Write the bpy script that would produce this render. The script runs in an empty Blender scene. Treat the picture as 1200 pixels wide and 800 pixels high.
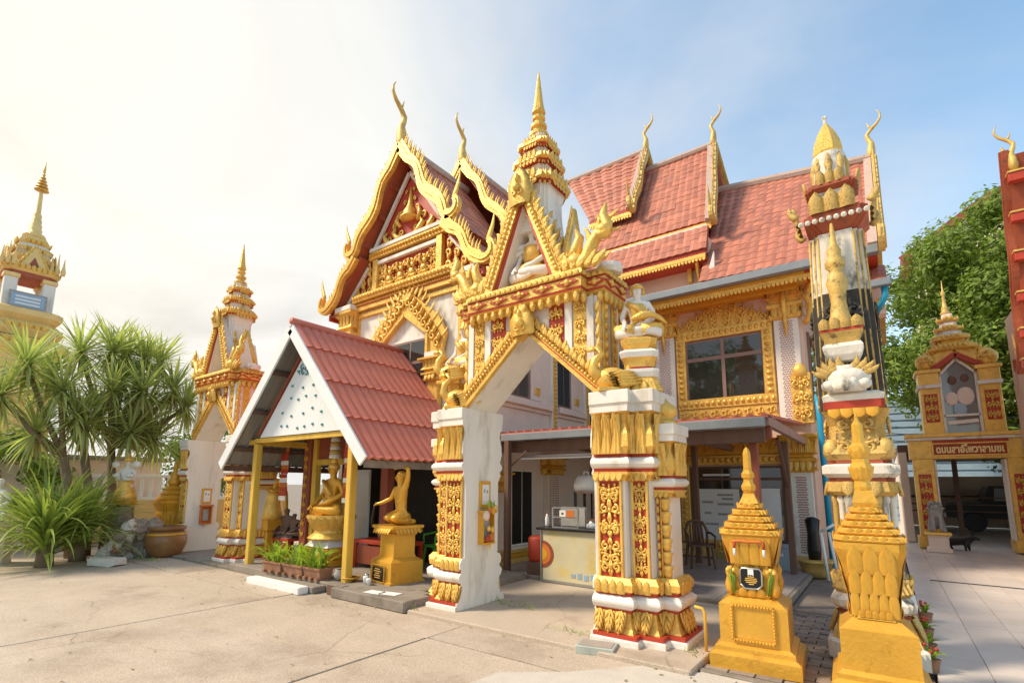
import bpy, bmesh, math, random
from math import radians as R, sin, cos, pi
from mathutils import Vector as V, Matrix as M, Euler

sc = bpy.context.scene
COL = sc.collection
rnd = random.Random(7)

# ------------------------------------------------------------------ camera
cd = bpy.data.cameras.new("camera")
cam = bpy.data.objects.new("camera", cd)
COL.objects.link(cam)
cd.sensor_width = 36
cd.sensor_fit = 'HORIZONTAL'
cd.lens = 17.73
cd.shift_y = 0.065
cd.clip_end = 2000
YAW, PITCH, ROLL = R(36.267), R(8.636), R(0.302)
fw = V((-sin(YAW) * cos(PITCH), cos(YAW) * cos(PITCH), sin(PITCH)))
rt = V((cos(YAW), sin(YAW), 0))
up = rt.cross(fw)
r2 = cos(ROLL) * rt + sin(ROLL) * up
u2 = -sin(ROLL) * rt + cos(ROLL) * up
cam.matrix_world = M(((r2.x, u2.x, -fw.x, 0), (r2.y, u2.y, -fw.y, 0), (r2.z, u2.z, -fw.z, 1.65), (0, 0, 0, 1)))
sc.camera = cam

# ------------------------------------------------------------------ light
SUN_AZ, SUN_EL = R(-128), R(46)          # azimuth from +Y, clockwise positive
sdir = V((sin(SUN_AZ) * cos(SUN_EL), cos(SUN_AZ) * cos(SUN_EL), sin(SUN_EL)))
ld = bpy.data.lights.new("sun", 'SUN')
ld.energy = 2.7
ld.angle = R(11)
ld.color = (1.0, 0.87, 0.68)
lo = bpy.data.objects.new("sun", ld)
COL.objects.link(lo)
lo.rotation_euler = (-sdir).to_track_quat('-Z', 'Y').to_euler()
lo.location = sdir * 40

wd = bpy.data.worlds.new("World")
sc.world = wd
wd.use_nodes = True
nt = wd.node_tree
nt.nodes.clear()
def wn(t, **k):
    n = nt.nodes.new(t)
    for a, v in k.items(): setattr(n, a, v)
    return n
def wl(a, b): nt.links.new(a, b)
def wmath(op, a, b=None, clamp=False):
    n = wn('ShaderNodeMath', operation=op, use_clamp=clamp)
    for i, v in enumerate((a, b)):
        if v is None: continue
        if isinstance(v, (int, float)): n.inputs[i].default_value = v
        else: wl(v, n.inputs[i])
    return n.outputs[0]
sky = wn('ShaderNodeTexSky', sky_type='NISHITA', sun_disc=False, sun_elevation=SUN_EL, sun_rotation=SUN_AZ % (2 * pi), dust_density=1.0, air_density=1.0)
tc = wn('ShaderNodeTexCoord')
sep = wn('ShaderNodeSeparateXYZ')
wl(tc.outputs['Generated'], sep.inputs[0])
zc = wmath('ADD', wmath('MAXIMUM', sep.outputs[2], 0.0), 0.22)
comb = wn('ShaderNodeCombineXYZ')
wl(wmath('DIVIDE', sep.outputs[0], zc), comb.inputs[0])
wl(wmath('DIVIDE', sep.outputs[1], zc), comb.inputs[1])
n1 = wn('ShaderNodeTexNoise')
n1.inputs['Scale'].default_value = 0.9
n1.inputs['Detail'].default_value = 6
n1.inputs['Roughness'].default_value = 0.52
n1.inputs['Distortion'].default_value = 0.4
wl(comb.outputs[0], n1.inputs['Vector'])
# thin cloud veil that thickens towards the sun's side of the sky
dotn = wn('ShaderNodeVectorMath', operation='DOT_PRODUCT')
wl(tc.outputs['Generated'], dotn.inputs[0])
hz = V((sin(R(-98)), cos(R(-98)), 0.35)).normalized()
dotn.inputs[1].default_value = hz
side = wmath('MULTIPLY', wmath('SUBTRACT', dotn.outputs['Value'], 0.02), 1.25)
lowb = wmath('ADD', wmath('MULTIPLY', wmath('SUBTRACT', 0.42, sep.outputs[2]), 1.05), 0.12)
veil = wmath('ADD', wmath('ADD', side, wmath('MULTIPLY', wmath('SUBTRACT', n1.outputs['Fac'], 0.5), 2.3)), lowb)
mr = wn('ShaderNodeMapRange', interpolation_type='SMOOTHSTEP')
mr.inputs['From Min'].default_value = -0.30
mr.inputs['From Max'].default_value = 0.85
mr.inputs['To Min'].default_value = 0.0
wl(veil, mr.inputs['Value'])
glow = wmath('POWER', wmath('MAXIMUM', dotn.outputs['Value'], 0.0), 3.0)
ccol = wn('ShaderNodeMix', data_type='RGBA')
ccol.inputs[6].default_value = (3.0, 3.15, 3.3, 1)
ccol.inputs[7].default_value = (4.15, 3.9, 3.4, 1)
wl(glow, ccol.inputs[0])
mx = wn('ShaderNodeMix', data_type='RGBA')
wl(mr.outputs[0], mx.inputs[0])
tint = wn('ShaderNodeVectorMath', operation='MULTIPLY')
wl(sky.outputs[0], tint.inputs[0]); tint.inputs[1].default_value = (1.15, 1.24, 1.12)
wl(tint.outputs[0], mx.inputs[6])
n2 = wn('ShaderNodeTexNoise')
n2.inputs['Scale'].default_value = 1.5; n2.inputs['Detail'].default_value = 7; n2.inputs['Roughness'].default_value = 0.55; n2.inputs['Distortion'].default_value = 0.8
wl(comb.outputs[0], n2.inputs['Vector'])
shade = wn('ShaderNodeMapRange'); shade.inputs['From Min'].default_value = .32; shade.inputs['From Max'].default_value = .68; shade.inputs['To Min'].default_value = .86; shade.inputs['To Max'].default_value = 1.10
wl(n2.outputs['Fac'], shade.inputs['Value'])
cs_ = wn('ShaderNodeVectorMath', operation='SCALE'); wl(ccol.outputs[2], cs_.inputs[0]); wl(shade.outputs[0], cs_.inputs['Scale'])
wl(cs_.outputs[0], mx.inputs[7])
bg = wn('ShaderNodeBackground')
bg.inputs[1].default_value = 0.15
wl(mx.outputs[2], bg.inputs[0])
wo = wn('ShaderNodeOutputWorld')
wl(bg.outputs[0], wo.inputs[0])
sc.view_settings.view_transform = 'Standard'
sc.view_settings.look = 'None'
sc.view_settings.exposure = 0.84
sc.view_settings.gamma = 1

# ------------------------------------------------------------------ materials
MATS = {}
def mat(name, col, rough=0.6, metal=0.0, var=0.12, scale=4.0, bump=0.0, bscale=30.0, dirt=None, spec=0.4, island=0.0, stretch=None, coat=0.0):
    m = bpy.data.materials.new(name)
    m.use_nodes = True
    t = m.node_tree
    b = t.nodes["Principled BSDF"]
    N = t.nodes.new
    L = t.links.new
    tcn = N('ShaderNodeTexCoord')
    oi = N('ShaderNodeObjectInfo')
    ad = N('ShaderNodeVectorMath'); ad.operation = 'ADD'
    sc3 = N('ShaderNodeVectorMath'); sc3.operation = 'SCALE'
    L(tcn.outputs['Object'], ad.inputs[0])
    cx = N('ShaderNodeCombineXYZ')
    for i in range(3): L(oi.outputs['Random'], cx.inputs[i])
    L(cx.outputs[0], sc3.inputs[0]); sc3.inputs['Scale'].default_value = 17.0
    L(sc3.outputs[0], ad.inputs[1])
    vec = ad.outputs[0]
    if stretch:
        mp = N('ShaderNodeVectorMath'); mp.operation = 'MULTIPLY'
        mp.inputs[1].default_value = stretch
        L(vec, mp.inputs[0]); vec = mp.outputs[0]
    nz = N('ShaderNodeTexNoise'); nz.inputs['Scale'].default_value = scale; nz.inputs['Detail'].default_value = 5
    nz.inputs['Roughness'].default_value = 0.6
    L(vec, nz.inputs['Vector'])
    rp = N('ShaderNodeMapRange')
    rp.inputs['From Min'].default_value = 0.3; rp.inputs['From Max'].default_value = 0.7
    rp.inputs['To Min'].default_value = 1 - var; rp.inputs['To Max'].default_value = 1 + var * 0.7
    L(nz.outputs['Fac'], rp.inputs['Value'])
    val = rp.outputs[0]
    if island:
        ge = N('ShaderNodeNewGeometry')
        ri = N('ShaderNodeMath'); ri.operation = 'ADD'
        L(ge.outputs['Random Per Island'], ri.inputs[0]); L(oi.outputs['Random'], ri.inputs[1])
        fr = N('ShaderNodeMath'); fr.operation = 'FRACT'; L(ri.outputs[0], fr.inputs[0])
        r2_ = N('ShaderNodeMapRange'); r2_.inputs['To Min'].default_value = 1 - island; r2_.inputs['To Max'].default_value = 1 + island * .6
        L(fr.outputs[0], r2_.inputs['Value'])
        mu = N('ShaderNodeMath'); mu.operation = 'MULTIPLY'
        L(val, mu.inputs[0]); L(r2_.outputs[0], mu.inputs[1]); val = mu.outputs[0]
    vm = N('ShaderNodeVectorMath'); vm.operation = 'SCALE'
    vm.inputs[0].default_value = col[:3]
    L(val, vm.inputs['Scale'])
    out = vm.outputs[0]
    if dirt:
        dcol, amt, dsc = dirt[:3]
        n2 = N('ShaderNodeTexNoise'); n2.inputs['Scale'].default_value = dsc; n2.inputs['Detail'].default_value = 7; n2.inputs['Roughness'].default_value = .65
        L(vec, n2.inputs['Vector'])
        mr2 = N('ShaderNodeMapRange'); mr2.interpolation_type = 'SMOOTHSTEP'
        c0 = dirt[3] if len(dirt) > 3 else 0.5
        mr2.inputs['From Min'].default_value = c0; mr2.inputs['From Max'].default_value = c0 + 0.18
        mr2.inputs['To Max'].default_value = amt
        L(n2.outputs['Fac'], mr2.inputs['Value'])
        mm = N('ShaderNodeMix'); mm.data_type = 'RGBA'
        L(mr2.outputs[0], mm.inputs[0]); L(out, mm.inputs[6]); mm.inputs[7].default_value = (*dcol, 1)
        out = mm.outputs[2]
    L(out, b.inputs['Base Color'])
    b.inputs['Roughness'].default_value = rough
    b.inputs['Metallic'].default_value = metal
    b.inputs['Specular IOR Level'].default_value = spec
    if coat: b.inputs['Coat Weight'].default_value = coat
    if bump:
        n3 = N('ShaderNodeTexNoise'); n3.inputs['Scale'].default_value = bscale; n3.inputs['Detail'].default_value = 4
        L(vec, n3.inputs['Vector'])
        bp = N('ShaderNodeBump'); bp.inputs['Strength'].default_value = bump; bp.inputs['Distance'].default_value = 0.02
        L(n3.outputs['Fac'], bp.inputs['Height'])
        L(bp.outputs[0], b.inputs['Normal'])
    MATS[name] = m
    return m

GOLD = mat('gold_paint', (0.84, 0.50, 0.105), 0.34, 0.28, 0.20, 5, 0.45, 45, ((0.40, 0.17, 0.03), 0.65, 9, 0.54))
OCHRE = mat('yellow_ochre_paint', (0.72, 0.36, 0.035), 0.45, 0.20, 0.14, 6, 0.3, 40, ((0.36, 0.16, 0.02), 0.6, 6, 0.55))
URNG = mat('glossy_golden_paint', (0.72, 0.385, 0.05), 0.30, 0.28, 0.14, 3, 0.25, 30, ((0.36, 0.17, 0.02), 0.6, 6, 0.55))
PALEG = mat('faded_gold_paint', (0.70, 0.46, 0.13), 0.5, 0.15, 0.2, 6, 0.3, 40, ((0.30, 0.20, 0.10), 0.6, 9, 0.52))
RED = mat('red_enamel_paint', (0.46, 0.05, 0.022), 0.5, 0, 0.18, 5, 0.15, 40)
DRED = mat('dark_red_soffit_paint', (0.34, 0.075, 0.032), 0.6, 0, 0.15, 3, 0.1, 30)
WHITE = mat('white_plaster', (0.80, 0.735, 0.645), 0.65, 0, 0.07, 2.2, 0.15, 25, ((0.44, 0.36, 0.27), 0.6, 2.8, 0.52), stretch=(1, 1, .30))
OLDW = mat('weathered_white_plaster', (0.74, 0.68, 0.58), 0.75, 0, 0.12, 4, 0.4, 25, ((0.05, 0.045, 0.035), 0.85, 6.0, 0.505), stretch=(1, 1, .5))
BLACKW = mat('mould_blackened_plaster', (0.055, 0.05, 0.042), 0.8, 0, 0.3, 6, 0.5, 30, ((0.62, 0.55, 0.42), 0.8, 6.5, 0.545), stretch=(1, 1, .5))
OLDG = mat('weathered_gold_paint', (0.62, 0.40, 0.11), 0.55, 0.1, 0.2, 6, 0.4, 40, ((0.07, 0.055, 0.035), 0.85, 9, 0.505))
OLDR = mat('weathered_red_paint', (0.38, 0.09, 0.04), 0.65, 0, 0.2, 6, 0.3, 40, ((0.10, 0.07, 0.05), 0.7, 9, 0.54))
PINK = mat('pink_painted_wall', (0.74, 0.53, 0.42), 0.7, 0, 0.06, 1.6, 0.1, 20, ((0.46, 0.31, 0.24), 0.5, 2.2, 0.53), stretch=(1, 1, .3))
PALEP = mat('pale_pink_plaster', (0.79, 0.64, 0.53), 0.7, 0, 0.06, 3, 0.1, 20)
TILE = mat('terracotta_roof_tile', (0.50, 0.175, 0.105), 0.55, 0, 0.14, 1.5, 0.2, 20, ((0.17, 0.11, 0.09), 0.65, 1.1, 0.55), island=0.2)
RIDGE = mat('weathered_ridge_mortar', (0.52, 0.38, 0.31), 0.8, 0, 0.2, 5, 0.3, 30, ((0.15, 0.12, 0.10), 0.6, 5, 0.52))
SHEET = mat('red_painted_sheet_metal', (0.56, 0.165, 0.11), 0.42, 0, 0.08, 1.2, 0.05, 10, ((0.33, 0.10, 0.08), 0.4, 3, 0.55), stretch=(1, 1, 1))
TIN = mat('grey_metal_sheet', (0.33, 0.33, 0.32), 0.4, 0.5, 0.1, 3, 0.05, 15, ((0.20, 0.15, 0.11), 0.5, 3, 0.56))
GUT = mat('grey_painted_gutter', (0.25, 0.275, 0.29), 0.45, 0.2, 0.12, 3, 0.05, 15, ((0.36, 0.31, 0.25), 0.5, 3, 0.55))
FASC = mat('white_painted_board', (0.76, 0.77, 0.76), 0.5, 0, 0.06, 3, 0.08, 20, ((0.45, 0.42, 0.37), 0.35, 3, 0.56))
YWOOD = mat('yellow_painted_timber', (0.70, 0.43, 0.06), 0.5, 0, 0.14, 6, 0.15, 30, ((0.33, 0.19, 0.05), 0.5, 5, 0.56), stretch=(1, 1, .2))
BROWN = mat('brown_timber', (0.16, 0.085, 0.055), 0.6, 0, 0.2, 6, 0.15, 30, stretch=(1, 1, .2))
RWOOD = mat('red_brown_timber', (0.30, 0.075, 0.04), 0.5, 0, 0.16, 6, 0.15, 30, stretch=(1, 1, .2))
FRAME = mat('mauve_window_frame', (0.26, 0.16, 0.125), 0.5, 0, 0.08, 6)
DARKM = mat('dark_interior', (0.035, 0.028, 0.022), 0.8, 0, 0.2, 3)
CONC = mat('concrete', (0.48, 0.385, 0.29), 0.85, 0, 0.10, 1.3, 0.3, 60, ((0.30, 0.225, 0.165), 0.7, 0.55, 0.5))
def crack_concrete(m, sc1=.55, dark=(.10, .08, .06)):
    t = m.node_tree; b = t.nodes['Principled BSDF']; src = b.inputs['Base Color'].links[0].from_socket
    N = t.nodes.new; L = t.links.new
    tcn = N('ShaderNodeTexCoord'); nz = N('ShaderNodeTexNoise'); nz.inputs['Scale'].default_value = 1.7; nz.inputs['Detail'].default_value = 8
    L(tcn.outputs['Object'], nz.inputs['Vector'])
    mxv = N('ShaderNodeMix'); mxv.data_type = 'VECTOR'; mxv.inputs[0].default_value = .22; L(tcn.outputs['Object'], mxv.inputs[4]); L(nz.outputs['Color'], mxv.inputs[5])
    vo = N('ShaderNodeTexVoronoi'); vo.feature = 'DISTANCE_TO_EDGE'; vo.inputs['Scale'].default_value = sc1; L(mxv.outputs[1], vo.inputs['Vector'])
    mr = N('ShaderNodeMapRange'); mr.inputs['From Min'].default_value = 0.0; mr.inputs['From Max'].default_value = .006; mr.inputs['To Min'].default_value = .45; mr.inputs['To Max'].default_value = 0; L(vo.outputs['Distance'], mr.inputs['Value'])
    n4 = N('ShaderNodeTexNoise'); n4.inputs['Scale'].default_value = .5; L(tcn.outputs['Object'], n4.inputs['Vector'])
    gate = N('ShaderNodeMapRange'); gate.inputs['From Min'].default_value = .48; gate.inputs['From Max'].default_value = .58; L(n4.outputs['Fac'], gate.inputs['Value'])
    mu = N('ShaderNodeMath'); mu.operation = 'MULTIPLY'; L(mr.outputs[0], mu.inputs[0]); L(gate.outputs[0], mu.inputs[1])
    mm = N('ShaderNodeMix'); mm.data_type = 'RGBA'; L(mu.outputs[0], mm.inputs[0]); L(src, mm.inputs[6]); mm.inputs[7].default_value = (*dark, 1)
    # pale worn streaks and fine grit
    mp = N('ShaderNodeVectorMath'); mp.operation = 'MULTIPLY'; mp.inputs[1].default_value = (.35, 1.6, 1); L(tcn.outputs['Object'], mp.inputs[0])
    n5 = N('ShaderNodeTexNoise'); n5.inputs['Scale'].default_value = .8; n5.inputs['Detail'].default_value = 9; n5.inputs['Roughness'].default_value = .7; L(mp.outputs[0], n5.inputs['Vector'])
    m5 = N('ShaderNodeMapRange'); m5.inputs['From Min'].default_value = .46; m5.inputs['From Max'].default_value = .72; m5.inputs['To Max'].default_value = .55; L(n5.outputs['Fac'], m5.inputs['Value'])
    mm2 = N('ShaderNodeMix'); mm2.data_type = 'RGBA'; L(m5.outputs[0], mm2.inputs[0]); L(mm.outputs[2], mm2.inputs[6]); mm2.inputs[7].default_value = (.56, .47, .385, 1)
    n6 = N('ShaderNodeTexNoise'); n6.inputs['Scale'].default_value = 70; n6.inputs['Detail'].default_value = 2; L(tcn.outputs['Object'], n6.inputs['Vector'])
    m6 = N('ShaderNodeMapRange'); m6.inputs['From Min'].default_value = .3; m6.inputs['From Max'].default_value = .7; m6.inputs['To Min'].default_value = .80; m6.inputs['To Max'].default_value = 1.15; L(n6.outputs['Fac'], m6.inputs['Value'])
    vs = N('ShaderNodeVectorMath'); vs.operation = 'SCALE'; L(mm2.outputs[2], vs.inputs[0]); L(m6.outputs[0], vs.inputs['Scale'])
    L(vs.outputs[0], b.inputs['Base Color'])
crack_concrete(CONC)
CONCD = mat('stained_dark_concrete', (0.27, 0.225, 0.18), 0.9, 0, 0.2, 3, 0.4, 50, ((0.13, 0.11, 0.08), 0.7, 2, 0.5))
CONCL = mat('pale_cement_patch', (0.56, 0.50, 0.43), 0.85, 0, 0.12, 3, 0.3, 50, ((0.36, 0.29, 0.22), 0.6, 1.5, 0.52))
PLAZA = mat('cream_floor_tile', (0.70, 0.60, 0.52), 0.35, 0, 0.07, 2, 0.05, 30, ((0.44, 0.35, 0.28), 0.4, 1.2, 0.54), island=0.07)
GREYT = mat('grey_veranda_tile', (0.36, 0.315, 0.28), 0.38, 0, 0.08, 2, 0.05, 30, ((0.22, 0.18, 0.15), 0.4, 1.5, 0.54), island=0.05)
PAVER = mat('grey_brick_paver', (0.27, 0.215, 0.17), 0.85, 0, 0.2, 6, 0.4, 60, ((0.13, 0.12, 0.08), 0.6, 4, 0.54), island=0.2)
BLUEP = mat('blue_pvc', (0.02, 0.30, 0.47), 0.4, 0, 0.05, 4)
GREENP = mat('green_plastic', (0.06, 0.30, 0.03), 0.4, 0, 0.05, 4)
BLACK = mat('black_gloss', (0.012, 0.012, 0.013), 0.3, 0, 0.1, 4)
STONE = mat('grey_rock', (0.33, 0.27, 0.215), 0.85, 0, 0.25, 3, 0.6, 14, ((0.14, 0.13, 0.08), 0.6, 4, 0.52))
WSTONE = mat('white_stone', (0.66, 0.60, 0.52), 0.8, 0, 0.15, 4, 0.4, 25)
CLAY = mat('brown_glazed_clay', (0.27, 0.125, 0.045), 0.35, 0, 0.2, 3, 0.1, 20, ((0.40, 0.25, 0.10), 0.5, 4, 0.55))
TERRA = mat('terracotta_pot', (0.33, 0.16, 0.09), 0.8, 0, 0.2, 5, 0.3, 30, ((0.45, 0.36, 0.28), 0.4, 6, 0.55))
LEAFY = mat('yellow_green_leaf', (0.34, 0.46, 0.05), 0.5, 0, 0.2, 3, island=0.3)
LEAFD = mat('blue_green_strap_leaf', (0.44, 0.49, 0.19), 0.45, 0, 0.2, 3, island=0.35)
LEAFP = mat('strap_leaf_green', (0.34, 0.42, 0.10), 0.42, 0, 0.2, 3, island=0.35)
LEAFB = mat('dry_straw_leaf', (0.42, 0.33, 0.12), 0.7, 0, 0.2, 3, island=0.3)
LEAFT = mat('broadleaf_tree_leaf', (0.22, 0.31, 0.05), 0.5, 0, 0.2, 2, island=0.5)
LEAFT2 = mat('light_broadleaf_tree_leaf', (0.17, 0.27, 0.035), 0.5, 0, 0.2, 2, island=0.4)
BARK = mat('grey_brown_bark', (0.23, 0.16, 0.10), 0.9, 0, 0.25, 6, 0.5, 20)
def thin_leaf(m, k=.4):
    t = m.node_tree; b = t.nodes['Principled BSDF']; o = t.nodes['Material Output']
    tr = t.nodes.new('ShaderNodeBsdfTranslucent'); ms = t.nodes.new('ShaderNodeMixShader'); ms.inputs[0].default_value = k
    src = b.inputs['Base Color'].links[0].from_socket
    vm = t.nodes.new('ShaderNodeVectorMath'); vm.operation = 'MULTIPLY'; vm.inputs[1].default_value = (1.25, 1.35, .7); t.links.new(src, vm.inputs[0])
    t.links.new(vm.outputs[0], tr.inputs['Color']); t.links.new(b.outputs[0], ms.inputs[1]); t.links.new(tr.outputs[0], ms.inputs[2]); t.links.new(ms.outputs[0], o.inputs['Surface'])
for m_ in (LEAFY, LEAFD, LEAFP, LEAFT): thin_leaf(m_)
PURPW = mat('white_skin_paint', (0.80, 0.72, 0.63), 0.5, 0, 0.06, 6)
PAPER = mat('white_paper', (0.78, 0.76, 0.72), 0.6, 0, 0.04, 5)
BLUEB = mat('pale_blue_plastic', (0.36, 0.47, 0.53), 0.45, 0, 0.08, 5)
CREAM = mat('cream_panel', (0.60, 0.54, 0.35), 0.55, 0, 0.10, 1.5, dirt=((0.66, 0.45, 0.06), .7, 1.8, .5))
ORANGE = mat('orange_print', (0.60, 0.17, 0.03), 0.5, 0, 0.1, 4)
BLUEI = mat('pale_blue_print', (0.30, 0.42, 0.55), 0.5, 0, 0.1, 4)
STEEL = mat('steel', (0.45, 0.45, 0.44), 0.35, 0.8, 0.08, 4)
GREYST = mat('grey_cast_stone', (0.36, 0.34, 0.31), 0.8, 0, 0.2, 8, 0.3, 30)
BUTTER = mat('yellow_wall', (0.66, 0.47, 0.20), 0.75, 0, 0.1, 2)
GLOWG = mat('glow_paled_gold', (0.82, 0.56, 0.21), 0.5, 0.1, 0.12, 2)  # tower gold, paled in the base colour to stand in for hazy glow
def glass_mat(name, col, rough=0.03):
    m = bpy.data.materials.new(name); m.use_nodes = True
    b = m.node_tree.nodes["Principled BSDF"]
    b.inputs['Base Color'].default_value = (*col, 1); b.inputs['Roughness'].default_value = rough
    b.inputs['Specular IOR Level'].default_value = 0.9
    return m
GLASS = glass_mat('dark_window_glass', (0.03, 0.028, 0.025))
PGLASS = glass_mat('pale_window_glass', (0.22, 0.23, 0.22), 0.06)

# ------------------------------------------------------------------ mesh builder
class MB:
    def __init__(s, xf=None):
        s.v = []; s.f = []; s.xf = xf or M.Identity(4)
    def add(s, vs, fs):
        o = len(s.v)
        s.v += [tuple(s.xf @ V(p)) for p in vs]
        flip = s.xf.determinant() < 0
        s.f += [tuple(o + i for i in (reversed(f) if flip else f)) for f in fs]
        return s
    def box(s, x0, x1, y0, y1, z0, z1, c=0.0):
        if x0 > x1: x0, x1 = x1, x0
        if y0 > y1: y0, y1 = y1, y0
        if z0 > z1: z0, z1 = z1, z0
        c = min(c, (x1 - x0) * .45, (y1 - y0) * .45, (z1 - z0) * .45)
        if c <= 0:
            vs = [(x, y, z) for z in (z0, z1) for y in (y0, y1) for x in (x0, x1)]
            return s.add(vs, [(0, 2, 3, 1), (4, 5, 7, 6), (0, 1, 5, 4), (2, 6, 7, 3), (0, 4, 6, 2), (1, 3, 7, 5)])
        # chamfered: rings
        def ring(i, z): return [(x0 + i, y0 + i + 0 if 0 else y0 + i, z), (x1 - i, y0 + i, z), (x1 - i, y1 - i, z), (x0 + i, y1 - i, z)]
        def oct_(z, e): # octagon ring with corner cut c, edge inset e
            a0, a1, b0, b1 = x0 + e, x1 - e, y0 + e, y1 - e; k = c
            return [(a0 + k, b0, z), (a1 - k, b0, z), (a1, b0 + k, z), (a1, b1 - k, z), (a1 - k, b1, z), (a0 + k, b1, z), (a0, b1 - k, z), (a0, b0 + k, z)]
        rr = [oct_(z0, c * .7), oct_(z0 + c * .7, 0), oct_(z1 - c * .7, 0), oct_(z1, c * .7)]
        vs = sum(rr, [])
        fs = [tuple(reversed(range(8))), tuple(range(24, 32))]
        for r in range(3):
            for i in range(8):
                j = (i + 1) % 8
                fs.append((r * 8 + i, r * 8 + j, r * 8 + 8 + j, r * 8 + 8 + i))
        return s.add(vs, fs)
    def prism(s, poly, y0, y1):
        """poly in (x,z), extruded along y (y0 front < y1 back)"""
        n = len(poly)
        area = sum(poly[i][0] * poly[(i + 1) % n][1] - poly[(i + 1) % n][0] * poly[i][1] for i in range(n))
        if area < 0: poly = list(reversed(poly))
        vs = [(x, y0, z) for x, z in poly] + [(x, y1, z) for x, z in poly]
        fs = [tuple(range(n)), tuple(reversed(range(n, 2 * n)))]
        fs += [((i + 1) % n, i, n + i, n + (i + 1) % n) for i in range(n)]
        return s.add(vs, fs)
    def lathe(s, prof, n=12, cx=0, cy=0, a0=0.0):
        k = len(prof)
        vs = [(cx + r * cos(a0 + 2 * pi * i / n), cy + r * sin(a0 + 2 * pi * i / n), z) for r, z in prof for i in range(n)]
        fs = [(j * n + i, j * n + (i + 1) % n, (j + 1) * n + (i + 1) % n, (j + 1) * n + i) for j in range(k - 1) for i in range(n)]
        fs += [tuple(reversed(range(n))), tuple(range((k - 1) * n, k * n))]
        return s.add(vs, fs)
    def tube(s, pts, rad, n=6, flat=(1, 1), upv=None, tip=False):
        pts = [V(p) for p in pts]
        k = len(pts)
        if isinstance(rad, (int, float)): rad = [rad] * k
        vs = []
        ref = V(upv) if upv else V((0, -1, 0))
        for i, p in enumerate(pts):
            t = (pts[min(i + 1, k - 1)] - pts[max(i - 1, 0)]).normalized()
            a = t.cross(ref)
            if a.length < 1e-4: a = t.cross(V((1, 0, 0)))
            if a.length < 1e-4: a = t.cross(V((0, 0, 1)))
            a.normalize(); b = t.cross(a)
            for j in range(n):
                q = 2 * pi * j / n
                vs.append(p + rad[i] * (flat[0] * cos(q) * a + flat[1] * sin(q) * b))
        fs = [(j * n + i, j * n + (i + 1) % n, (j + 1) * n + (i + 1) % n, (j + 1) * n + i) for j in range(k - 1) for i in range(n)]
        fs += [tuple(reversed(range(n))), tuple(range((k - 1) * n, k * n))]
        return s.add(vs, fs)
    def bar(s, p, q, w, h=None, upv=(0, 0, 1)):
        h = h or w
        p, q = V(p), V(q); t = (q - p).normalized()
        a = t.cross(V(upv))
        if a.length < 1e-4: a = t.cross(V((0, 1, 0)))
        a.normalize(); b = a.cross(t)
        vs = [c + sx * a * w / 2 + sy * b * h / 2 for c in (p, q) for sx, sy in ((-1, -1), (1, -1), (1, 1), (-1, 1))]
        return s.add(vs, [(3, 2, 1, 0), (4, 5, 6, 7)] + [(i, (i + 1) % 4, 4 + (i + 1) % 4, 4 + i) for i in range(4)])
    def blob(s, c, rx, ry, rz, n=8, m=5):
        vs = [(c[0], c[1], c[2] - rz)]
        for j in range(1, m):
            a = -pi / 2 + pi * j / m
            vs += [(c[0] + rx * cos(a) * cos(2 * pi * i / n), c[1] + ry * cos(a) * sin(2 * pi * i / n), c[2] + rz * sin(a)) for i in range(n)]
        vs.append((c[0], c[1], c[2] + rz))
        fs = [(0, 1 + (i + 1) % n, 1 + i) for i in range(n)]
        for j in range(m - 2):
            fs += [(1 + j * n + i, 1 + j * n + (i + 1) % n, 1 + (j + 1) * n + (i + 1) % n, 1 + (j + 1) * n + i) for i in range(n)]
        l = len(vs) - 1
        fs += [(1 + (m - 2) * n + i, 1 + (m - 2) * n + (i + 1) % n, l) for i in range(n)]
        return s.add(vs, fs)
    def loft(s, path, prof, closed=False, cap=True):
        """path: (x,y) CCW, outward on the right; prof: (offset,z)"""
        n = len(path)
        mit = offs(path, closed)
        k = len(prof)
        vs = [(x + mx * o, y + my * o, z) for o, z in prof for (x, y), (mx, my) in zip(path, mit)]
        seg = n if closed else n - 1
        fs = [(j * n + i, j * n + (i + 1) % n, (j + 1) * n + (i + 1) % n, (j + 1) * n + i) for j in range(k - 1) for i in range(seg)]
        if cap:
            fs += [tuple(reversed(range(n))), tuple(range((k - 1) * n, k * n))]
        return s.add(vs, fs)
    def spiral(s, cx, cz, r0, r1, a0, turns, w0, w1, y=0.0, n=14, sides=5, fl=1.0):
        pts, rad = [], []
        for i in range(n + 1):
            t = i / n
            a = a0 + turns * 2 * pi * t
            r = r0 + (r1 - r0) * t
            pts.append((cx + r * cos(a), y - 0.4 * w0 * t, cz + r * sin(a)))
            rad.append(w0 + (w1 - w0) * t)
        return s.tube(pts, rad, sides, (1, fl))
    def mesh(s, name, m=None, smooth=False):
        me = bpy.data.meshes.new(name)
        me.from_pydata(s.v, [], s.f)
        me.validate()
        if smooth:
            me.polygons.foreach_set('use_smooth', [True] * len(me.polygons))
        if m: me.materials.append(m)
        me.update()
        return me

def offs(path, closed):
    n = len(path); out = []
    def nrm(a, b):
        dx, dy = b[0] - a[0], b[1] - a[1]; l = math.hypot(dx, dy)
        return (dy / l, -dx / l)
    for i in range(n):
        ns = []
        if closed or i > 0: ns.append(nrm(path[i - 1], path[i]))
        if closed or i < n - 1: ns.append(nrm(path[i], path[(i + 1) % n]))
        if len(ns) == 1: out.append(ns[0])
        else:
            d = 1 + ns[0][0] * ns[1][0] + ns[0][1] * ns[1][1]
            out.append(((ns[0][0] + ns[1][0]) / d, (ns[0][1] + ns[1][1]) / d))
    return out

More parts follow.
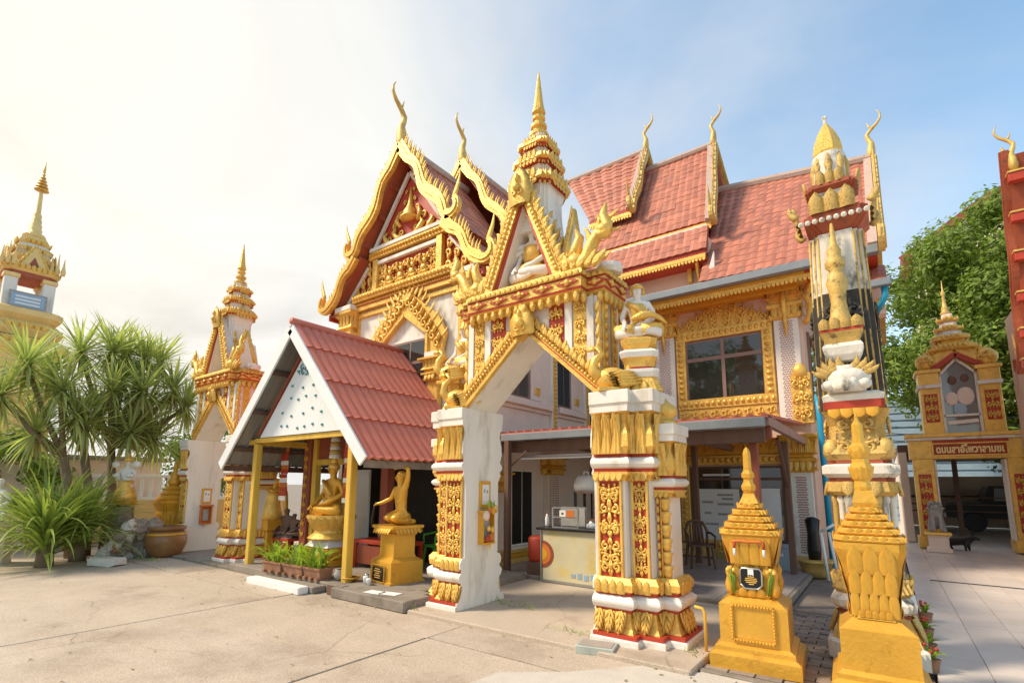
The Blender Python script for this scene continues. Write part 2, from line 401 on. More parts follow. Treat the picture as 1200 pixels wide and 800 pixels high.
def link(name, me, parent=None, loc=(0, 0, 0), rot=(0, 0, 0), scale=(1, 1, 1), world=False):
    o = bpy.data.objects.new(name, me)
    COL.objects.link(o)
    o.location = loc; o.rotation_euler = rot; o.scale = scale
    if parent:
        o.parent = parent
        if world:
            p = parent; tot = V((0, 0, 0))
            while p: tot += V(p.location) + p.matrix_parent_inverse.translation; p = p.parent
            o.matrix_parent_inverse = M.Translation(-tot)
    return o
WORLD = False
def part(name, mb, m, parent, smooth=False, **k):
    k.setdefault('world', WORLD)
    o = link(name, mb.mesh(name, m, smooth), parent, **k)
    if name in ('carved_scrollwork', 'bead_string', 'face'): o['kind'] = 'stuff'
    return o
def thing(name, label, cat, loc=(0, 0, 0), rz=0.0, group=None):
    o = bpy.data.objects.new(name, None); COL.objects.link(o)
    o.empty_display_size = 0.2
    o.location = loc; o.rotation_euler = (0, 0, rz)
    return tag(o, label, cat, group)
def tag(o, label=None, cat=None, group=None):
    if label: o['label'] = label
    if cat: o['category'] = cat
    if group: o['group'] = group
    return o
def struct(name, mb, m, smooth=False):
    o = part(name, mb, m, None, smooth, world=False); o['kind'] = 'structure'; return o
def kids(o): return [c for c in bpy.data.objects if c.parent == o]
def copy_tree(o, loc=None, rz=None, label=None, scale=None, children=None):
    if children is None:
        children = {}
        for c in bpy.data.objects:
            if c.parent: children.setdefault(c.parent.name, []).append(c)
    c = o.copy(); COL.objects.link(c)
    def rec(src, dst):
        for ch in children.get(src.name, []):
            d = ch.copy(); COL.objects.link(d); d.parent = dst
            rec(ch, d)
    rec(o, c)
    if loc: c.location = loc
    if rz is not None: c.rotation_euler.z = rz
    if scale: c.scale = scale
    if label: c['label'] = label
    return c
def smooth_by_skin(name, nodes, edges, m, sub=2):
    """one continuous body: nodes (x,y,z,r) joined by edges, grown with a Skin modifier"""
    me = bpy.data.meshes.new(name)
    me.from_pydata([n[:3] for n in nodes], edges, [])
    o = bpy.data.objects.new(name, me); COL.objects.link(o)
    md = o.modifiers.new('s', 'SKIN'); md.use_smooth_shade = True
    sv = me.skin_vertices[0].data
    for i, n in enumerate(nodes):
        rr = n[3]
        sv[i].radius = (rr, n[4] if len(n) > 4 else rr)
        sv[i].use_root = (i == 0)
    if sub:
        s2 = o.modifiers.new('ss', 'SUBSURF'); s2.levels = sub; s2.render_levels = sub
    dg = bpy.context.evaluated_depsgraph_get()
    out = bpy.data.meshes.new_from_object(o.evaluated_get(dg))
    bpy.data.objects.remove(o); bpy.data.meshes.remove(me)
    out.materials.clear(); out.materials.append(m)
    out.name = name
    out.polygons.foreach_set('use_smooth', [True] * len(out.polygons))
    return out
def text_mesh(txt, size, m, name='lettering', ext=0.004):
    cu = bpy.data.curves.new('t', 'FONT'); cu.body = txt; cu.size = size; cu.extrude = ext
    cu.align_x = 'CENTER'; cu.align_y = 'CENTER'
    cu.resolution_u = 2; cu.offset = .010
    o = bpy.data.objects.new('t', cu); COL.objects.link(o)
    dg = bpy.context.evaluated_depsgraph_get()
    me = bpy.data.meshes.new_from_object(o.evaluated_get(dg))
    bpy.data.objects.remove(o); bpy.data.curves.remove(cu)
    me.materials.clear(); me.materials.append(m); me.name = name
    return me

# ------------------------------------------------------------------ ornament library (shared meshes)
def petal_mesh(name, m, curl=0.25, bulge=0.22, point=1.8):
    """lotus petal: width 1 (x), height 1 (z), swelling to -y"""
    nx, nz = 5, 5
    vs = []; fs = []
    for j in range(nz + 1):
        t = j / nz
        hw = 0.56 * (1 - max(0.0, (t - .5) / .5) ** point) * (0.90 + .10 * sin(min(1, t / .5) * pi / 2))
        for i in range(nx):
            sx = -1 + 2 * i / (nx - 1)
            y = -bulge * (1 - sx * sx * .9) * sin(pi * min(1, .25 + t * .75)) - curl * t ** 2 - (.05 if i == nx // 2 else 0)
            vs.append((hw * sx, y, t))
    for j in range(nz):
        for i in range(nx - 1):
            fs.append((j * nx + i, j * nx + i + 1, (j + 1) * nx + i + 1, (j + 1) * nx + i))
    b = len(vs); # back rim gives thickness
    vs += [(-.42, .12, 0), (.42, .12, 0), (0, .05, .96)]
    fs += [(b, b + 2, b + 1)]
    left = [j * nx for j in range(nz + 1)]; right = [j * nx + nx - 1 for j in range(nz + 1)]
    for j in range(nz):
        fs.append((left[j], left[j + 1], b + 2 if j >= 2 else b)); fs.append((right[j + 1], right[j], b + 2 if j >= 2 else b + 1))
    fs.append((left[2], b + 2, b)); fs.append((right[2], b + 1, b + 2))
    mb = MB(); mb.add(vs, fs)
    return mb.mesh(name, m, True)
def flame_mesh(name, m, hook=0.35, n=8):
    """flame finial: base at origin, 1 tall (z), leaning to +x, thickness in y"""
    mb = MB()
    pts = []; rad = []
    for i in range(n + 1):
        t = i / n
        pts.append((hook * (sin(t * pi * .9) * .55 + t * t * .35), 0, t)); rad.append(.20 * (1 - t) ** .75 * (1 + .35 * sin(t * pi)) + .008)
    mb.tube(pts, rad, 6, (1, .62))
    return mb.mesh(name, m, True)
def acanthus_mesh(name, m, flutes=3):
    nx, nz = 7, 5; vs = []; fs = []
    for j in range(nz + 1):
        t = j / nz; hw = .54 * (1 - max(0, (t - .62) / .38) ** 2 * .75) * (.92 + .08 * cos(t * 7))
        for i in range(nx):
            s = -1 + 2 * i / (nx - 1)
            vs.append((hw * s, -.16 * (1 - s * s * .8) - .13 * (i % 2) * (1 - .4 * t) - .38 * t ** 3 + .12 * sin(t * pi), t - (.07 if (i % 2 == 0 and j == nz) else 0)))
    for j in range(nz):
        for i in range(nx - 1): fs.append((j * nx + i, j * nx + i + 1, (j + 1) * nx + i + 1, (j + 1) * nx + i))
    b = len(vs); vs += [(-.5, .15, 0), (.5, .15, 0), (.4, .1, .95), (-.4, .1, .95)]
    fs += [(b, b + 3, b + 2, b + 1), ((nz) * nx, nz * nx + nx - 1, b + 2, b + 3), (0, nz * nx, b + 3, b), (nz * nx + nx - 1, nx - 1, b + 1, b + 2)]
    mb = MB(); mb.add(vs, fs); return mb.mesh(name, m, False)
def chevron_leaf_mesh(name, m):
    """lobed acanthus leaf: midrib with paired side lobes sweeping to the tip (z 0 root, z 1 tip)"""
    mb = MB()
    mb.prism([(-.52, 0), (.52, 0), (.50, .42), (.30, .78), (0, .98), (-.30, .78), (-.50, .42)], -.06, .12)
    mb.tube([(0, -.10, 0), (0, -.26, .5), (0, -.16, 1.04)], [.12, .12, .03], 5)
    for s in (-1, 1):
        for z0, w, l in ((.0, .42, .50), (.28, .34, .46), (.55, .22, .36)):
            mb.tube([(s * .06, -.10, z0), (s * w * .75, -.24, z0 + l * .45), (s * (w + .08), -.08, z0 + l)], [.09, .115, .03], 5)
    return mb.mesh(name, m, True)
ACAN = acanthus_mesh('acanthus_leaf', GOLD)
CHEV = chevron_leaf_mesh('acanthus_leaf', GOLD)
PETAL = petal_mesh('petal', GOLD)
PETALU = petal_mesh('petal', URNG, curl=.12, bulge=.16)
PETALO = petal_mesh('petal', OLDG)
PETALR = petal_mesh('petal', OCHRE)
PETALB = petal_mesh('petal', GOLD, curl=-.05, bulge=.30)
def kranok_mesh(name, m):
    mb = MB(); pts = []; rad = []
    for i in range(7):
        t = i / 6; pts.append((.30 * sin(t * 2.6) * t, -.04 * sin(t * pi), t)); rad.append(.26 * (1 - t ** 2.2) ** .8 * (.75 + .35 * sin(t * pi)) + .012)
    mb.tube(pts, rad, 7, (1, .7))
    mb.spiral(.10, .34, .16, .04, -pi / 2, 1.0, .07, .03, -.16, 8, 5)
    return mb.mesh(name, m, True)
KRANOK = kranok_mesh('kranok_leaf', GOLD)
FLAME = flame_mesh('flame_finial', GOLD)
FLAMEP = flame_mesh('flame_finial', PALEG)
FLAMEO = flame_mesh('flame_finial', OCHRE)
FLAMEW = flame_mesh('flame_finial', OLDG)

def petal_band(parent, path, z, h, w, off=0.0, tilt=0.0, me=None, name='petal', closed=False, down=False, bul=1.0, world=None, skip=None):
    n = len(path)
    for i in range(n if closed else n - 1):
        a, b = V((*path[i], 0)), V((*path[(i + 1) % n], 0))
        d = b - a; L = d.length
        if L < w * .45: continue
        d.normalize(); nn = V((d.y, -d.x, 0))
        if skip and skip(nn): continue
        k = max(1, round(L / w)); ww = L / k
        ang = math.atan2(d.y, d.x)
        for j in range(k):
            p = a + d * ww * (j + .5) + nn * off; p.z = z
            rot = Euler((tilt + (pi if down else 0), 0, 0)).to_matrix()
            e = (M.Rotation(ang, 3, 'Z') @ rot).to_euler()
            link(name, me or PETAL, parent, p, e, (ww * (-1 if False else 1), w * bul * (-1 if down else 1), h), WORLD if world is None else world)

def relief(mb, w, h, x0=0.0, z0=0.0, y=0.0, cell=None, seed=1, dense=True):
    """symmetrical carved scrollwork filling w x h (centre x0, bottom z0), standing out to -y"""
    r = random.Random(seed)
    cell = cell or w * .85
    n = max(1, round(h / cell)); c = h / n
    k = min(w, c)
    for i in range(n):
        zc_ = z0 + (i + .5) * c
        upf = 1 if i % 2 == 0 else -1
        for s in (-1, 1):
            mb.spiral(x0 + s * w * .25, zc_ - upf * c * .05, k * .23, k * .05, (-pi / 2 if upf > 0 else pi / 2), s * upf * 1.25, k * .095, k * .05, y, 12, 5, .9)
            # leaves off the scroll
            for q in range(3):
                a = (.15 + q * .38) * pi * upf
                px, pz = x0 + s * w * (.25) + s * cos(a) * k * .25, zc_ + sin(a) * k * .27
                ex, ez = x0 + s * min(w * .47, w * .25 + abs(cos(a)) * k * .3 + .02 * w), pz + upf * k * .16
                mb.tube([(px, y, pz), ((px + ex) / 2 + s * k * .03, y - k * .05, (pz + ez) / 2), (ex, y - k * .02, ez)], [k * .07, k * .08, k * .02], 5, (1, .8))
            mb.tube([(x0, y, zc_ - upf * c * .48), (x0 + s * w * .07, y - k * .05, zc_ - upf * c * .25), (x0 + s * w * .03, y, zc_ - upf * .02)], [k * .07, k * .075, k * .04], 5, (1, .8))
        mb.blob((x0, y - k * .02, zc_ + upf * c * .02), k * .12, k * .11, k * .14, 6, 4)
        mb.blob((x0, y - k * .02, zc_ + upf * c * .28), k * .06, k * .07, k * .14, 6, 4)
    return mb
def bead_row(mb, p, q, r, step=None, n=6, m=4, sq=1.0):
    p, q = V(p), V(q); L = (q - p).length; k = max(1, round(L / (step or r * 2)))
    for i in range(k):
        c = p + (q - p) * ((i + .5) / k)
        mb.blob(c, r, r, r * sq, n, m)
    return mb
def redent(hw, hd, st, s2=None):
    """CCW square with twice-stepped corners"""
    a, b = hw, hd; s = st; t = s2 if s2 is not None else st
    q = [(a - 2 * s, -b), (a - 2 * s, -b + t), (a - s, -b + t), (a - s, -b + 2 * t), (a, -b + 2 * t)]
    f = list(q)
    f += [(x, -y) for x, y in reversed(q)]
    f += [(-x, -y) for x, y in q]
    f += [(-x, y) for x, y in reversed(q)]
    return f
def rect(x0, x1, y0, y1): return [(x0, y0), (x1, y0), (x1, y1), (x0, y1)]
# ------------------------------------------------------------------ ornate gateway (built once, copied)
SW = M(((0, 1, 0, 0), (1, 0, 0, 0), (0, 0, 1, 0), (0, 0, 0, 1)))     # swaps x and y
def mp(path, s): return path if s > 0 else [(-x, y) for x, y in reversed(path)]
BASE = [(1.0, 0), (1.36, 0), (1.36, .12), (1.60, .12), (1.60, .28), (1.77, .28), (1.77, .60), (1.60, .60), (1.60, .66), (1.36, .66), (1.36, .72), (1.0, .72)]
MAIN = [(1.0, 0), (1.36, 0), (1.36, .12), (1.60, .12), (1.60, .66), (1.36, .66), (1.36, .72), (1.0, .72)]
PIL = [(1.59, .28), (1.77, .28), (1.77, .60), (1.59, .60)]
P_PLINTH = [(.17, 0), (.17, .05), (.155, .06)]
P_RED0 = [(.14, .06), (.14, .10)]
P_FLARE = [(.085, .10), (.055, .16), (.035, .24), (.03, .305)]
P_RED1 = [(.05, .305), (.05, .335)]
P_TORUS = [(.05, .335), (.085, .355), (.105, .39), (.11, .415), (.10, .44), (.07, .465), (.05, .475)]
P_RED2 = [(.05, .475), (.05, .51)]
P_LEAFB = [(.05, .51), (.085, .53), (.09, .60), (.05, .66)]
P_CORN = [(.01, 1.70), (.025, 1.74), (.06, 1.77), (.065, 1.80)]
P_RED3 = [(.045, 1.80), (.045, 1.84)]
P_TOR2 = [(.045, 1.84), (.075, 1.855), (.095, 1.89), (.095, 1.92), (.07, 1.955), (.045, 1.965)]
P_RED4 = [(.045, 1.965), (.045, 2.0)]
P_CAP = [(.045, 2.0), (.085, 2.08), (.075, 2.22), (.03, 2.36), (.045, 2.44), (.085, 2.475)]
P_ABAC = [(.09, 2.475), (.09, 2.56), (.11, 2.575), (.11, 2.71), (.10, 2.72)]
def dz(prof, d, k=1.0): return [(o, z * k + d) for o, z in prof]
PEND = MB()
PEND.lathe([(.004, -1), (.22, -.85), (.36, -.55), (.40, -.3), (.28, -.08), (.33, 0)], 7)
PEND = PEND.mesh('pendant_bud', GOLD, True)

def make_gateway(label):
    g = thing('temple_gateway', label, 'gateway', (0, 0, 0), 0, 'ornate temple gateways')
    for s in (1, -1):
        xf = M.Diagonal((s, 1, 1, 1))
        core = MB(xf)
        core.box(1.0, 1.59, .14, .60, .02, 2.7)
        core.loft(MAIN, [(0, .60), (0, 1.78)])
        core.loft(PIL, [(0, .60), (0, 1.70)])
        p = part('pier', core, WHITE, g)
        # reveal with the moulding outline along both edges
        prof = P_PLINTH + P_RED0 + P_FLARE + P_RED1 + P_TORUS + P_RED2 + P_LEAFB + [(.0, .665), (0, 1.695)] + P_CORN + P_RED3 + P_TOR2 + P_RED4 + P_CAP + P_ABAC
        poly = [(-o - .002, z) for o, z in prof] + [(.722 + o, z) for o, z in reversed(prof)]
        rv = MB(xf @ SW); rv.prism(poly, .985, 1.004)
        part('reveal_face', rv, WHITE, p)
        def band(name, path, prof, m, sm=False):
            b = MB(xf); b.loft(path, prof); return part(name, b, m, p, sm)
        for nm, pr, m in (('plinth', P_PLINTH, WHITE), ('red_fillet', P_RED0, RED), ('flared_base', P_FLARE, GOLD), ('red_fillet', P_RED1, RED), ('torus_moulding', P_TORUS, WHITE), ('red_fillet', P_RED2, RED), ('leaf_moulding', P_LEAFB, GOLD)):
            band(nm, BASE, pr, m)
        for path, d in ((MAIN, 0), (PIL, 1)):
            k = (lambda z: z) if not d else None
            def sh(pr):
                if not d: return pr
                return [(o * .9, 1.52 + (z - 1.70) * .80) for o, z in pr]
            for nm, pr, m in (('cornice_moulding', P_CORN, GOLD), ('red_fillet', P_RED3, RED), ('torus_moulding', P_TOR2, WHITE), ('red_fillet', P_RED4, RED), ('lotus_capital', P_CAP, GOLD), ('abacus', P_ABAC, WHITE)):
                band(nm, path, sh(pr), m)
        # petals
        petal_band(p, mp(BASE, s), .312, .225, .125, .055, -.30, CHEV, 'acanthus_leaf', down=True, bul=.8)
        petal_band(p, mp(BASE, s), .50, .15, .085, .075, .12, PETALB, bul=.7)
        petal_band(p, mp(MAIN, s), 2.0, .47, .125, .082, .0, ACAN, 'acanthus_leaf', bul=.75)
        petal_band(p, mp(MAIN, s), 1.80, .11, .07, .05, -.25, PETAL, down=True, bul=.6)
        petal_band(p, mp(PIL, s), 1.76, .38, .125, .075, .0, ACAN, 'acanthus_leaf', bul=.75)
        petal_band(p, mp(PIL, s), 1.60, .09, .07, .045, -.25, PETAL, down=True, bul=.6)
        fin = MB(xf); fin.lathe([(.14, 2.335), (.15, 2.37), (.07, 2.40), (.13, 2.45), (.145, 2.50), (.11, 2.56), (.05, 2.60), (.01, 2.66)], 10, 1.70, .42)
        f = part('bud_finial', fin, GOLD, p, True)
        # carved panels: red ground, gold frame and scrolls
        for x0, x1, y, z1, sd in ((1.03, 1.33, 0, 1.70, 3), (1.385, 1.585, .12, 1.70, 8)):
            red = MB(xf); red.box(x0, x1, y - .008, y + .03, .64, z1)
            part('red_panel', red, RED, p)
            fr = MB(xf)
            for xx in (x0, x1 - .03): fr.box(xx, xx + .03, y - .035, y + .01, .64, z1, .006)
            part('gilt_edge', fr, GOLD, p)
            rl = MB(xf); relief(rl, x1 - x0 - .05, z1 - .68, (x0 + x1) / 2, .67, y - .02, (.20 if sd == 3 else .175), sd); relief(rl, x1 - x0 - .10, z1 - .70, (x0 + x1) / 2, .70, y - .022, .335, sd + 1)
            part('carved_scrollwork', rl, GOLD, p, True)
        red = MB(xf); red.box(1.61, 1.70, .27, .30, .64, 1.52); part('red_panel', red, RED, p)
        rl = MB(xf)
        for zz in range(9):
            zc_ = .70 + zz * .098
            rl.blob((1.63, .262, zc_), .022, .03, .045, 6, 4)
        rl.box(1.655, 1.672, .25, .28, .64, 1.52, .004)
        part('bead_string', rl, GOLD, p, True)
        for q in range(6):
            lf = MB(xf); zc_ = .66 + q * .143
            lf.lathe([(.03, zc_), (.05, zc_ + .045), (.045, zc_ + .075), (.066, zc_ + .115), (.05, zc_ + .132), (.02, zc_ + .14)], 8, 1.715, .27)
            part('bud_column', lf, GOLD, p, True)
        sg = MB(xf); sg.box(1.04, 1.065, .16, .32, 2.78, 3.92, .006); sg.box(1.04, 1.065, .42, .58, 2.78, 3.92, .006); sgp = part('side_gilt_strip', sg, GOLD, g)
        rl = MB(xf)
        for yy in (.24, .50):
            for q in range(9): rl.blob((1.07, yy, 2.86 + q * .125), .03, .05, .055, 6, 4)
        part('bead_string', rl, GOLD, sgp, True)
        for q in range(7): link('kranok_leaf', KRANOK, sgp, (s * 1.04, .09, 2.76 + q * .16), (0, 0, R(-60) * s), (s * .2, .2, .2))
        # upper body halves with sloping soffit
        ub = MB(xf); ub.prism([(0, 3.66), (0, 3.96), (1.04, 3.96), (1.04, 2.715), (1.0, 2.715)], .06, .66)
        part('arch_spandrel', ub, WHITE, g)
        tr = MB(xf)
        a, b = V((1.02, -.0, 2.73)), V((0.0, -.0, 3.66))
        dirv = (b - a).normalized(); nn = V((dirv.z, 0, -dirv.x)) * (-1 if dirv.z * 0 - 0 else 1)
        nn = V((.66, 0, .75))
        for off, w_, dpt in ((.02, .045, .14), (.075, .05, .10), (.125, .03, .07)):
            tr.bar(a + nn * off + V((0, .06, 0)), b + nn * off * V((0, 0, 1)).z * 1.0 + V((0, .06, 0)) if False else V((0.0, .06, 3.66 + off * 1.35)), w_, dpt, (0, -1, 0))
        arch_t = part('arch_moulding', tr, GOLD, g)
        rb = MB(xf); rb.bar(a + nn * .045 + V((0, .03, 0)), V((0, .03, 3.66 + .06)), .02, .05, (0, -1, 0)); part('red_fillet', rb, RED, arch_t)
        bd = MB(xf); bead_row(bd, a + nn * .10 + V((0, -.01, 0)), V((.05, -.01, 3.75)), .026, .055); part('bead_string', bd, GOLD, arch_t, True)
        for q in range(19):
            t = (q + .5) / 19
            c = a + (b - a) * t + nn * .13
            link('kranok_leaf', KRANOK, arch_t, (s * c.x, .02, c.z), (0, s * R(8 + 14 * (q % 2)), 0), (-s * .16, .17, .155))
        # upper pilasters
        for x0, x1, m, sd_ in ((.36, .58, RED, 4), (.60, .70, WHITE, 0), (.72, .90, GOLD, 6), (.91, 1.0, WHITE, 0)):
            zb = 3.66 - .92 * x0 + .14
            pl = MB(xf); pl.prism([(x0, zb), (x1, zb - .92 * (x1 - x0)), (x1, 3.95), (x0, 3.95)], .02 if m is WHITE else .035, .07)
            q = part('upper_pilaster', pl, m, g)
            if sd_:
                rl = MB(xf); zz = zb + .02; relief(rl, x1 - x0 - .03, 3.93 - zz, (x0 + x1) / 2, zz, .025, .20, sd_); part('carved_scrollwork', rl, GOLD, q, True)
        # naga corner crest on the entablature
        ng = MB(xf)
        ng.tube([(.72, .0, 4.36), (.86, -.04, 4.34), (.98, -.05, 4.42), (1.04, -.05, 4.58), (1.12, -.05, 4.68), (1.22, -.05, 4.66), (1.25, -.05, 4.78), (1.19, -.05, 4.92), (1.24, -.05, 5.06)], [.07, .09, .10, .085, .08, .085, .07, .05, .012], 8, (1, .9))
        ng.tube([(.70, .0, 4.45), (.80, -.03, 4.55), (.86, -.03, 4.72), (.80, -.03, 4.85)], [.06, .08, .06, .012], 7)
        ng.blob((1.20, -.06, 4.72), .09, .08, .075, 8, 5); ng.blob((.80, -.04, 4.42), .12, .1, .1, 8, 5)
        n_ = part('naga_crest', ng, GOLD, g, True)
        for x, z, ry, h in ((.66, 4.32, -10, .28), (.74, 4.48, 10, .22), (.9, 4.42, 20, .22), (1.0, 4.62, -30, .24), (1.08, 4.72, 0, .24), (1.15, 4.86, 15, .22), (1.22, 4.86, 55, .2), (1.26, 4.7, 80, .16), (1.1, 4.36, 60, .2), (.95, 4.32, 30, .2)):
            link('flame_finial', FLAME, n_, (s * x, -.03, z), (0, s * R(ry), 0), (s * h * .8, h * .8, h))
        cb = MB(xf); cb.lathe([(.16, 4.30), (.19, 4.36), (.17, 4.42), (.06, 4.45)], 8, 1.08, .32); part('corner_block', cb, WHITE, g)
        for q in range(5): link('kranok_leaf', KRANOK, n_, (s * (.70 + .09 * q), -.08, 4.28), (0, s * R(-20 + 14 * q), 0), (s * .22, .2, .26))
        # side pediment, facing outwards
        sp = MB(xf @ SW); sp.prism([(.06, 4.3), (.66, 4.3), (.36, 5.25)], .50, .58); q = part('side_pediment', sp, WHITE, g)
        for e in range(9):
            t = (e + .5) / 9
            for sy in (-1, 1):
                link('flame_finial', FLAME, q, (s * .56, .36 + sy * (.34 - .34 * t), 4.32 + 1.0 * t), (0, 0, sy * R(90) if s > 0 else sy * R(90)), (.13, .2, .17))
        tb = MB(xf); tb.tube([(.56, .02, 4.30), (.56, .36, 5.36)], .05, 6); tb.tube([(.56, .70, 4.30), (.56, .36, 5.36)], .05, 6); part('gilt_moulding', tb, GOLD, q, True)
    # keystone leaf
    l = link('keystone_leaf', PETALB, g, (0, -.05, 3.60), (R(6), 0, 0), (.36, .22, .44))
    kr = MB(); kr.blob((0, -.13, 3.75), .07, .06, .07, 8, 5)
    for s in (-1, 1): kr.spiral(s * .055, 3.69, .06, .015, pi / 2, s * .9, .022, .012, -.12, 10)
    kr.blob((0, -.13, 3.88), .03, .04, .06, 6, 4); part('keystone_rosette', kr, GOLD, g, True)
    # entablature
    EN = [(-1.14, .06), (-.90, .06), (-.90, -.10), (.90, -.10), (.90, .06), (1.14, .06), (1.14, .66), (.90, .66), (.90, .80), (-.90, .80), (-.90, .66), (-1.14, .66)]
    en = MB(); en.loft(EN, [(-.10, 3.94), (-.08, 3.96), (-.03, 4.0), (0, 4.03)], True)
    ent = part('entablature', en, GOLD, g)
    b = MB(); b.loft(EN, [(.005, 4.032), (.012, 4.06)], True); part('red_fillet', b, RED, ent)
    b = MB(); b.loft(EN, [(.01, 4.062), (.015, 4.18)], True); part('frieze', b, GOLD, ent)
    b = MB(); b.loft(EN, [(.02, 4.182), (.02, 4.20)], True); part('red_fillet', b, RED, ent)
    b = MB(); b.loft(EN, [(.01, 4.202), (.035, 4.22), (.03, 4.26), (.0, 4.305)], True); part('top_moulding', b, GOLD, ent)
    petal_band(ent, EN, 4.20, .075, .085, .03, .1, PETALB, closed=True, skip=lambda n: n.y > .5)
    for i in range(12):
        e0, e1 = EN[i], EN[(i + 1) % 12]
        d = V((e1[0] - e0[0], e1[1] - e0[1], 0)); L = d.length; d.normalize(); nn = V((d.y, -d.x, 0))
        if nn.y > .5: continue
        k = max(1, round(L / .125))
        for j in range(k):
            c = V((*e0, 3.99)) + d * L * (j + .5) / k + nn * -.005
            link('pendant_bud', PEND, ent, c, (0, 0, 0), (.11, .11, .125))
        k = round(L / .36)
        for j in range(k):
            c = V((*e0, 4.13)) + d * L * (j + .5) / k + nn * .02
            ang = math.atan2(d.y, d.x)
            dm = MB(); dm.prism([(-.155, 0), (0, -.062), (.155, 0), (0, .062)], -.012, .01)
            q = part('diamond_panel', dm, RED, ent, loc=c, rot=(0, 0, ang))
            ro = MB(); ro.blob((0, -.016, 0), .045, .02, .03, 8, 4)
            for w_ in range(4): ro.blob((.062 * cos(w_ * pi / 2), -.014, .028 * sin(w_ * pi / 2)), .028, .014, .016, 6, 4)
            ro.prism([(-.09, 0), (0, -.037), (.09, 0), (0, .037)], -.017, -.01)
            part('rosette', ro, GOLD, q, True)
    # pediment with niche
    pd = MB()
    for s in (1, -1):
        pd.prism([(s * .43, 4.30), (s * .62, 4.30), (0, 5.74), (0, 5.46)], -.04, .52)
    pd.prism([(-.5, 4.30), (.5, 4.30), (0, 5.55)], .44, .50)
    ped = part('pediment', pd, WHITE, g)
    for s in (1, -1):
        xf = M.Diagonal((s, 1, 1, 1))
        t = MB(xf); t.prism([(.50, 4.302), (.63, 4.302), (0, 5.80), (0, 5.56)], -.10, -.03); part('gilt_moulding', t, GOLD, ped)
        t = MB(xf); t.prism([(.44, 4.302), (.495, 4.302), (0, 5.555), (0, 5.46)], -.065, -.035); part('red_fillet', t, RED, ped)
        t = MB(xf); bead_row(t, (.565, -.10, 4.35), (.03, -.10, 5.66), .035, .07); part('bead_string', t, GOLD, ped, True)
        for q in range(20):
            f = (q + .5) / 20
            link('kranok_leaf', KRANOK, ped, (s * (.62 - .61 * f), -.07, 4.31 + 1.46 * f), (0, s * R(30 + 16 * (q % 2)), 0), (-s * .17, .18, .18))
            if q % 2 == 0: link('kranok_leaf', KRANOK, ped, (s * (.60 - .59 * f), .22, 4.33 + 1.44 * f), (0, s * R(40), 0), (-s * .17, .2, .18))
    link('apex_leaf', PETALB, ped, (0, -.12, 5.42), (R(4), 0, 0), (.34, .2, .56))
    kr = MB()
    for s in (-1, 1): kr.spiral(s * .055, 5.58, .06, .015, pi / 2, s * .9, .022, .012, -.19, 10)
    kr.blob((0, -.2, 5.64), .06, .06, .06, 8, 5); kr.blob((0, -.2, 5.78), .035, .04, .07, 6, 4)
    part('apex_rosette', kr, GOLD, ped, True)
    # spire
    C0 = lambda hw: [(x, y + .36) for x, y in redent(hw, hw, hw * .16)]
    sh = MB(); sh.loft(C0(.25), [(.04, 5.12), (.02, 5.4), (0.015, 5.6), (.05, 5.78)], True); sh.loft(rect(-.36, .36, .50, .78), [(0, 4.3), (0, 4.7), (-.06, 5.12)], True)
    spr = part('spire', sh, WHITE, g)
    def tier(hw, z, h):
        C = C0(hw)
        b = MB(); b.loft(C, [(-.02, z), (.05, z + h * .10), (.06, z + h * .15)], True); part('red_soffit', b, RED, spr)
        b = MB(); b.loft(C, [(.06, z + h * .152), (.085, z + h * .22), (.08, z + h * .40), (.03, z + h * .55), (0, z + h * .56)], True); part('gilt_ring', b, GOLD, spr)
        petal_band(spr, C, z + h * .18, h * .46, hw * .34, .065, .20, PETALB, closed=True); petal_band(spr, C, z + h * .22, h * .30, hw * .30, .06, -.25, PETALB, closed=True, down=True, bul=.7)
        b = MB(); b.loft(C0(hw * .82), [(.02, z + h * .55), (-.015, z + h * .80), (.0, z + h)], True); part('white_neck', b, WHITE, spr)
        for sx, sy in ((0, -1), (1, 0), (-1, 0)):
            q = MB(); q.lathe([(.02, z + h * .55), (.03, z + h * .7), (.035, z + h * .8), (.01, z + h)], 6, sx * hw * .84, .36 + sy * hw * .84); part('antefix', q, GOLD, spr, True)
    tier(.285, 5.76, .36)
    tier(.225, 6.12, .30)
    tier(.165, 6.42, .27)
    b = MB(); b.lathe([(.11, 6.69), (.15, 6.71), (.15, 6.75), (.09, 6.79), (.085, 6.84), (.12, 6.86), (.12, 6.90), (.07, 6.94), (.065, 6.98), (.095, 7.0), (.095, 7.04), (.06, 7.08), (.10, 7.11), (.095, 7.15)], 12, 0, .36); part('spire_rings', b, GOLD, spr)
    b = MB(); b.lathe([(.10, 7.13), (.075, 7.25), (.05, 7.45), (.028, 7.65), (.008, 7.80)], 8, 0, .36); part('spire_cone', b, GOLD, spr)
    return g
gate1 = make_gateway('nearer gilded gateway with tall pointed spire and peaked white arch, standing before the food counter')
gate1.location = (-3.70, 5.32, 0)
gate2 = copy_tree(gate1, (-12.95, 5.46, 0), label='farther gilded gateway at the left, half hidden behind the red sheet roof shed')
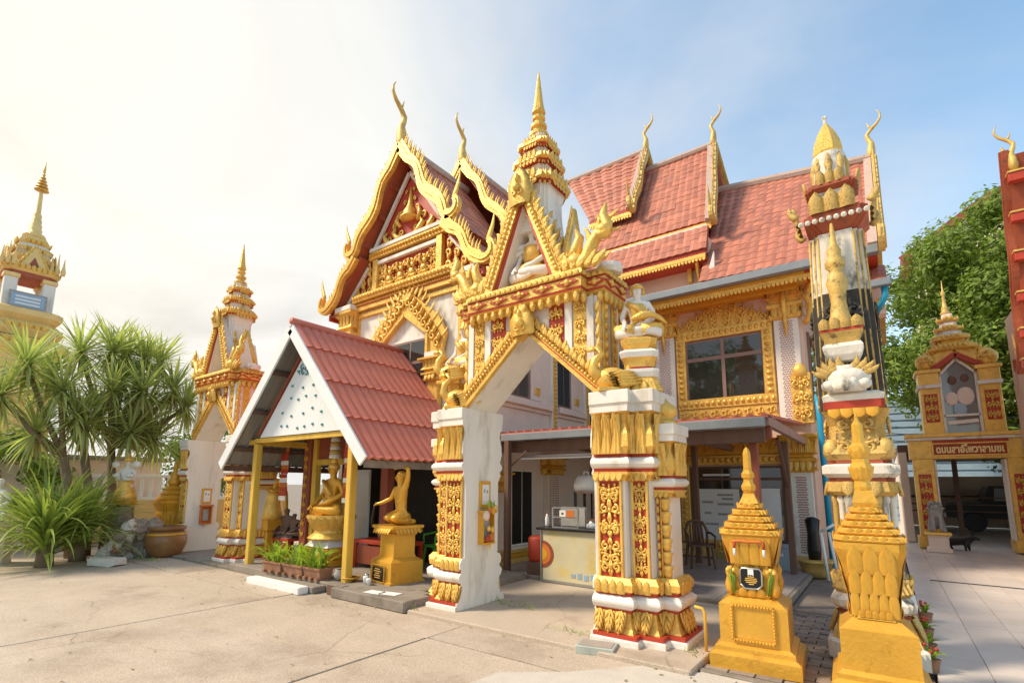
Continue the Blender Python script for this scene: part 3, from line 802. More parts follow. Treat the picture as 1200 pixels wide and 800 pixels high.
# ------------------------------------------------------------------ roof and gable helpers
def place(name, me, parent, loc, xa, ya, za, scale=(1, 1, 1)):
    m = M((V(xa), V(ya), V(za))).transposed()
    return link(name, me, parent, loc, m.to_euler(), scale, WORLD)
def ribbon(mb, pts, ws, dep, th):
    k = len(pts); vs = []
    for i, p in enumerate(pts):
        t = (pts[min(i + 1, k - 1)] - pts[max(i - 1, 0)]).normalized()
        n = dep.cross(t).normalized(); w = ws[i]
        vs += [p - n * w / 2 - dep * th / 2, p + n * w / 2 - dep * th / 2, p + n * w / 2 + dep * th / 2, p - n * w / 2 + dep * th / 2]
    fs = [(j * 4 + i, j * 4 + (i + 1) % 4, j * 4 + 4 + (i + 1) % 4, j * 4 + 4 + i) for j in range(k - 1) for i in range(4)]
    fs += [(3, 2, 1, 0), tuple(range(4 * k - 4, 4 * k))]
    mb.add(vs, fs)
def bargeboard(parent, A, B, dep, m=None, fme=None, w=.20, th=.11, nf=16, waves=2, curl=.26, fh=.30, amp=.09, name='bargeboard'):
    m = m or GOLD; fme = fme or FLAME
    A, B, dep = V(A), V(B), V(dep).normalized()
    t = (B - A).normalized(); L = (B - A).length
    n = dep.cross(t).normalized()
    if n.z < 0: n = -n
    pts, ws = [], []
    N = 36
    for i in range(N + 1):
        s_ = i / N
        wv = amp * sin(2 * pi * waves * max(0, s_ - .22) / .78) * (s_ > .22)
        pts.append(A + t * L * s_ + n * wv); ws.append(w * (1 + .18 * sin(2 * pi * waves * s_ + 1)))
    # upturned naga end
    c = pts[-1] + n * curl
    for i in range(1, 9):
        a = pi * 1.05 * i / 8
        pts.append(c - n * curl * cos(a) + t * curl * sin(a) * 1.1); ws.append(w * (1.0 - .06 * i))
    mb = MB(); ribbon(mb, pts, ws, dep, th)
    b = part(name, mb, m, parent)
    ln = MB(); ribbon(ln, [p + dep * (th / 2 + .012) for p in pts], [q * .34 for q in ws], dep, .03)
    part('raised_rib', ln, m, b)
    x = t if (n.cross(t)).dot(dep) > 0 else t
    for i in range(nf):
        s_ = (i + .6) / nf
        p = pts[min(N, int(s_ * N))] + n * w * .42
        za = (n * .86 - t * .5).normalized(); xa = (-t * .86 - n * .5).normalized(); ya = za.cross(xa)
        place('flame_finial', fme, b, p, xa, ya, za, (fh * .62, th * 2.0, fh))
    za = (V((0, 0, 1)) + n * .30).normalized(); xa = dep.cross(za).normalized(); xa = xa if xa.dot(t) < 0 else -xa; ya = za.cross(xa)
    place('flame_tip', fme, b, pts[-1] - t * .03 - n * .05, -xa, ya * -1, za, (.30, .28, .62))
    place('flame_tip', fme, b, pts[-5] + n * .02, -xa, ya * -1, za, (.22, .2, .30))
    return b
def chofa(parent, base, out, h, m=None):
    m = m or PALEG; base, out = V(base), V(out).normalized()
    P = [(0, -.06, .11), (-.01, .06, .125), (.0, .18, .115), (.01, .30, .085), (-.03, .40, .07), (-.05, .50, .06), (.03, .60, .052), (.14, .70, .043), (.20, .80, .034), (.20, .90, .024), (.15, 1.0, .008)]
    mb = MB(); mb.tube([base + out * (-a * h * -1) + V((0, 0, z * h)) for a, z, r in P], [r * h * .82 for a, z, r in P], 8, (1, .75), upv=tuple(out))
    mb.tube([base + out * (.06 * h) + V((0, 0, .60 * h)), base + out * (.0 * h) + V((0, 0, .67 * h)), base + out * (-.03 * h) + V((0, 0, .78 * h))], [.03 * h, .02 * h, .004 * h], 5)
    return part('roof_horn', mb, m, parent, True)
def tile_verts(low=.055):
    xs = [0, .22, .46, .70, 1.0]; zs = [.02, .10, .15, .10, .03]
    v = []
    for yy, e in ((0, 0), (1, low)):
        v += [(x, yy, z + e) for x, z in zip(xs, zs)]
    v += [(x, 1, z - .13 + low) for x, z in zip(xs, zs)]
    f = [(i, i + 5, i + 6, i + 1) for i in range(4)] + [(i + 5, i + 10, i + 11, i + 6) for i in range(4)]
    return v, f
TV, TF = tile_verts()
_t = MB(); _t.add(TV, TF)
TILE_ME = _t.mesh('roof_tile', TILE)
def slab(mb, R0, R1, E0, E1, th, drop=0.0):
    n = (R1 - R0).cross(E0 - R0).normalized()
    if n.z < 0: n = -n
    q = [p - n * drop for p in (R0, R1, E1, E0)]
    if (q[1] - q[0]).cross(q[3] - q[0]).dot(n) < 0: q.reverse()
    vs = q + [p - n * th for p in q]
    mb.add(vs, [(0, 1, 2, 3), (7, 6, 5, 4)] + [((i + 1) % 4, i, 4 + i, 4 + (i + 1) % 4) for i in range(4)])
def roof_slope(parent, R0, R1, E0, E1, tw=.215, tl=.30, single=False, soff=None, name='roof'):
    R0, R1, E0, E1 = map(V, (R0, R1, E0, E1))
    sl = MB(); slab(sl, R0, R1, E0, E1, .10)
    rf = part(name, sl, soff or DRED, parent)
    nu = max(1, round((E1 - E0).length / tw)); nv = max(1, round((E0 - R0).length / tl))
    big = MB()
    for j in range(nv):
        for i in range(nu):
            def pt(u, v): return (R0 * (1 - u) + R1 * u) * (1 - v) + (E0 * (1 - u) + E1 * u) * v
            o = pt(i / nu, j / nv); x = pt((i + 1) / nu, j / nv) - o; y = (pt(i / nu, (j + 1) / nv) - o) * 1.10
            n = x.cross(y)
            if n.z < 0: n = -n
            n.normalize()
            jit = rnd.uniform(-.012, .012)
            xl = x.length
            if single:
                if x.cross(y).dot(n) < 0: o = o + x; x = -x
                xa = x.normalized(); ya = (y - xa * y.dot(xa)).normalized()
                mm = M((xa, ya, n)).transposed()
                o_ = link('roof_tile', TILE_ME, rf, o + n * (.004 + abs(jit) * .6), mm.to_euler(), (xl, y.length, xl * .75), WORLD)
            else:
                big.add([o + x * a + y * b + n * (c * xl * .75 + jit * .5 + .006) for a, b, c in TV], TF if x.cross(y).dot(n) > 0 else [tuple(reversed(f)) for f in TF])
    if not single:
        q = part('roof_tiles', big, TILE, rf); q['kind'] = 'stuff'
    return rf
def ridge_cap(parent, a, b, r=.11):
    mb = MB(); mb.tube([V(a), V(b)], r, 8, (1, .9)); return part('ridge_cap', mb, RIDGE, parent)
def fascia(parent, x0, x1, y, z0, z1, m=None, dent=True, axis='x', dirn=-1):
    """gilt valance board with a row of little hanging teeth"""
    m = m or GOLD
    mb = MB()
    if axis == 'x':
        mb.box(x0, x1, y, y + .05, z0 + (z1 - z0) * .45, z1)
        k = int((x1 - x0) / .085)
        for i in range(k):
            xx = x0 + (i + .5) * (x1 - x0) / k
            mb.prism([(xx - .036, z0 + (z1 - z0) * .45), (xx + .036, z0 + (z1 - z0) * .45), (xx + .03, z0 + .02), (xx, z0 - .01), (xx - .03, z0 + .02)], y + .005, y + .045)
    return part('valance', mb, m, parent)

# ------------------------------------------------------------------ temple hall
WORLD = True
hall = thing('temple_hall', 'large pink and gold temple hall with tiered red tiled roofs and gilded gables', 'temple', (-5, 12.6, 0))
H = hall
def B(name, m, *bx, parent=None, c=0.0):
    mb = MB()
    for b in bx: mb.box(*b, c=c)
    return part(name, mb, m, parent or H)
CX = -8.80
# walls
mw = B('front_wall', PINK, (-6.5, -3.1, 12.6, 12.95, 0, 7.9), (-3.099, -1.2, 12.6, 12.95, 0, 6.3))
B('side_wall', PINK, (-1.55, -1.201, 12.951, 18.2, 0, 6.2))
B('inner_core', PINK, (-13, -1.56, 12.96, 18.2, 0, 6.9), (-13, -3.9, 13.4, 17.4, 6.9, 8.6))
ww = B('wing_front_wall', WHITE, (-11.1, -6.551, 7.75, 8.0, 0, 6.35))
sw = B('wing_side_wall', PALEP, (-6.80, -6.55, 8.001, 12.6, 0, 6.3))
B('wing_left_wall', PALEP, (-11.1, -10.85, 8.001, 13.0, 0, 6.3))
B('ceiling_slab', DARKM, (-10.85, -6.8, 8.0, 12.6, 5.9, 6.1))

# --- upper window of the front wall with carved gilt surround
def carved_frame(parent, x0, x1, z0, z1, y, w):
    mb = MB()
    mb.box(x0, x1, y - .10, y, z1 - w, z1, .012); mb.box(x0, x1, y - .10, y, z0, z0 + w, .012)
    mb.box(x0, x0 + w, y - .098, y, z0 + w, z1 - w, .012); mb.box(x1 - w, x1, y - .098, y, z0 + w, z1 - w, .012)
    f = part('window_surround', mb, GOLD, parent)
    rl = MB()
    k = int((x1 - x0) / .13)
    for i in range(k):
        for zz in (z0 + w / 2, z1 - w / 2):
            x = x0 + (i + .5) * (x1 - x0) / k
            rl.blob((x, y - .105, zz), .05, .03, w * .3, 6, 4); rl.blob((x, y - .125, zz), .02, .03, w * .13, 5, 4)
    k = int((z1 - z0 - 2 * w) / .13)
    for i in range(k):
        for xx in (x0 + w / 2, x1 - w / 2):
            z = z0 + w + (i + .5) * (z1 - z0 - 2 * w) / k
            rl.blob((xx, y - .105, z), w * .3, .03, .05, 6, 4); rl.blob((xx, y - .125, z), w * .13, .03, .02, 5, 4)
    r_ = part('carved_border', rl, GOLD, f, True); r_['kind'] = 'stuff'
    return f
def leafy_crest(parent, x0, x1, z0, zt, y, m=None, rows=5):
    """triangular crest of curling gilt leaves"""
    cx_ = (x0 + x1) / 2; hw = (x1 - x0) / 2
    bk = MB(); bk.prism([(x0, z0), (x1, z0), (x1 - hw * .3, z0 + (zt - z0) * .35), (cx_, zt - .08), (x0 + hw * .3, z0 + (zt - z0) * .35)], y - .03, y)
    cr = part('leaf_crest', bk, m or GOLD, parent)
    mb = MB()
    for r_ in range(rows):
        f = r_ / rows
        zz = z0 + (zt - z0) * f * .75; h_ = hw * (1 - f)
        k = max(1, int(h_ * 2 / .26))
        for i in range(k):
            x = cx_ - h_ + (i + .5) * 2 * h_ / k
            s = 1 if x > cx_ else -1
            mb.spiral(x, zz + .10, .10, .025, -pi / 2, s * 1.1, .035, .016, y - .05, 9, 5, .8)
            mb.blob((x, y - .06, zz + .10), .03, .03, .03, 6, 4)
    q = part('carved_scrollwork', mb, m or GOLD, cr, True); q['kind'] = 'stuff'
    for i in range(13):
        f = (i + .5) / 13; u = -1 + 2 * f
        x = cx_ + u * hw * .95; z = z0 + (zt - z0) * ((1 - abs(u)) ** 1.15) * .82
        link('flame_finial', FLAME, cr, (x, y - .03, z), (0, R(28) * u, 0), ((1 if u > 0 else -1) * .20, .12, .26), WORLD)
    return cr
win = B('window', FRAME, (-3.80, -1.99, 12.56, 12.62, 3.66, 5.22))
carved_frame(win, -4.02, -1.80, 3.50, 5.46, 12.6, .235)
for x0, x1, z0, z1 in ((-3.74, -2.945, 3.73, 4.68), (-2.865, -2.06, 3.73, 4.68), (-3.74, -2.945, 4.77, 5.16), (-2.865, -2.06, 4.77, 5.16)):
    B('pane', GLASS, (x0, x1, 12.553, 12.57, z0, z1), parent=win)
mb = MB(); mb.box(-2.945, -2.865, 12.53, 12.56, 3.68, 5.20); mb.box(-3.78, -2.946, 12.53, 12.56, 4.68, 4.77); mb.box(-2.864, -2.02, 12.53, 12.56, 4.68, 4.77)
part('mullion', mb, FRAME, win)
leafy_crest(win, -4.0, -1.85, 5.46, 6.22, 12.59)
ap = B('apron_panel', GOLD, (-4.05, -1.78, 12.50, 12.6, 3.10, 3.24), (-4.0, -1.82, 12.53, 12.6, 3.24, 3.49), parent=win)
mb = MB()
for i in range(9):
    x = -3.88 + i * .243
    for s in (1, -1): mb.spiral(x + s * .05, 3.36, .075, .02, pi / 2 * s, .9, .022, .01, 12.515, 9)
q = part('carved_scrollwork', mb, GOLD, ap, True); q['kind'] = 'stuff'
# --- lattice pilasters and capitals
def lattice(parent, x0, x1, z0, z1, y, m=None):
    p = B('lattice_pilaster', m or WHITE, (x0, x1, y - .12, y, z0, z1), parent=parent, c=.01)
    mb = MB(); iw = x1 - x0 - .22; nx = 8; nz = int((z1 - z0 - .1) / .052)
    for j in range(nz):
        for i in range(nx):
            cx_ = x0 + .11 + (i + .5 + (.25 if j % 2 else -.25)) * iw / nx; cz = z0 + .05 + (j + .5) * .052
            s = .016 if (i + j) % 2 else -.016
            mb.add([(cx_ - .017, y - .124, cz - s), (cx_ + .017, y - .124, cz - s), (cx_, y - .124, cz + s)], [(0, 1, 2)] if s > 0 else [(0, 2, 1)])
    q = part('mirror_mosaic', mb, RWOOD, p); q['kind'] = 'stuff'
    return p
def capital(parent, x0, x1, y0, y1, z0, z1, m=None, name='column_capital'):
    C = rect(x0, x1, y0, y1); h = z1 - z0
    mb = MB(); mb.loft(C, [(0, z0), (.04, z0 + .02 * h), (.06, z0 + .10 * h), (.02, z0 + .16 * h), (.02, z0 + .24 * h), (.09, z0 + .28 * h), (.09, z0 + .36 * h), (.03, z0 + .40 * h), (.03, z0 + .46 * h), (.10, z0 + .50 * h), (.06, z0 + .60 * h), (.06, z0 + .80 * h), (.15, z0 + .92 * h), (.15, z1)], True)
    cp = part(name, mb, m or GOLD, parent)
    petal_band(cp, C, z0 + .52 * h, .42 * h, .12, .07, .10, ACAN, 'acanthus_leaf', closed=True, bul=.7, skip=lambda n: n.y > .5)
    petal_band(cp, C, z0 + .30 * h, .28 * h, .12, .06, -.1, PETAL, closed=True, bul=.6, down=True, skip=lambda n: n.y > .5)
    return cp
for x0, x1 in ((-4.55, -4.05), (-1.76, -1.27)):
    lt = lattice(mw, x0, x1, 3.0, 5.40, 12.6)
    capital(mw, x0 - .02, x1 + .02, 12.46, 12.66, 5.38, 6.36)
    mb = MB(); xm = (x0 + x1) / 2
    mb.tube([(xm, 12.36, 6.2), (xm, 12.34, 5.7), (xm, 12.42, 5.3), (xm, 12.44, 4.95)], [.05, .06, .05, .01], 6); part('hanging_drop', mb, GOLD, lt, True)
# scroll bracket and carved shoulder at the right corner
br = MB()
br.tube([(-1.16, 12.5, 5.2), (-1.02, 12.45, 5.35), (-.98, 12.4, 5.6), (-1.08, 12.4, 5.8), (-.98, 12.35, 6.0), (-.80, 12.3, 6.25)], [.05, .09, .10, .08, .09, .04], 7)
br.spiral(-1.0, 5.55, .15, .03, -pi / 2, 1.2, .05, .02, 12.40, 12); br.spiral(-.92, 6.05, .12, .03, -pi / 2, -1.2, .04, .02, 12.34, 12)
part('scroll_bracket', br, GOLD, mw, True)
for z in (5.3, 5.5, 5.75, 6.0): link('flame_finial', FLAME, mw, (-.95, 12.4, z), (0, R(60), 0), (.16, .14, .24), True)
sh = B('carved_shoulder', GOLD, (-1.5, -1.12, 12.44, 12.7, 3.0, 4.1)); rl = MB(); relief(rl, .36, 1.0, -1.31, 3.05, 12.43, .35, 9); rl.blob((-1.31, 12.46, 4.15), .15, .08, .18)
q = part('carved_scrollwork', rl, GOLD, sh, True); q['kind'] = 'stuff'
# side wall window strip
sfw = B('side_window', FRAME, (-1.20, -1.15, 13.2, 14.9, 3.2, 5.2)); B('pane', GLASS, (-1.155, -1.14, 13.3, 14.0, 3.3, 5.1), (-1.155, -1.14, 14.1, 14.8, 3.3, 5.1), parent=sfw)
# --- eaves of the front: gutter, valance, soffit
B('roof_gutter', GUT, (-6.54, .28, 11.48, 11.66, 6.11, 6.28), c=.02)
B('eave_soffit', OCHRE, (-6.54, -1.0, 11.66, 12.6, 6.06, 6.11)); B('eave_soffit', RED, (-.999, .25, 11.66, 12.9, 6.06, 6.11))
fascia(H, -6.5, -.7, 11.70, 5.92, 6.07, GOLD); B('architrave', OCHRE, (-4.0, -1.9, 12.42, 12.6, 6.0, 6.06), (-6.5, -1.2, 12.0, 12.06, 5.9, 6.06))
B('flat_roof_strip', RIDGE, (-6.5, -3.05, 11.6, 12.6, 6.285, 6.33)); B('red_string_course', DRED, (-6.5, -3.1, 12.57, 12.6, 6.36, 6.40))
# --- skirt roof above the pink band
roof_slope(H, (-6.45, 12.62, 8.20), (-3.10, 12.62, 8.20), (-6.45, 12.05, 7.36), (-3.02, 12.05, 7.36), .20, .24, name='skirt_roof')
B('red_fascia', RED, (-6.45, -3.05, 12.06, 12.12, 7.22, 7.34)); fascia(H, -6.45, -3.05, 12.02, 7.06, 7.22)
B('red_soffit', RED, (-6.45, -3.05, 12.1, 12.6, 7.10, 7.14)); B('white_flashing', WHITE, (-6.45, -3.12, 12.62, 12.7, 8.14, 8.26))
fascia(H, -6.45, -3.08, 12.92, 8.28, 8.46); B('red_fascia', RED, (-6.45, -3.08, 12.97, 13.05, 8.42, 8.54))
# bracket under the skirt end and the concave flashing
mb = MB(); mb.tube([(-3.35, 12.5, 6.7), (-3.32, 12.3, 6.95), (-3.3, 12.15, 7.1)], [.03, .05, .04], 6); mb.box(-3.62, -3.52, 12.45, 12.58, 6.75, 7.1); part('eave_bracket', mb, GOLD, H)
mb = MB(); mb.prism([(-3.3, 6.35), (-2.85, 6.35), (-2.85, 7.2), (-2.98, 6.8), (-3.12, 6.55)], 12.0, 12.1); part('concave_flashing', mb, WHITE, H)
# --- main roofs
roof_slope(H, (-8.7, 15.4, 12.90), (-5.66, 15.4, 12.90), (-6.9, 13.55, 9.95), (-5.45, 13.55, 9.95), name='roof')
roof_slope(H, (-6.6, 15.4, 12.18), (-3.48, 15.4, 12.18), (-6.45, 12.98, 8.54), (-3.06, 12.98, 8.54), name='roof')
roof_slope(H, (-3.30, 15.4, 10.60), (.42, 15.4, 10.12), (-3.12, 11.64, 6.36), (.28, 11.64, 6.30), .205, .318, single=True, name='roof')
for a, b, c, d in (((-8.7, 15.4, 12.90), (-5.66, 15.4, 12.90), (-6.9, 17.25, 9.95), (-5.45, 17.25, 9.95)), ((-6.6, 15.4, 12.18), (-3.48, 15.4, 12.18), (-6.45, 17.82, 8.54), (-3.06, 17.82, 8.54)), ((-3.3, 15.4, 10.6), (.42, 15.4, 10.12), (-3.12, 19.16, 6.36), (.28, 19.16, 6.3))):
    mb = MB(); slab(mb, V(a), V(b), V(c), V(d), .12); part('rear_roof', mb, TILE, H)
B('gable_wall', RED, (-5.9, -5.75, 13.9, 16.9, 8.6, 10.6), (-3.75, -3.6, 13.4, 17.4, 7.0, 9.2)); 
for x, hw, z0, z1 in ((-5.82, 1.5, 9.9, 12.6), (-3.68, 2.1, 8.5, 11.8), (-.2, 3.4, 6.3, 9.9)):
    mb = MB(SW); mb.prism([(15.4 - hw, z0), (15.4 + hw, z0), (15.4, z1)], x, x + .12); part('gable_panel', mb, RED, H)
ridge_cap(H, (-8.7, 15.4, 12.95), (-5.66, 15.4, 12.98)); ridge_cap(H, (-6.0, 15.4, 12.24), (-3.5, 15.4, 12.28)); ridge_cap(H, (-3.4, 15.4, 10.68), (.40, 15.4, 10.22), .13)
for rx, rz, ex, ey, ez in ((-5.62, 12.98, -5.40, 13.45, 9.82), (-3.43, 12.28, -3.0, 12.88, 8.42), (.47, 10.22, .33, 11.55, 6.22)):
    mb = MB(); mb.bar((rx - .14, 15.4, rz - .02), (ex - .14, ey, ez + .06), .16, .14); part('verge_mortar', mb, RIDGE, H)
    bargeboard(H, (rx, 15.4, rz), (ex, ey, ez), (1, 0, 0), PALEG, FLAMEP, .17, .10, 15, 1.5, .2, .26, .05)
    bargeboard(H, (rx, 15.4, rz), (ex, 30.8 - ey, ez), (1, 0, 0), PALEG, FLAMEP, .17, .10, 10, 1.5, .2, .26, .05)
    chofa(H, (rx - .03, 15.4, rz + .02), (1, 0, 0), 1.30)
fascia(H, -6.9, -5.47, 13.46, 9.62, 9.80); B('red_fascia', RED, (-6.9, -5.47, 13.5, 13.6, 9.76, 9.92))
# lower tier at the right end, with its own gutter
roof_slope(H, (-.1, 12.3, 6.1), (.36, 12.3, 6.1), (-.1, 11.75, 5.62), (.36, 11.75, 5.62), .2, .25, name='end_roof')
B('roof_gutter', GUT, (.0, .42, 11.58, 11.74, 5.46, 5.60), c=.02); B('end_wall', PINK, (-.1, .30, 12.3, 12.6, 5.1, 6.0)); fascia(H, -.05, .3, 12.24, 5.2, 5.4)
mb = MB(); mb.tube([(.30, 11.72, 5.46), (.30, 11.72, 5.28), (.24, 11.8, 5.18), (.10, 12.1, 5.02)], .055, 10); part('drain_pipe', mb, BLUEP, H, True)
mb = MB(); mb.tube([(-1.02, 12.35, 3.55), (-1.0, 12.2, 3.35), (-.99, 12.15, 3.1), (-.97, 12.1, .05)], .055, 10); part('drain_pipe', mb, BLUEP, H, True)
# ------------------------------------------------------------------ the wing: gable front
YF = 7.42
for s in (1, -1):
    # tier A and the eaves below it
    roof_slope(H, (CX, YF, 9.72), (CX, 9.75, 9.72), (CX + s * 1.62, YF, 7.38), (CX + s * 1.62, 9.75, 7.38), .20, .26, name='wing_roof')
    roof_slope(H, (CX + s * 1.45, YF, 7.34), (CX + s * 1.45, 9.75, 7.34), (CX + s * 2.62, YF, 6.08), (CX + s * 2.62, 9.75, 6.08), .20, .26, name='wing_roof')
    # tier B behind
    roof_slope(H, (CX, 9.62, 10.50), (CX, 14.6, 10.50), (CX + s * 1.66, 9.62, 8.05), (CX + s * 1.66, 13.4, 8.05), .20, .26, name='wing_roof')
    roof_slope(H, (CX + s * 1.5, 9.62, 8.0), (CX + s * 1.5, 13.0, 8.0), (CX + s * 2.75, 9.62, 6.55), (CX + s * 2.75, 12.9, 6.55), .20, .26, name='wing_roof')
    bargeboard(H, (CX, YF - .06, 9.78), (CX + s * 1.55, YF - .06, 7.50), (0, -1, 0), GOLD, FLAME, .25, .12, 24, 1.5, .20, .27, .075)
    bargeboard(H, (CX + s * 1.55, YF - .06, 7.32), (CX + s * 2.55, YF - .06, 6.20), (0, -1, 0), GOLD, FLAME, .23, .12, 13, 1.0, .20, .26, .07)
    bargeboard(H, (CX, 9.56, 10.55), (CX + s * 1.6, 9.56, 8.15), (0, -1, 0), GOLD, FLAME, .22, .12, 24, 1.5, .18, .25, .07)
    bargeboard(H, (CX + s * 1.6, 9.56, 7.95), (CX + s * 2.65, 9.56, 6.65), (0, -1, 0), GOLD, FLAME, .18, .12, 9, 1.2, .18, .26, .08)
    # purlin ends under the soffit, white verge line
    for f in (.22, .5, .78):
        B('purlin', DRED, (CX + s * (1.6 * f + .02), CX + s * (1.6 * f + .12), YF + .04, 7.7, 9.72 - 2.34 * f - .34, 9.72 - 2.34 * f - .17))
    mb = MB(); mb.bar((CX + s * .02, 7.70, 9.22), (CX + s * 1.32, 7.70, 7.42), .09, .06, (0, -1, 0)); mb.bar((CX + s * 1.42, 7.70, 7.12), (CX + s * 2.3, 7.70, 6.20), .09, .06, (0, -1, 0)); part('verge_line', mb, WHITE, H)
    # side fascia of the eaves
    B('red_fascia', RED, (CX + s * 2.56, CX + s * 2.62, YF, 9.7, 5.86, 6.02)); B('red_soffit', DRED, (CX + s * 2.2, CX + s * 2.56, YF, 12.5, 5.94, 5.98))
ridge_cap(H, (CX, YF, 9.80), (CX, 9.8, 9.80)); ridge_cap(H, (CX, 9.6, 10.6), (CX, 14.8, 10.6))
chofa(H, (CX, YF - .04, 9.80), (0, -1, 0), 1.55); chofa(H, (CX, 9.58, 10.58), (0, -1, 0), 1.40)
mb = MB(); mb.prism([(CX - 1.35, 7.40), (CX + 1.35, 7.40), (CX, 9.30)], 7.76, 7.88); mb.prism([(CX - 2.3, 6.15), (CX + 2.3, 6.15), (CX + 1.4, 7.40), (CX - 1.4, 7.40)], 7.76, 7.88)
gb = part('gable', mb, RED, H)
# gable ornaments: urn with leaves, cornices, figured frieze
mb = MB(); mb.lathe([(.02, 7.98), (.24, 8.0), (.26, 8.04), (.17, 8.10), (.18, 8.18), (.12, 8.28), (.08, 8.40), (.05, 8.62), (.02, 8.85)], 10, CX + .02, 7.74); part('gable_urn', mb, GOLD, gb, True)
mb = MB()
for s in (1, -1):
    mb.tube([(CX + s * .18, 7.73, 7.60), (CX + s * .38, 7.70, 7.62), (CX + s * .52, 7.70, 7.78), (CX + s * .42, 7.70, 7.92)], [.05, .08, .07, .015], 6)
    mb.tube([(CX + s * .60, 7.73, 7.58), (CX + s * .75, 7.70, 7.62), (CX + s * .86, 7.70, 7.78), (CX + s * .76, 7.70, 7.88)], [.05, .08, .06, .015], 6)
    mb.tube([(CX + s * .3, 7.73, 7.9), (CX + s * .42, 7.70, 8.05), (CX + s * .34, 7.70, 8.3)], [.05, .07, .012], 6)
for s in (1, -1):
    for dx, zz, r_ in ((.25, 7.72, .10), (.5, 8.0, .09), (.68, 7.68, .09), (.95, 7.62, .07), (.28, 8.25, .08), (.16, 8.52, .06), (.12, 8.78, .05)): mb.spiral(CX + s * dx, zz, r_, r_ * .25, -pi / 2, s * 1.2, r_ * .38, r_ * .16, 7.735, 10)
q = part('gable_leaves', mb, GOLD, gb, True); q['kind'] = 'stuff'
B('cornice', WHITE, (CX - 1.32, CX + 1.32, 7.60, 7.76, 7.46, 7.56), parent=gb, c=.015); B('cornice', GOLD, (CX - 1.36, CX + 1.36, 7.62, 7.76, 7.26, 7.455), parent=gb, c=.02)
B('cornice', WHITE, (CX - 1.2, CX + 1.2, 7.66, 7.76, 7.10, 7.20), parent=gb, c=.015)
mb = MB(); bead_row(mb, (CX - 1.3, 7.61, 7.36), (CX + 1.3, 7.61, 7.36), .045, .1); q = part('bead_string', mb, OCHRE, gb, True); q['kind'] = 'stuff'
for s in (1, -1):
    pb = B('frieze_pilaster', GOLD, (CX + s * 1.12 - .09, CX + s * 1.12 + .09, 7.64, 7.76, 6.42, 7.24), parent=gb, c=.01)
    rl = MB(); relief(rl, .30, .66, CX + s * .90, 6.44, 7.72, .22, 3); q = part('carved_scrollwork', rl, GOLD, gb, True); q['kind'] = 'stuff'
    rl = MB()
    for i, (dx, zz) in enumerate(((1.35, 6.5), (1.35, 6.78), (1.58, 6.5), (1.6, 6.72), (1.82, 6.48), (2.02, 6.42), (1.38, 7.02))):
        rl.spiral(CX + s * dx, zz, .10, .02, -pi / 2, s * 1.1, .04, .018, 7.72, 10)
        rl.tube([(CX + s * dx, 7.73, zz + .08), (CX + s * (dx + .03), 7.70, zz + .18), (CX + s * (dx - .02), 7.72, zz + .27)], [.03, .045, .008], 5)
    q = part('carved_scrollwork', rl, GOLD, gb, True); q['kind'] = 'stuff'
fz = MB()
for i in range(4):   # row of crouching figures and flames in the frieze
    x = CX - .62 + i * .40
    fz.blob((x, 7.70, 6.62), .10, .06, .10); fz.blob((x + .05, 7.69, 6.78), .06, .05, .07); fz.blob((x + .06, 7.68, 6.89), .038, .04, .045)
    fz.tube([(x - .08, 7.70, 6.54), (x + .08, 7.67, 6.50), (x + .18, 7.70, 6.56)], [.04, .04, .02], 6)
    fz.tube([(x + .06, 7.69, 6.80), (x + .16, 7.66, 6.86), (x + .20, 7.68, 6.98)], [.03, .025, .012], 5)
    fz.tube([(x - .05, 7.71, 6.72), (x - .14, 7.69, 6.84), (x - .10, 7.70, 7.0)], [.03, .04, .006], 5)
    fz.tube([(x - .1, 7.71, 6.48), (x + .2, 7.71, 6.46)], .025, 5)
for i in range(5):
    relief(fz, .40, .58, CX - .80 + i * .40, 6.46, 7.74, .29, i)
q = part('figured_frieze', fz, GOLD, gb, True); q['kind'] = 'stuff'
# entablature
B('entablature', GOLD, (CX - 1.85, CX + 1.85, 7.54, 7.75, 6.20, 6.40), (CX - 1.84, CX + 1.84, 7.62, 7.75, 5.98, 6.20), c=.02)
B('red_fillet', RED, (CX - 1.84, CX + 1.84, 7.60, 7.75, 6.10, 6.17)); mb = MB(); bead_row(mb, (CX - 1.82, 7.60, 6.14), (CX + 1.82, 7.60, 6.14), .028, .07, 5); q = part('bead_string', mb, GOLD, H); q['kind'] = 'stuff'
B('architrave', GOLD, (CX - 1.84, CX + 1.84, 7.68, 7.75, 5.82, 5.93), c=.01)
mb = MB(); bead_row(mb, (CX - 1.82, 7.53, 6.30), (CX + 1.82, 7.53, 6.30), .05, .11); q = part('bead_string', mb, GOLD, H, True); q['kind'] = 'stuff'
for s in (1, -1):
    xc = CX + s * 2.06
    B('corner_column', GOLD, (xc - .20, xc + .20, 7.60, 8.0, 2.6, 5.2), c=.02)
    capital(H, xc - .20, xc + .20, 7.58, 8.0, 5.15, 6.02); B('abacus', WHITE, (xc - .33, xc + .33, 7.42, 8.05, 6.02, 6.15), c=.02)
    B('inner_frame', GOLD, (CX + s * 1.78, CX + s * 1.70, 7.70, 7.75, 3.0, 5.82))
B('lower_column', GOLD, (-6.95, -6.5, 7.55, 7.95, 2.45, 2.6), (-6.93, -6.53, 7.58, 7.92, .1, 2.45), c=.02)
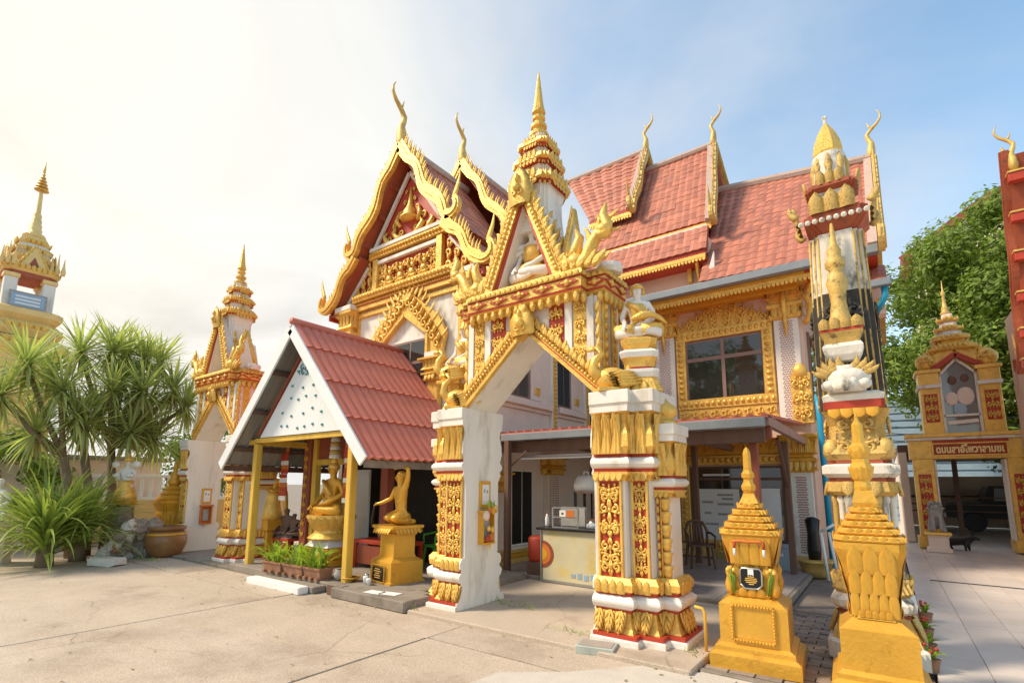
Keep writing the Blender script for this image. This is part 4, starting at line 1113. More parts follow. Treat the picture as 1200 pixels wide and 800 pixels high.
# arched wing window
AX = -8.66
tw_ = B('arched_window', WHITE, (AX - .78, AX + .78, 7.66, 7.75, 2.9, 4.95)); mb = MB(); mb.prism([(AX - .78, 4.951), (AX + .78, 4.951), (AX, 5.55)], 7.68, 7.75); part('tympanum', mb, WHITE, tw_)
B('frame', FRAME, (AX - .40, AX + .76, 7.62, 7.66, 2.9, 4.88), parent=tw_)
for x0, x1, z0, z1 in ((AX - .36, AX + .16, 2.95, 4.32), (AX + .22, AX + .72, 2.95, 4.32), (AX - .36, AX + .16, 4.40, 4.83), (AX + .22, AX + .72, 4.40, 4.83)): B('pane', GLASS, (x0, x1, 7.612, 7.63, z0, z1), parent=tw_)
for s in (1, -1):
    xf = M.Translation((AX, 0, 0)) @ M.Diagonal((s, 1, 1, 1))
    mb = MB(xf); mb.prism([(0, 5.50), (.74, 4.95), (.74, 4.50), (1.20, 4.50), (1.30, 4.9), (1.05, 5.35), (.45, 5.8), (0, 6.15)], 7.60, 7.68); ab = part('arch_leaf_board', mb, GOLD, tw_)
    mb = MB(xf); mb.bar((0, 7.58, 5.53), (.76, 7.58, 4.97), .07, .06, (0, -1, 0)); mb.bar((.76, 7.58, 4.97), (.76, 7.58, 4.5), .07, .06, (0, -1, 0)); part('gilt_edge', mb, GOLD, ab)
    mb = MB(xf)
    for i in range(8):
        f = i / 7; x = .12 + .95 * f; z = 5.78 - .85 * f - .25 * f * f
        mb.spiral(x, z, .11, .025, pi * .3, 1.1, .04, .018, 7.575, 10)
        mb.tube([(x + .02, 7.58, z + .05), (x + .09, 7.55, z + .14), (x + .07, 7.57, z + .24)], [.04, .05, .008], 5)
    q = part('carved_scrollwork', mb, GOLD, ab, True); q['kind'] = 'stuff'
    for i in range(10):
        f = i / 9; x = .04 + 1.12 * f; z = 6.06 - 1.0 * f * f - .25 * f
        link('flame_finial', FLAME, ab, (AX + s * x, 7.60, z), (0, s * R(12 + 25 * f), 0), (s * .2, .14, .30), True)
    B('capital_block', WHITE, (AX + s * .74, AX + s * 1.16, 7.52, 7.72, 4.38, 4.50), parent=ab, c=.01)
    capital(tw_, min(AX + s * .80, AX + s * 1.12), max(AX + s * .80, AX + s * 1.12), 7.56, 7.72, 3.85, 4.36)
    B('window_pilaster', GOLD, (AX + s * .80, AX + s * 1.12, 7.58, 7.72, 2.6, 3.85), parent=tw_, c=.015)
# ------------------------------------------------------------------ wing side wall
def sidebox(name, m, y0, y1, z0, z1, d0, d1, parent=None, c=0.0): return B(name, m, (-6.55 + d0, -6.55 + d1, y0, y1, z0, z1), parent=parent or sw, c=c)
for y0, y1 in ((8.35, 9.55), (10.85, 11.47)):
    w = sidebox('window', FRAME, y0 - .06, y1 + .06, 3.60, 5.1, -.02, .02)
    for k in range(2):
        a = y0 + (y1 - y0) * k / 2 + .02; sidebox('pane', GLASS, a, a + (y1 - y0) / 2 - .04, 3.66, 5.04, .0, .026, w)
    sidebox('shutter', PALEP, y1 + .08, y1 + .55, 3.62, 5.05, .0, .05, w, .01); sidebox('shutter_carving', GOLD, y1 + .2, y1 + .43, 3.75, 3.93, .045, .075, w, .01)
for y0, y1 in ((7.95, 10.45), (10.80, 12.2)):
    sidebox('sill', PALEP, y0, y1, 3.42, 3.58, .0, .16, None, .02); sidebox('sill_panel', PALEP, y0, y1, 3.34, 3.42, 0, .06)
for y in (10.62, 12.35):
    sidebox('pilaster_strip', WHITE, y - .14, y + .14, 2.6, 5.8, 0, .08, None, .01); p = sidebox('gilt_strip', GOLD, y - .07, y + .07, 2.7, 5.8, .08, .10)
    mb = MB(); bead_row(mb, (-6.445, y, 2.75), (-6.445, y, 5.7), .04, .10); q = part('bead_string', mb, GOLD, p, True); q['kind'] = 'stuff'
d = sidebox('door', WHITE, 8.82, 9.68, .36, 1.98, 0, .05); sidebox('door_leaf', BLACK, 8.88, 9.22, .40, 1.94, .03, .06, d); sidebox('door_leaf', BLACK, 9.26, 9.62, .40, 1.94, .03, .06, d); sidebox('door_sill', WHITE, 8.6, 9.9, .28, .36, 0, .14, d)
for i, (z0, z1, dd) in enumerate(((.0, .14, .22), (.14, .24, .15), (.24, .31, .18))): sidebox('base_moulding', PALEG if i != 1 else OCHRE, 8.05, 12.6, z0, z1, 0, dd, None, .02)
p = sidebox('lattice_pilaster', PALEP, 10.2, 10.72, .3, 1.9, 0, .14, None, .01)
mb = MB()
for j in range(28):
    for i in range(6): mb.box(-6.412, -6.404, 10.27 + i * .07, 10.30 + i * .07, .36 + j * .054, .385 + j * .054)
q = part('mirror_mosaic', mb, RWOOD, p); q['kind'] = 'stuff'
capital(H, -6.55, -6.38, 10.16, 10.76, 1.88, 2.34, OCHRE); capital(H, -6.55, -6.40, 8.1, 8.5, 1.5, 1.9, OCHRE)
# ------------------------------------------------------------------ ground floor front under the canopy
dr = B('glass_door', BROWN, (-3.80, -1.78, 12.54, 12.6, .30, 2.10))
for x0, x1 in ((-3.74, -3.1), (-3.06, -2.45), (-2.41, -1.84)): B('pane', GLASS, (x0, x1, 12.53, 12.56, .36, 1.78), parent=dr); B('pane', GLASS, (x0, x1, 12.53, 12.56, 1.84, 2.05), parent=dr)
po = B('poster', PAPER, (-3.62, -2.72, 12.50, 12.525, .42, 1.58), parent=dr)
mb = MB()
for z, a, b in ((1.42, -3.2, -2.85), (1.33, -3.1, -2.85), (1.25, -3.55, -3.3), (1.21, -3.2, -2.85), (1.0, -3.5, -3.35), (.98, -3.2, -2.9), (.75, -3.5, -3.2)):
    mb.box(a, b, 12.492, 12.5, z, z + .05)
q = part('printed_text', mb, GREYST, po); q['kind'] = 'stuff'
B('poster', PAPER, (-2.38, -1.88, 12.50, 12.525, .5, 1.6), parent=dr); B('lamp_tube', PAPER, (-3.5, -2.9, 12.49, 12.52, 1.88, 1.93), parent=dr)
carved_frame(dr, -4.05, -1.55, .2, 2.36, 12.595, .22)
lt_ = B('carved_lintel', OCHRE, (-5.2, -1.3, 12.46, 12.6, 2.37, 2.72), c=.02); rl = MB()
for i in range(14):
    x = -5.05 + i * .28
    for s in (1, -1): rl.spiral(x + s * .06, 2.55, .085, .02, pi / 2 * s, .9, .028, .012, 12.45, 9)
q = part('carved_scrollwork', rl, OCHRE, lt_, True); q['kind'] = 'stuff'
lattice(mw, -1.66, -1.24, .2, 1.95, 12.56); capital(mw, -1.68, -1.22, 12.40, 12.62, 1.95, 2.75, OCHRE)
lattice(mw, -4.55, -4.1, .2, 1.95, 12.56); capital(mw, -4.57, -4.08, 12.40, 12.62, 1.95, 2.75, OCHRE)
B('base_moulding', PALEG, (-6.3, -1.2, 12.4, 12.6, 0.0, .2), c=.03)
w = B('window', FRAME, (-6.3, -5.1, 12.56, 12.6, 3.6, 5.2)); B('pane', GLASS, (-6.24, -5.74, 12.55, 12.57, 3.68, 5.12), (-5.68, -5.16, 12.55, 12.57, 3.68, 5.12), parent=w)
WORLD = False
# ------------------------------------------------------------------ figures
def face(mb, c, r, out=(0, -1, 0)):
    """nose, brow, eyes, lips, ears for a head of radius r looking along out"""
    c, o = V(c), V(out).normalized(); sx = o.cross(V((0, 0, 1))).normalized() * -1
    f = c + o * r * .88
    mb.tube([f + V((0, 0, .28 * r)), f + o * .16 * r + V((0, 0, -.05 * r)), f + o * .22 * r + V((0, 0, -.18 * r))], [.07 * r, .10 * r, .15 * r], 5)
    for s in (-1, 1):
        mb.blob(f + sx * s * .36 * r + V((0, 0, .16 * r)) - o * .06 * r, .20 * r, .12 * r, .09 * r, 6, 4)
        mb.blob(c + sx * s * .98 * r + V((0, 0, -.05 * r)), .12 * r, .16 * r, .42 * r, 6, 4)
    mb.blob(f + V((0, 0, -.46 * r)) - o * .04 * r, .27 * r, .12 * r, .09 * r, 6, 4)
    return mb
SEATED = [(0, .02, .12, .15), (0, .02, .30, .11), (0, .0, .47, .145), (0, .0, .60, .06), (0, -.01, .66, .05), (0, -.015, .75, .092), (0, -.01, .82, .075),
          (.17, .0, .55, .06), (.26, .02, .36, .05), (.12, -.18, .21, .042), (.02, -.22, .19, .034),
          (-.17, .0, .55, .06), (-.26, .02, .36, .05), (-.20, -.16, .22, .042), (-.22, -.26, .15, .034),
          (.14, -.02, .10, .11), (.36, -.14, .08, .085), (.02, -.26, .10, .06), (-.14, -.25, .12, .04),
          (-.14, -.02, .10, .11), (-.36, -.14, .08, .085), (-.02, -.22, .05, .06), (.14, -.25, .06, .04)]
SEATED_E = [(0, 1), (1, 2), (2, 3), (3, 4), (4, 5), (5, 6), (2, 7), (7, 8), (8, 9), (9, 10), (2, 11), (11, 12), (12, 13), (13, 14), (0, 15), (15, 16), (16, 17), (17, 18), (0, 19), (19, 20), (20, 21), (21, 22)]
def fingers(nodes, edges, wrist_i, d, spread, L=.07, r=.011):
    """five separate fingers growing from a hand node"""
    x, y, z = nodes[wrist_i][:3]; d = V(d).normalized(); s = V(spread)
    for k in range(5):
        off = s * (k - 2) * .013
        ll = L * (1, 1.12, 1.18, 1.05, .7)[k]
        dd = d if k < 4 else (d * .6 + s * 1.2).normalized()
        a = V((x, y, z)) + off + dd * L * .45; b = a + dd * ll * .5 + V((0, 0, -.012))
        i = len(nodes); nodes.append((*a, r)); nodes.append((*b, r * .8)); edges += [(wrist_i, i), (i, i + 1)]
KN = [(0, .06, .19, .125), (0, .03, .35, .085), (0, .0, .50, .115), (0, .0, .61, .06), (0, -.005, .665, .042), (0, -.02, .755, .082), (0, -.01, .82, .07),
      (.13, .0, .585, .052), (.19, .01, .74, .043), (.205, .0, .90, .038), (.08, -.03, .945, .032), (-.03, -.05, .915, .026),
      (-.13, .0, .575, .052), (-.20, -.03, .42, .040), (-.34, -.12, .345, .032), (-.42, -.16, .33, .026),
      (.08, .02, .15, .10), (.10, -.20, .11, .085), (.09, .12, .055, .06), (.09, .26, .05, .035),
      (-.08, .02, .15, .10), (-.10, -.20, .11, .085), (-.09, .12, .055, .06), (-.09, .26, .05, .035)]
KN_E = [(0, 1), (1, 2), (2, 3), (3, 4), (4, 5), (5, 6), (2, 7), (7, 8), (8, 9), (9, 10), (10, 11), (2, 12), (12, 13), (13, 14), (14, 15), (0, 16), (16, 17), (17, 18), (18, 19), (0, 20), (20, 21), (21, 22), (22, 23)]
STAND = [(0, 0, .52, .12), (0, 0, .66, .10), (0, 0, .80, .12), (0, 0, .90, .05), (0, 0, .94, .045), (0, -.01, 1.02, .08), (0, 0, 1.08, .06),
         (.14, 0, .86, .055), (.20, .0, .68, .045), (.12, -.14, .62, .035), (.03, -.18, .68, .028), (-.14, 0, .86, .055), (-.20, 0, .68, .045), (-.12, -.14, .62, .035), (-.03, -.18, .68, .028),
         (.08, 0, .46, .11), (.09, 0, .25, .11), (.09, -.02, .05, .09), (.09, -.12, .03, .04), (-.08, 0, .46, .11), (-.09, 0, .25, .11), (-.09, -.02, .05, .09), (-.09, -.12, .03, .04)]
STAND_E = [(0, 1), (1, 2), (2, 3), (3, 4), (4, 5), (5, 6), (2, 7), (7, 8), (8, 9), (9, 10), (2, 11), (11, 12), (12, 13), (13, 14), (0, 15), (15, 16), (16, 17), (17, 18), (0, 19), (19, 20), (20, 21), (21, 22)]
ME_SEAT = {}
def seated_mesh(m):
    if m.name not in ME_SEAT:
        n, e = list(SEATED), list(SEATED_E)
        fingers(n, e, 10, (-1, -.1, 0), (0, .9, .3), .06); fingers(n, e, 14, (0, -.6, -.8), (1, 0, 0), .06)
        ME_SEAT[m.name] = smooth_by_skin('body', n, e, m)
    return ME_SEAT[m.name]
def lotus_base(parent, r, z0, h, m, pet, n=16):
    mb = MB(); mb.lathe([(r * .9, z0), (r * .95, z0 + .05 * h), (r * .7, z0 + .25 * h), (r * .68, z0 + .45 * h), (r, z0 + .85 * h), (r * 1.0, z0 + h)], 20); b = part('lotus_base', mb, m, parent)
    for i in range(n):
        a = 2 * pi * i / n
        link('petal', pet, b, (sin(a) * r * .68, -cos(a) * r * .68, z0 + .42 * h), (R(28), 0, a), (r * .42, r * .3, h * .62))
    return b
# ------------------------------------------------------------------ red sheet roof shed
sx, y0, y1 = -8.70, 4.90, 7.62
shed = thing('open_shed', 'open sided shed with red sheet metal roof, white gable and yellow posts', 'shed', (sx, 6.2, 0))
def S(name, m, *bx, parent=None, c=0.0):
    mb = MB()
    for b in bx: mb.box(*b, c=c)
    return part(name, mb, m, parent or shed, world=True)
AZ, EZ, HW = 4.56, 2.02, 2.30
for s in (1, -1):
    NC = 4; ribs = int((y1 - y0) / .17)
    d = V((s * HW, 0, EZ - AZ)); Ld = d.length; dn = d.normalized(); nn = V((-dn.z * s, 0, dn.x * s)); nn = V((s * .742, 0, .670))
    for cidx in range(NC):
        a = (0, .20, .47, .74)[cidx]; b = (.215, .485, .755, 1.02)[cidx]
        mb = MB(); vs = []; fs = []; k = ribs * 4 + 1
        for e, (f, lift) in enumerate(((a, .012), (b - .012, .035), (b, .045), (b, .015))):
            for i in range(k):
                y = y0 + (y1 - y0) * i / (k - 1)
                w = (0, .020, .028, .020)[i % 4] * (0 if e == 3 else 1)
                wave = .025 * sin(i * pi / 2) if e in (2, 3) else 0
                p = V((sx, y, AZ + .05)) + d * f + nn * (w + lift) + dn * wave * .8
                vs.append(p)
        n_ = k
        for e in range(3):
            for i in range(k - 1):
                q = (e * n_ + i, e * n_ + i + 1, (e + 1) * n_ + i + 1, (e + 1) * n_ + i)
                fs.append(q if s < 0 else tuple(reversed(q)))
        mb.add(vs, fs)
        part('roof_sheet', mb, SHEET, shed, True if False else False, world=True)
    un = MB(); slab(un, V((sx, y0 + .02, AZ + .02)), V((sx, y1 - .02, AZ + .02)), V((sx + s * HW, y0 + .02, EZ + .02)), V((sx + s * HW, y1 - .02, EZ + .02)), .018); u_ = part('roof_underside', un, TIN, shed, world=True)
    mb = MB(); ku = 14
    for i in range(ku):
        y = y0 + .1 + (y1 - y0 - .2) * i / (ku - 1)
        mb.bar((sx + s * .05, y, AZ - .035), (sx + s * (HW - .05), y, EZ + .03), .035, .02, (0, 1, 0))
    part('sheet_ribs', mb, TIN, u_, world=True)['kind'] = 'stuff'
    for f in (.28, .56, .84): S('purlin', BROWN, (sx + s * HW * f - .03, sx + s * HW * f + .03, y0 + .03, y1, AZ - (AZ - EZ) * f - .13, AZ - (AZ - EZ) * f - .05))
    mb = MB(); mb.bar((sx, y0 - .02, AZ - .06), (sx + s * (HW + .02), y0 - .02, EZ - .02), .035, .20, (s * .742, 0, .670)); part('bargeboard', mb, FASC, shed, world=True)
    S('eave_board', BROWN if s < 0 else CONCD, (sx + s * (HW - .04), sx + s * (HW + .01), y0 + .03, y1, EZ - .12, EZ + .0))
    S('post', YWOOD, (sx + s * 1.56 - .065, sx + s * 1.56 + .065, 5.18, 5.31, .0, 2.44), c=.012)
    S('post', YWOOD, (sx + s * 1.56 - .06, sx + s * 1.56 + .06, 7.35, 7.47, .0, 2.66), c=.012)
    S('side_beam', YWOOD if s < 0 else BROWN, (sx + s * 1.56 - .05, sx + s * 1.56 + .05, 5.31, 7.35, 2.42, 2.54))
mb = MB(); mb.tube([(sx, y0 - .03, AZ + .10), (sx, y1, AZ + .10)], .07, 8); part('ridge_cap', mb, SHEET, shed, True, world=True)
S('tie_beam', YWOOD, (sx - 2.1, sx - 1.63, 5.20, 5.29, 2.44, 2.53), (sx - 1.62, sx + 1.5, 5.20, 5.29, 2.46, 2.55))
gbm = MB(); gbm.prism([(sx - 1.38, 2.56), (sx + 1.42, 2.56), (sx + .06, 4.10)], 5.17, 5.20); gt = part('gable_board', gbm, FASC, shed, world=True)
mb = MB(); mb.bar((sx - 1.42, 5.165, 2.60), (sx + .06, 5.165, 4.18), .03, .06, (0, -1, 0)); part('gable_batten', mb, RWOOD, gt, world=True)
TEAL = mat('teal_glaze', (.06, .26, .27), .35, 0, .1, 4)
mb = MB()
for r_ in range(5):
    for i in range(7 - r_):
        x = sx - .95 + r_ * .14 + i * .29 + rnd.uniform(-.07, .07); z = 2.72 + r_ * .25 + rnd.uniform(-.06, .06)
        if abs(x - sx - .05) < (4.0 - z) * .78:
            mb.lathe([(.005, -.02), (.028, -.015), (.036, 0), (.02, .012)], 7); 
            k0 = len(mb.v) - 28
            for q in range(k0, len(mb.v)):
                a, b, c = mb.v[q]; mb.v[q] = (x + a, 5.165 - abs(c) - .0, z + b * .7)
part('glazed_drops', mb, TEAL, gt, world=True)['kind'] = 'stuff'
mb = MB()
for k in range(6): mb.spiral(sx + .06 + (k - 2.5) * .05, 3.72 + .10 * (k % 2), .06, .02, k, .8, .012, .008, 5.16, 8)
part('carved_scrollwork', mb, TEAL, gt, world=True)
S('floor_plinth', CONCD, (-10.6, -6.95, 5.02, 7.7, -.05, .09), (-6.949, -5.30, 4.82, 7.7, -.05, .10), c=.02)
S('white_kerb', PAPER, (-9.05, -7.45, 4.60, 4.78, -.05, .06), c=.012); S('step_slab', CONCD, (-9.0, -7.35, 4.781, 5.019, -.05, .05), c=.015)
# inner back wall and door surround of the shrine
S('red_post', RWOOD, (-10.32, -10.08, 6.3, 6.5, .09, 2.62), c=.015); S('red_post', RWOOD, (-7.95, -7.75, 6.5, 6.7, .09, 2.6), c=.015)
S('yellow_post', YWOOD, (-10.07, -9.93, 6.36, 6.5, .09, 2.62), c=.01); S('lintel', YWOOD, (-9.929, -8.3, 6.38, 6.5, 2.05, 2.17)); S('lintel_panel', RWOOD, (-9.929, -8.3, 6.42, 6.48, 2.171, 2.62))
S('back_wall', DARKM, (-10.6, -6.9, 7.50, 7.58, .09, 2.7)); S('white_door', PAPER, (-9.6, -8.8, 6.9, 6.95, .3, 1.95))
rl = MB(); relief(rl, .13, 2.0, -10.2, .5, 6.29, .2, 2); part('carved_scrollwork', rl, OCHRE, shed, True, world=True)
# ---- things in and around the shed
def table(name, label, x0, x1, ya, yb, h, m, cat='table'):
    t = thing(name, label, cat, ((x0 + x1) / 2, (ya + yb) / 2, .09)); w, d = (x1 - x0) / 2, (yb - ya) / 2
    mb = MB(); mb.box(-w, w, -d, d, h - .07, h, .01); part('table_top', mb, m, t)
    for a in (-1, 1):
        for b in (-1, 1): q = MB(); q.box(a * (w - .04) - .035, a * (w - .04) + .035, b * (d - .04) - .035, b * (d - .04) + .035, 0, h - .07); part('leg', q, m, t)
    mb = MB(); mb.box(-w + .08, w - .08, -d + .03, -d + .05, .08, h - .1); part('front_panel', mb, RWOOD, t)
    return t
table('offering_table', 'red offering table to the right of the gold seated buddha', -8.35, -7.0, 6.25, 6.8, .52, RED)
table('offering_table', 'small red table carrying dark figures at the left of the shed', -11.05, -10.4, 6.1, 6.6, .40, RED)
k = thing('sacred_statue', 'golden kneeling woman statue with one arm raised over her head on tall pedestal', 'statue', (-6.56, 5.78, .09), R(-8))
mb = MB(); mb.loft(rect(-.30, .30, -.30, .30), [(.03, 0), (.03, .04), (.0, .05), (0, .33), (.0, .34), (-.09, .40), (-.09, .42)], True); part('pedestal_base', mb, URNG, k)
mb = MB(); mb.loft(rect(-.20, .20, -.20, .20), [(.0, .42), (0, .74), (.02, .75), (.02, .77), (0, .78), (.10, .86), (.10, .90)], True); pc = part('pedestal_shaft', mb, URNG, k)
petal_band(pc, rect(-.24, .24, -.24, .24), .86, .10, .07, .05, -.45, PETALU, closed=True, down=True, bul=.5)
mb = MB(); mb.box(-.17, .13, -.345, -.33, .06, .26, .008); pl = part('name_plaque', mb, BLACK, k)
mb = MB()
for i, w in enumerate((.14, .20, .12, .18, .16)): mb.box(-.02 - w / 2, -.02 + w / 2, -.349, -.344, .225 - i * .033, .237 - i * .033)
part('gilt_lettering', mb, GOLD, pl)['kind'] = 'stuff'
mb = MB()
for a, b in (((-.20, .03), (.16, .03)), ((-.20, .29), (.16, .29)), ((-.20, .03), (-.20, .29)), ((.16, .03), (.16, .29))): bead_row(mb, (a[0], -.335, a[1]), (b[0], -.335, b[1]), .014, .03, 5)
part('bead_string', mb, URNG, k)
n, e = list(KN), list(KN_E); fingers(n, e, 15, (-.8, -.3, -.4), (0, 1, .2), .055); fingers(n, e, 11, (-.9, -.2, -.3), (0, 1, 0), .05)
b = link('body', smooth_by_skin('body', n, e, URNG), k, (.02, .0, .895), (0, 0, 0), (1.02, 1.02, 1.02))
mb = MB(); face(mb, (0, -.02, .755), .078); part('face', mb, URNG, b, True)
mb = MB(); mb.blob((0, .02, .80), .085, .085, .075, 10, 6); mb.tube([(.03, .07, .78), (.02, .10, .62), (-.02, .08, .45)], [.06, .05, .02], 7); part('hair', mb, URNG, b, True)
mb = MB(); mb.lathe([(.10, .20), (.135, .17), (.15, .10), (.17, .05)], 12, 0, .05); mb.lathe([(.088, .33), (.092, .36), (.088, .40)], 10, 0, .03); part('skirt', mb, URNG, b, True)
mb = MB(); mb.tube([(-.43, -.17, .36), (-.48, -.18, .26), (-.52, -.18, .10), (-.55, -.16, -.06)], [.012, .02, .026, .02], 6); part('dark_tress', mb, BLACK, b, True)
bd = thing('buddha_statue', 'golden seated buddha on a lotus throne behind the planter boxes', 'statue', (-8.95, 6.15, .09))
mb = MB(); mb.box(-.40, .40, -.32, .32, 0, .12, .02); mb.box(-.34, .34, -.28, .28, .12, .36, .02); mb.box(-.37, .37, -.3, .3, .30, .36, .01); part('plinth', mb, OCHRE, bd)
mb = MB(); mb.loft(rect(-.36, .36, -.3, .3), [(.02, .36), (-.02, .40), (-.10, .50)], True); part('white_cushion', mb, PAPER, bd)
lotus_base(bd, .46, .50, .46, GOLD, PETAL, 18)
b = link('body', seated_mesh(OCHRE), bd, (0, 0, .94), (0, 0, 0), (1.22, 1.2, 1.2)); mb = MB(); face(mb, (0, -.015, .75), .088); part('face', mb, OCHRE, b, True)
mb = MB(); mb.blob((0, 0, .80), .10, .10, .08, 10, 6); mb.lathe([(.05, .86), (.055, .89), (.03, .93), (.018, .98), (.005, 1.05)], 8); part('hair_and_flame', mb, GOLD, b, True)
mb = MB(); mb.tube([(-.17, -.08, .57), (0, -.15, .47), (.12, -.13, .33)], [.03, .035, .03], 6); mb.tube([(.2, -.05, .3), (0, -.12, .24), (-.2, -.05, .3)], [.03, .03, .03], 6); part('robe_sash', mb, GOLD, b, True)
st = thing('standing_statue', 'golden robed standing figure beside the left yellow post of the shed', 'statue', (-11.2, 6.15, .0))
mb = MB(); mb.box(-.24, .24, -.24, .24, 0, .14, .02); mb.box(-.20, .20, -.20, .20, .14, .62, .02); mb.box(-.24, .24, -.24, .24, .62, .86, .03); pd_ = part('pedestal', mb, OCHRE, st)
mb = MB(); mb.box(-.07, .07, -.215, -.20, .3, .46); part('name_plaque', mb, BLACK, pd_)
b = link('body', smooth_by_skin('body', STAND, STAND_E, OCHRE), st, (0, 0, .84), (0, 0, R(20)), (1.0, 1.0, 1.02)); mb = MB(); face(mb, (0, -.01, 1.02), .075); part('face', mb, OCHRE, b, True)
mb = MB(); mb.lathe([(.26, .02), (.22, .2), (.16, .5), (.17, .62)], 12); mb.tube([(-.2, .05, .9), (-.26, .06, .55), (-.34, .05, .1)], [.05, .08, .05], 6); mb.tube([(.2, .05, .9), (.26, .06, .55), (.34, .05, .1)], [.05, .08, .05], 6); part('robe', mb, GOLD, b, True)
for i, (x, y, s_, lb) in enumerate(((-10.85, 6.32, .72, 'dark seated monk figure on the small red table, nearer the standing golden statue'), (-10.58, 6.34, .60, 'dark seated monk figure on the small red table, nearer the red post'))):
    f = thing('monk_figure', lb, 'statue', (x, y, .49), R(20)); b = link('body', seated_mesh(BROWN), f, (0, 0, .02), (0, 0, 0), (s_, s_, s_)); mb = MB(); mb.lathe([(.40, 0), (.36, .05), (.33, .08)], 12); part('base', mb, BLACK, f, scale=(s_, s_, s_)); mb = MB(); face(mb, (0, -.015, .75), .088); part('face', mb, BROWN, b, True)
for i, (x0, x1, y, lb) in enumerate(((-10.78, -10.5, 6.05, 'striped hanging cloth banner beside the small dark monk figures'), (-8.45, -8.12, 6.02, 'striped hanging cloth banner to the right of the seated buddha'))):
    t = thing('hanging_banner', lb, 'banner', ((x0 + x1) / 2, y, 1.3)); n_ = 14
    for j in range(n_):
        za = 2.62 - 1.3 - j * .095 - .0
        mb = MB(); w = (x1 - x0) / 2
        mb.box(-w, w, -.008 + .012 * sin(j * 1.3), .008 + .012 * sin(j * 1.3), za - .092, za, .003); part('cloth_stripe', mb, (RED, PAPER, ORANGE, RED)[j % 4], t)
bn = thing('ceremonial_parasol', 'tall tiered cloth parasol hanging above the seated buddha', 'parasol', (-8.95, 6.15, 2.18))
for j in range(5): mb = MB(); mb.lathe([(.115 - j * .005, j * .085 - .02), (.12 - j * .005, j * .085), (.105 - j * .005, j * .085 + .055), (.02, j * .085 + .075)], 12); part('cloth_tier', mb, (PAPER, PALEG)[j % 2], bn)
# plastic chair
def plastic_chair(label, loc, rz, m, cat='chair'):
    c = thing('plastic_chair', label, cat, loc, rz)
    mb = MB(); mb.box(-.22, .22, -.22, .20, .42, .45, .012); part('seat', mb, m, c)
    for a in (-1, 1):
        for b in (-1, 1): q = MB(); q.bar((a * .19, b * .18, .42), (a * .23, b * .23, 0), .05, .035); part('leg', q, m, c)
        q = MB(); q.tube([(a * .24, -.2, .42), (a * .25, -.2, .62), (a * .25, .1, .66), (a * .22, .2, .66)], .022, 6); part('armrest', q, m, c, True)
    bk = MB(); bk.tube([(-.20, .20, .44), (-.21, .24, .70), (-.14, .27, .86), (0, .28, .90), (.14, .27, .86), (.21, .24, .70), (.20, .20, .44)], .028, 6)
    for i in range(5): bk.bar((-.12 + i * .06, .21, .45), (-.11 + i * .055, .27, .86), .035, .014, (0, 1, 0))
    part('backrest', bk, m, c, True); return c
plastic_chair('green plastic armchair in the shade behind the golden kneeling statue', (-6.75, 6.95, .10), R(-20), GREENP)
# planters with strap-leaf plants
def strap_leaf(name, m, L, w, droop, seg=6, up0=1.15):
    mb = MB(); vs = []; p = V((0, 0, 0)); a = up0
    for i in range(seg + 1):
        t = i / seg; hw = w * (.55 + .9 * t if t < .4 else .95 * (1 - ((t - .4) / .6) ** 1.6)) / 2 + .001
        vs += [p + V((0, -hw, .12 * hw)), p + V((0, 0, -.25 * hw)), p + V((0, hw, .12 * hw))]
        p = p + V((cos(a), 0, sin(a))) * (L / seg); a -= droop / seg * (0.5 + t)
    fs = []
    for i in range(seg):
        b = i * 3; fs += [(b, b + 3, b + 4, b + 1), (b + 1, b + 4, b + 5, b + 2)]
    mb.add(vs, fs); return mb.mesh(name, m, True)
LF_S = [strap_leaf('leaf', LEAFY, l, .040, d, 5) for l, d in ((.46, 1.9), (.56, 2.3), (.42, 1.5))]
def planter(label, x, y, w):
    t = thing('planter_box', label, 'planter', (x, y, .08)); mb = MB(); mb.loft(rect(-w, w, -.13, .13), [(-.03, 0), (0, .17), (.015, .17), (.015, .2), (-.01, .2), (-.02, .17)], True); part('clay_trough', mb, TERRA, t)
    for i in range(3): mb = MB(); mb.box(-w + .05 + i * (w - .07), -w + .12 + i * (w - .07), -.16, -.12, 0, .05); part('foot', mb, TERRA, t)
    for i in range(46):
        a = rnd.uniform(0, 2 * pi); link('leaf', LF_S[i % 3], t, (rnd.uniform(-w * .8, w * .8), rnd.uniform(-.08, .08), .16), (0, rnd.uniform(-.5, .35), a), (1, 1, rnd.uniform(.9, 1.2)))
planter('left clay trough planter of bright yellow-green strap leaves, nearer the left yellow post', -8.95, 5.10, .30)
planter('middle clay trough planter of bright yellow-green strap leaves, in front of the seated buddha', -8.32, 5.12, .30)
planter('right clay trough planter of bright yellow-green strap leaves, nearest the right yellow post', -7.78, 5.14, .24)
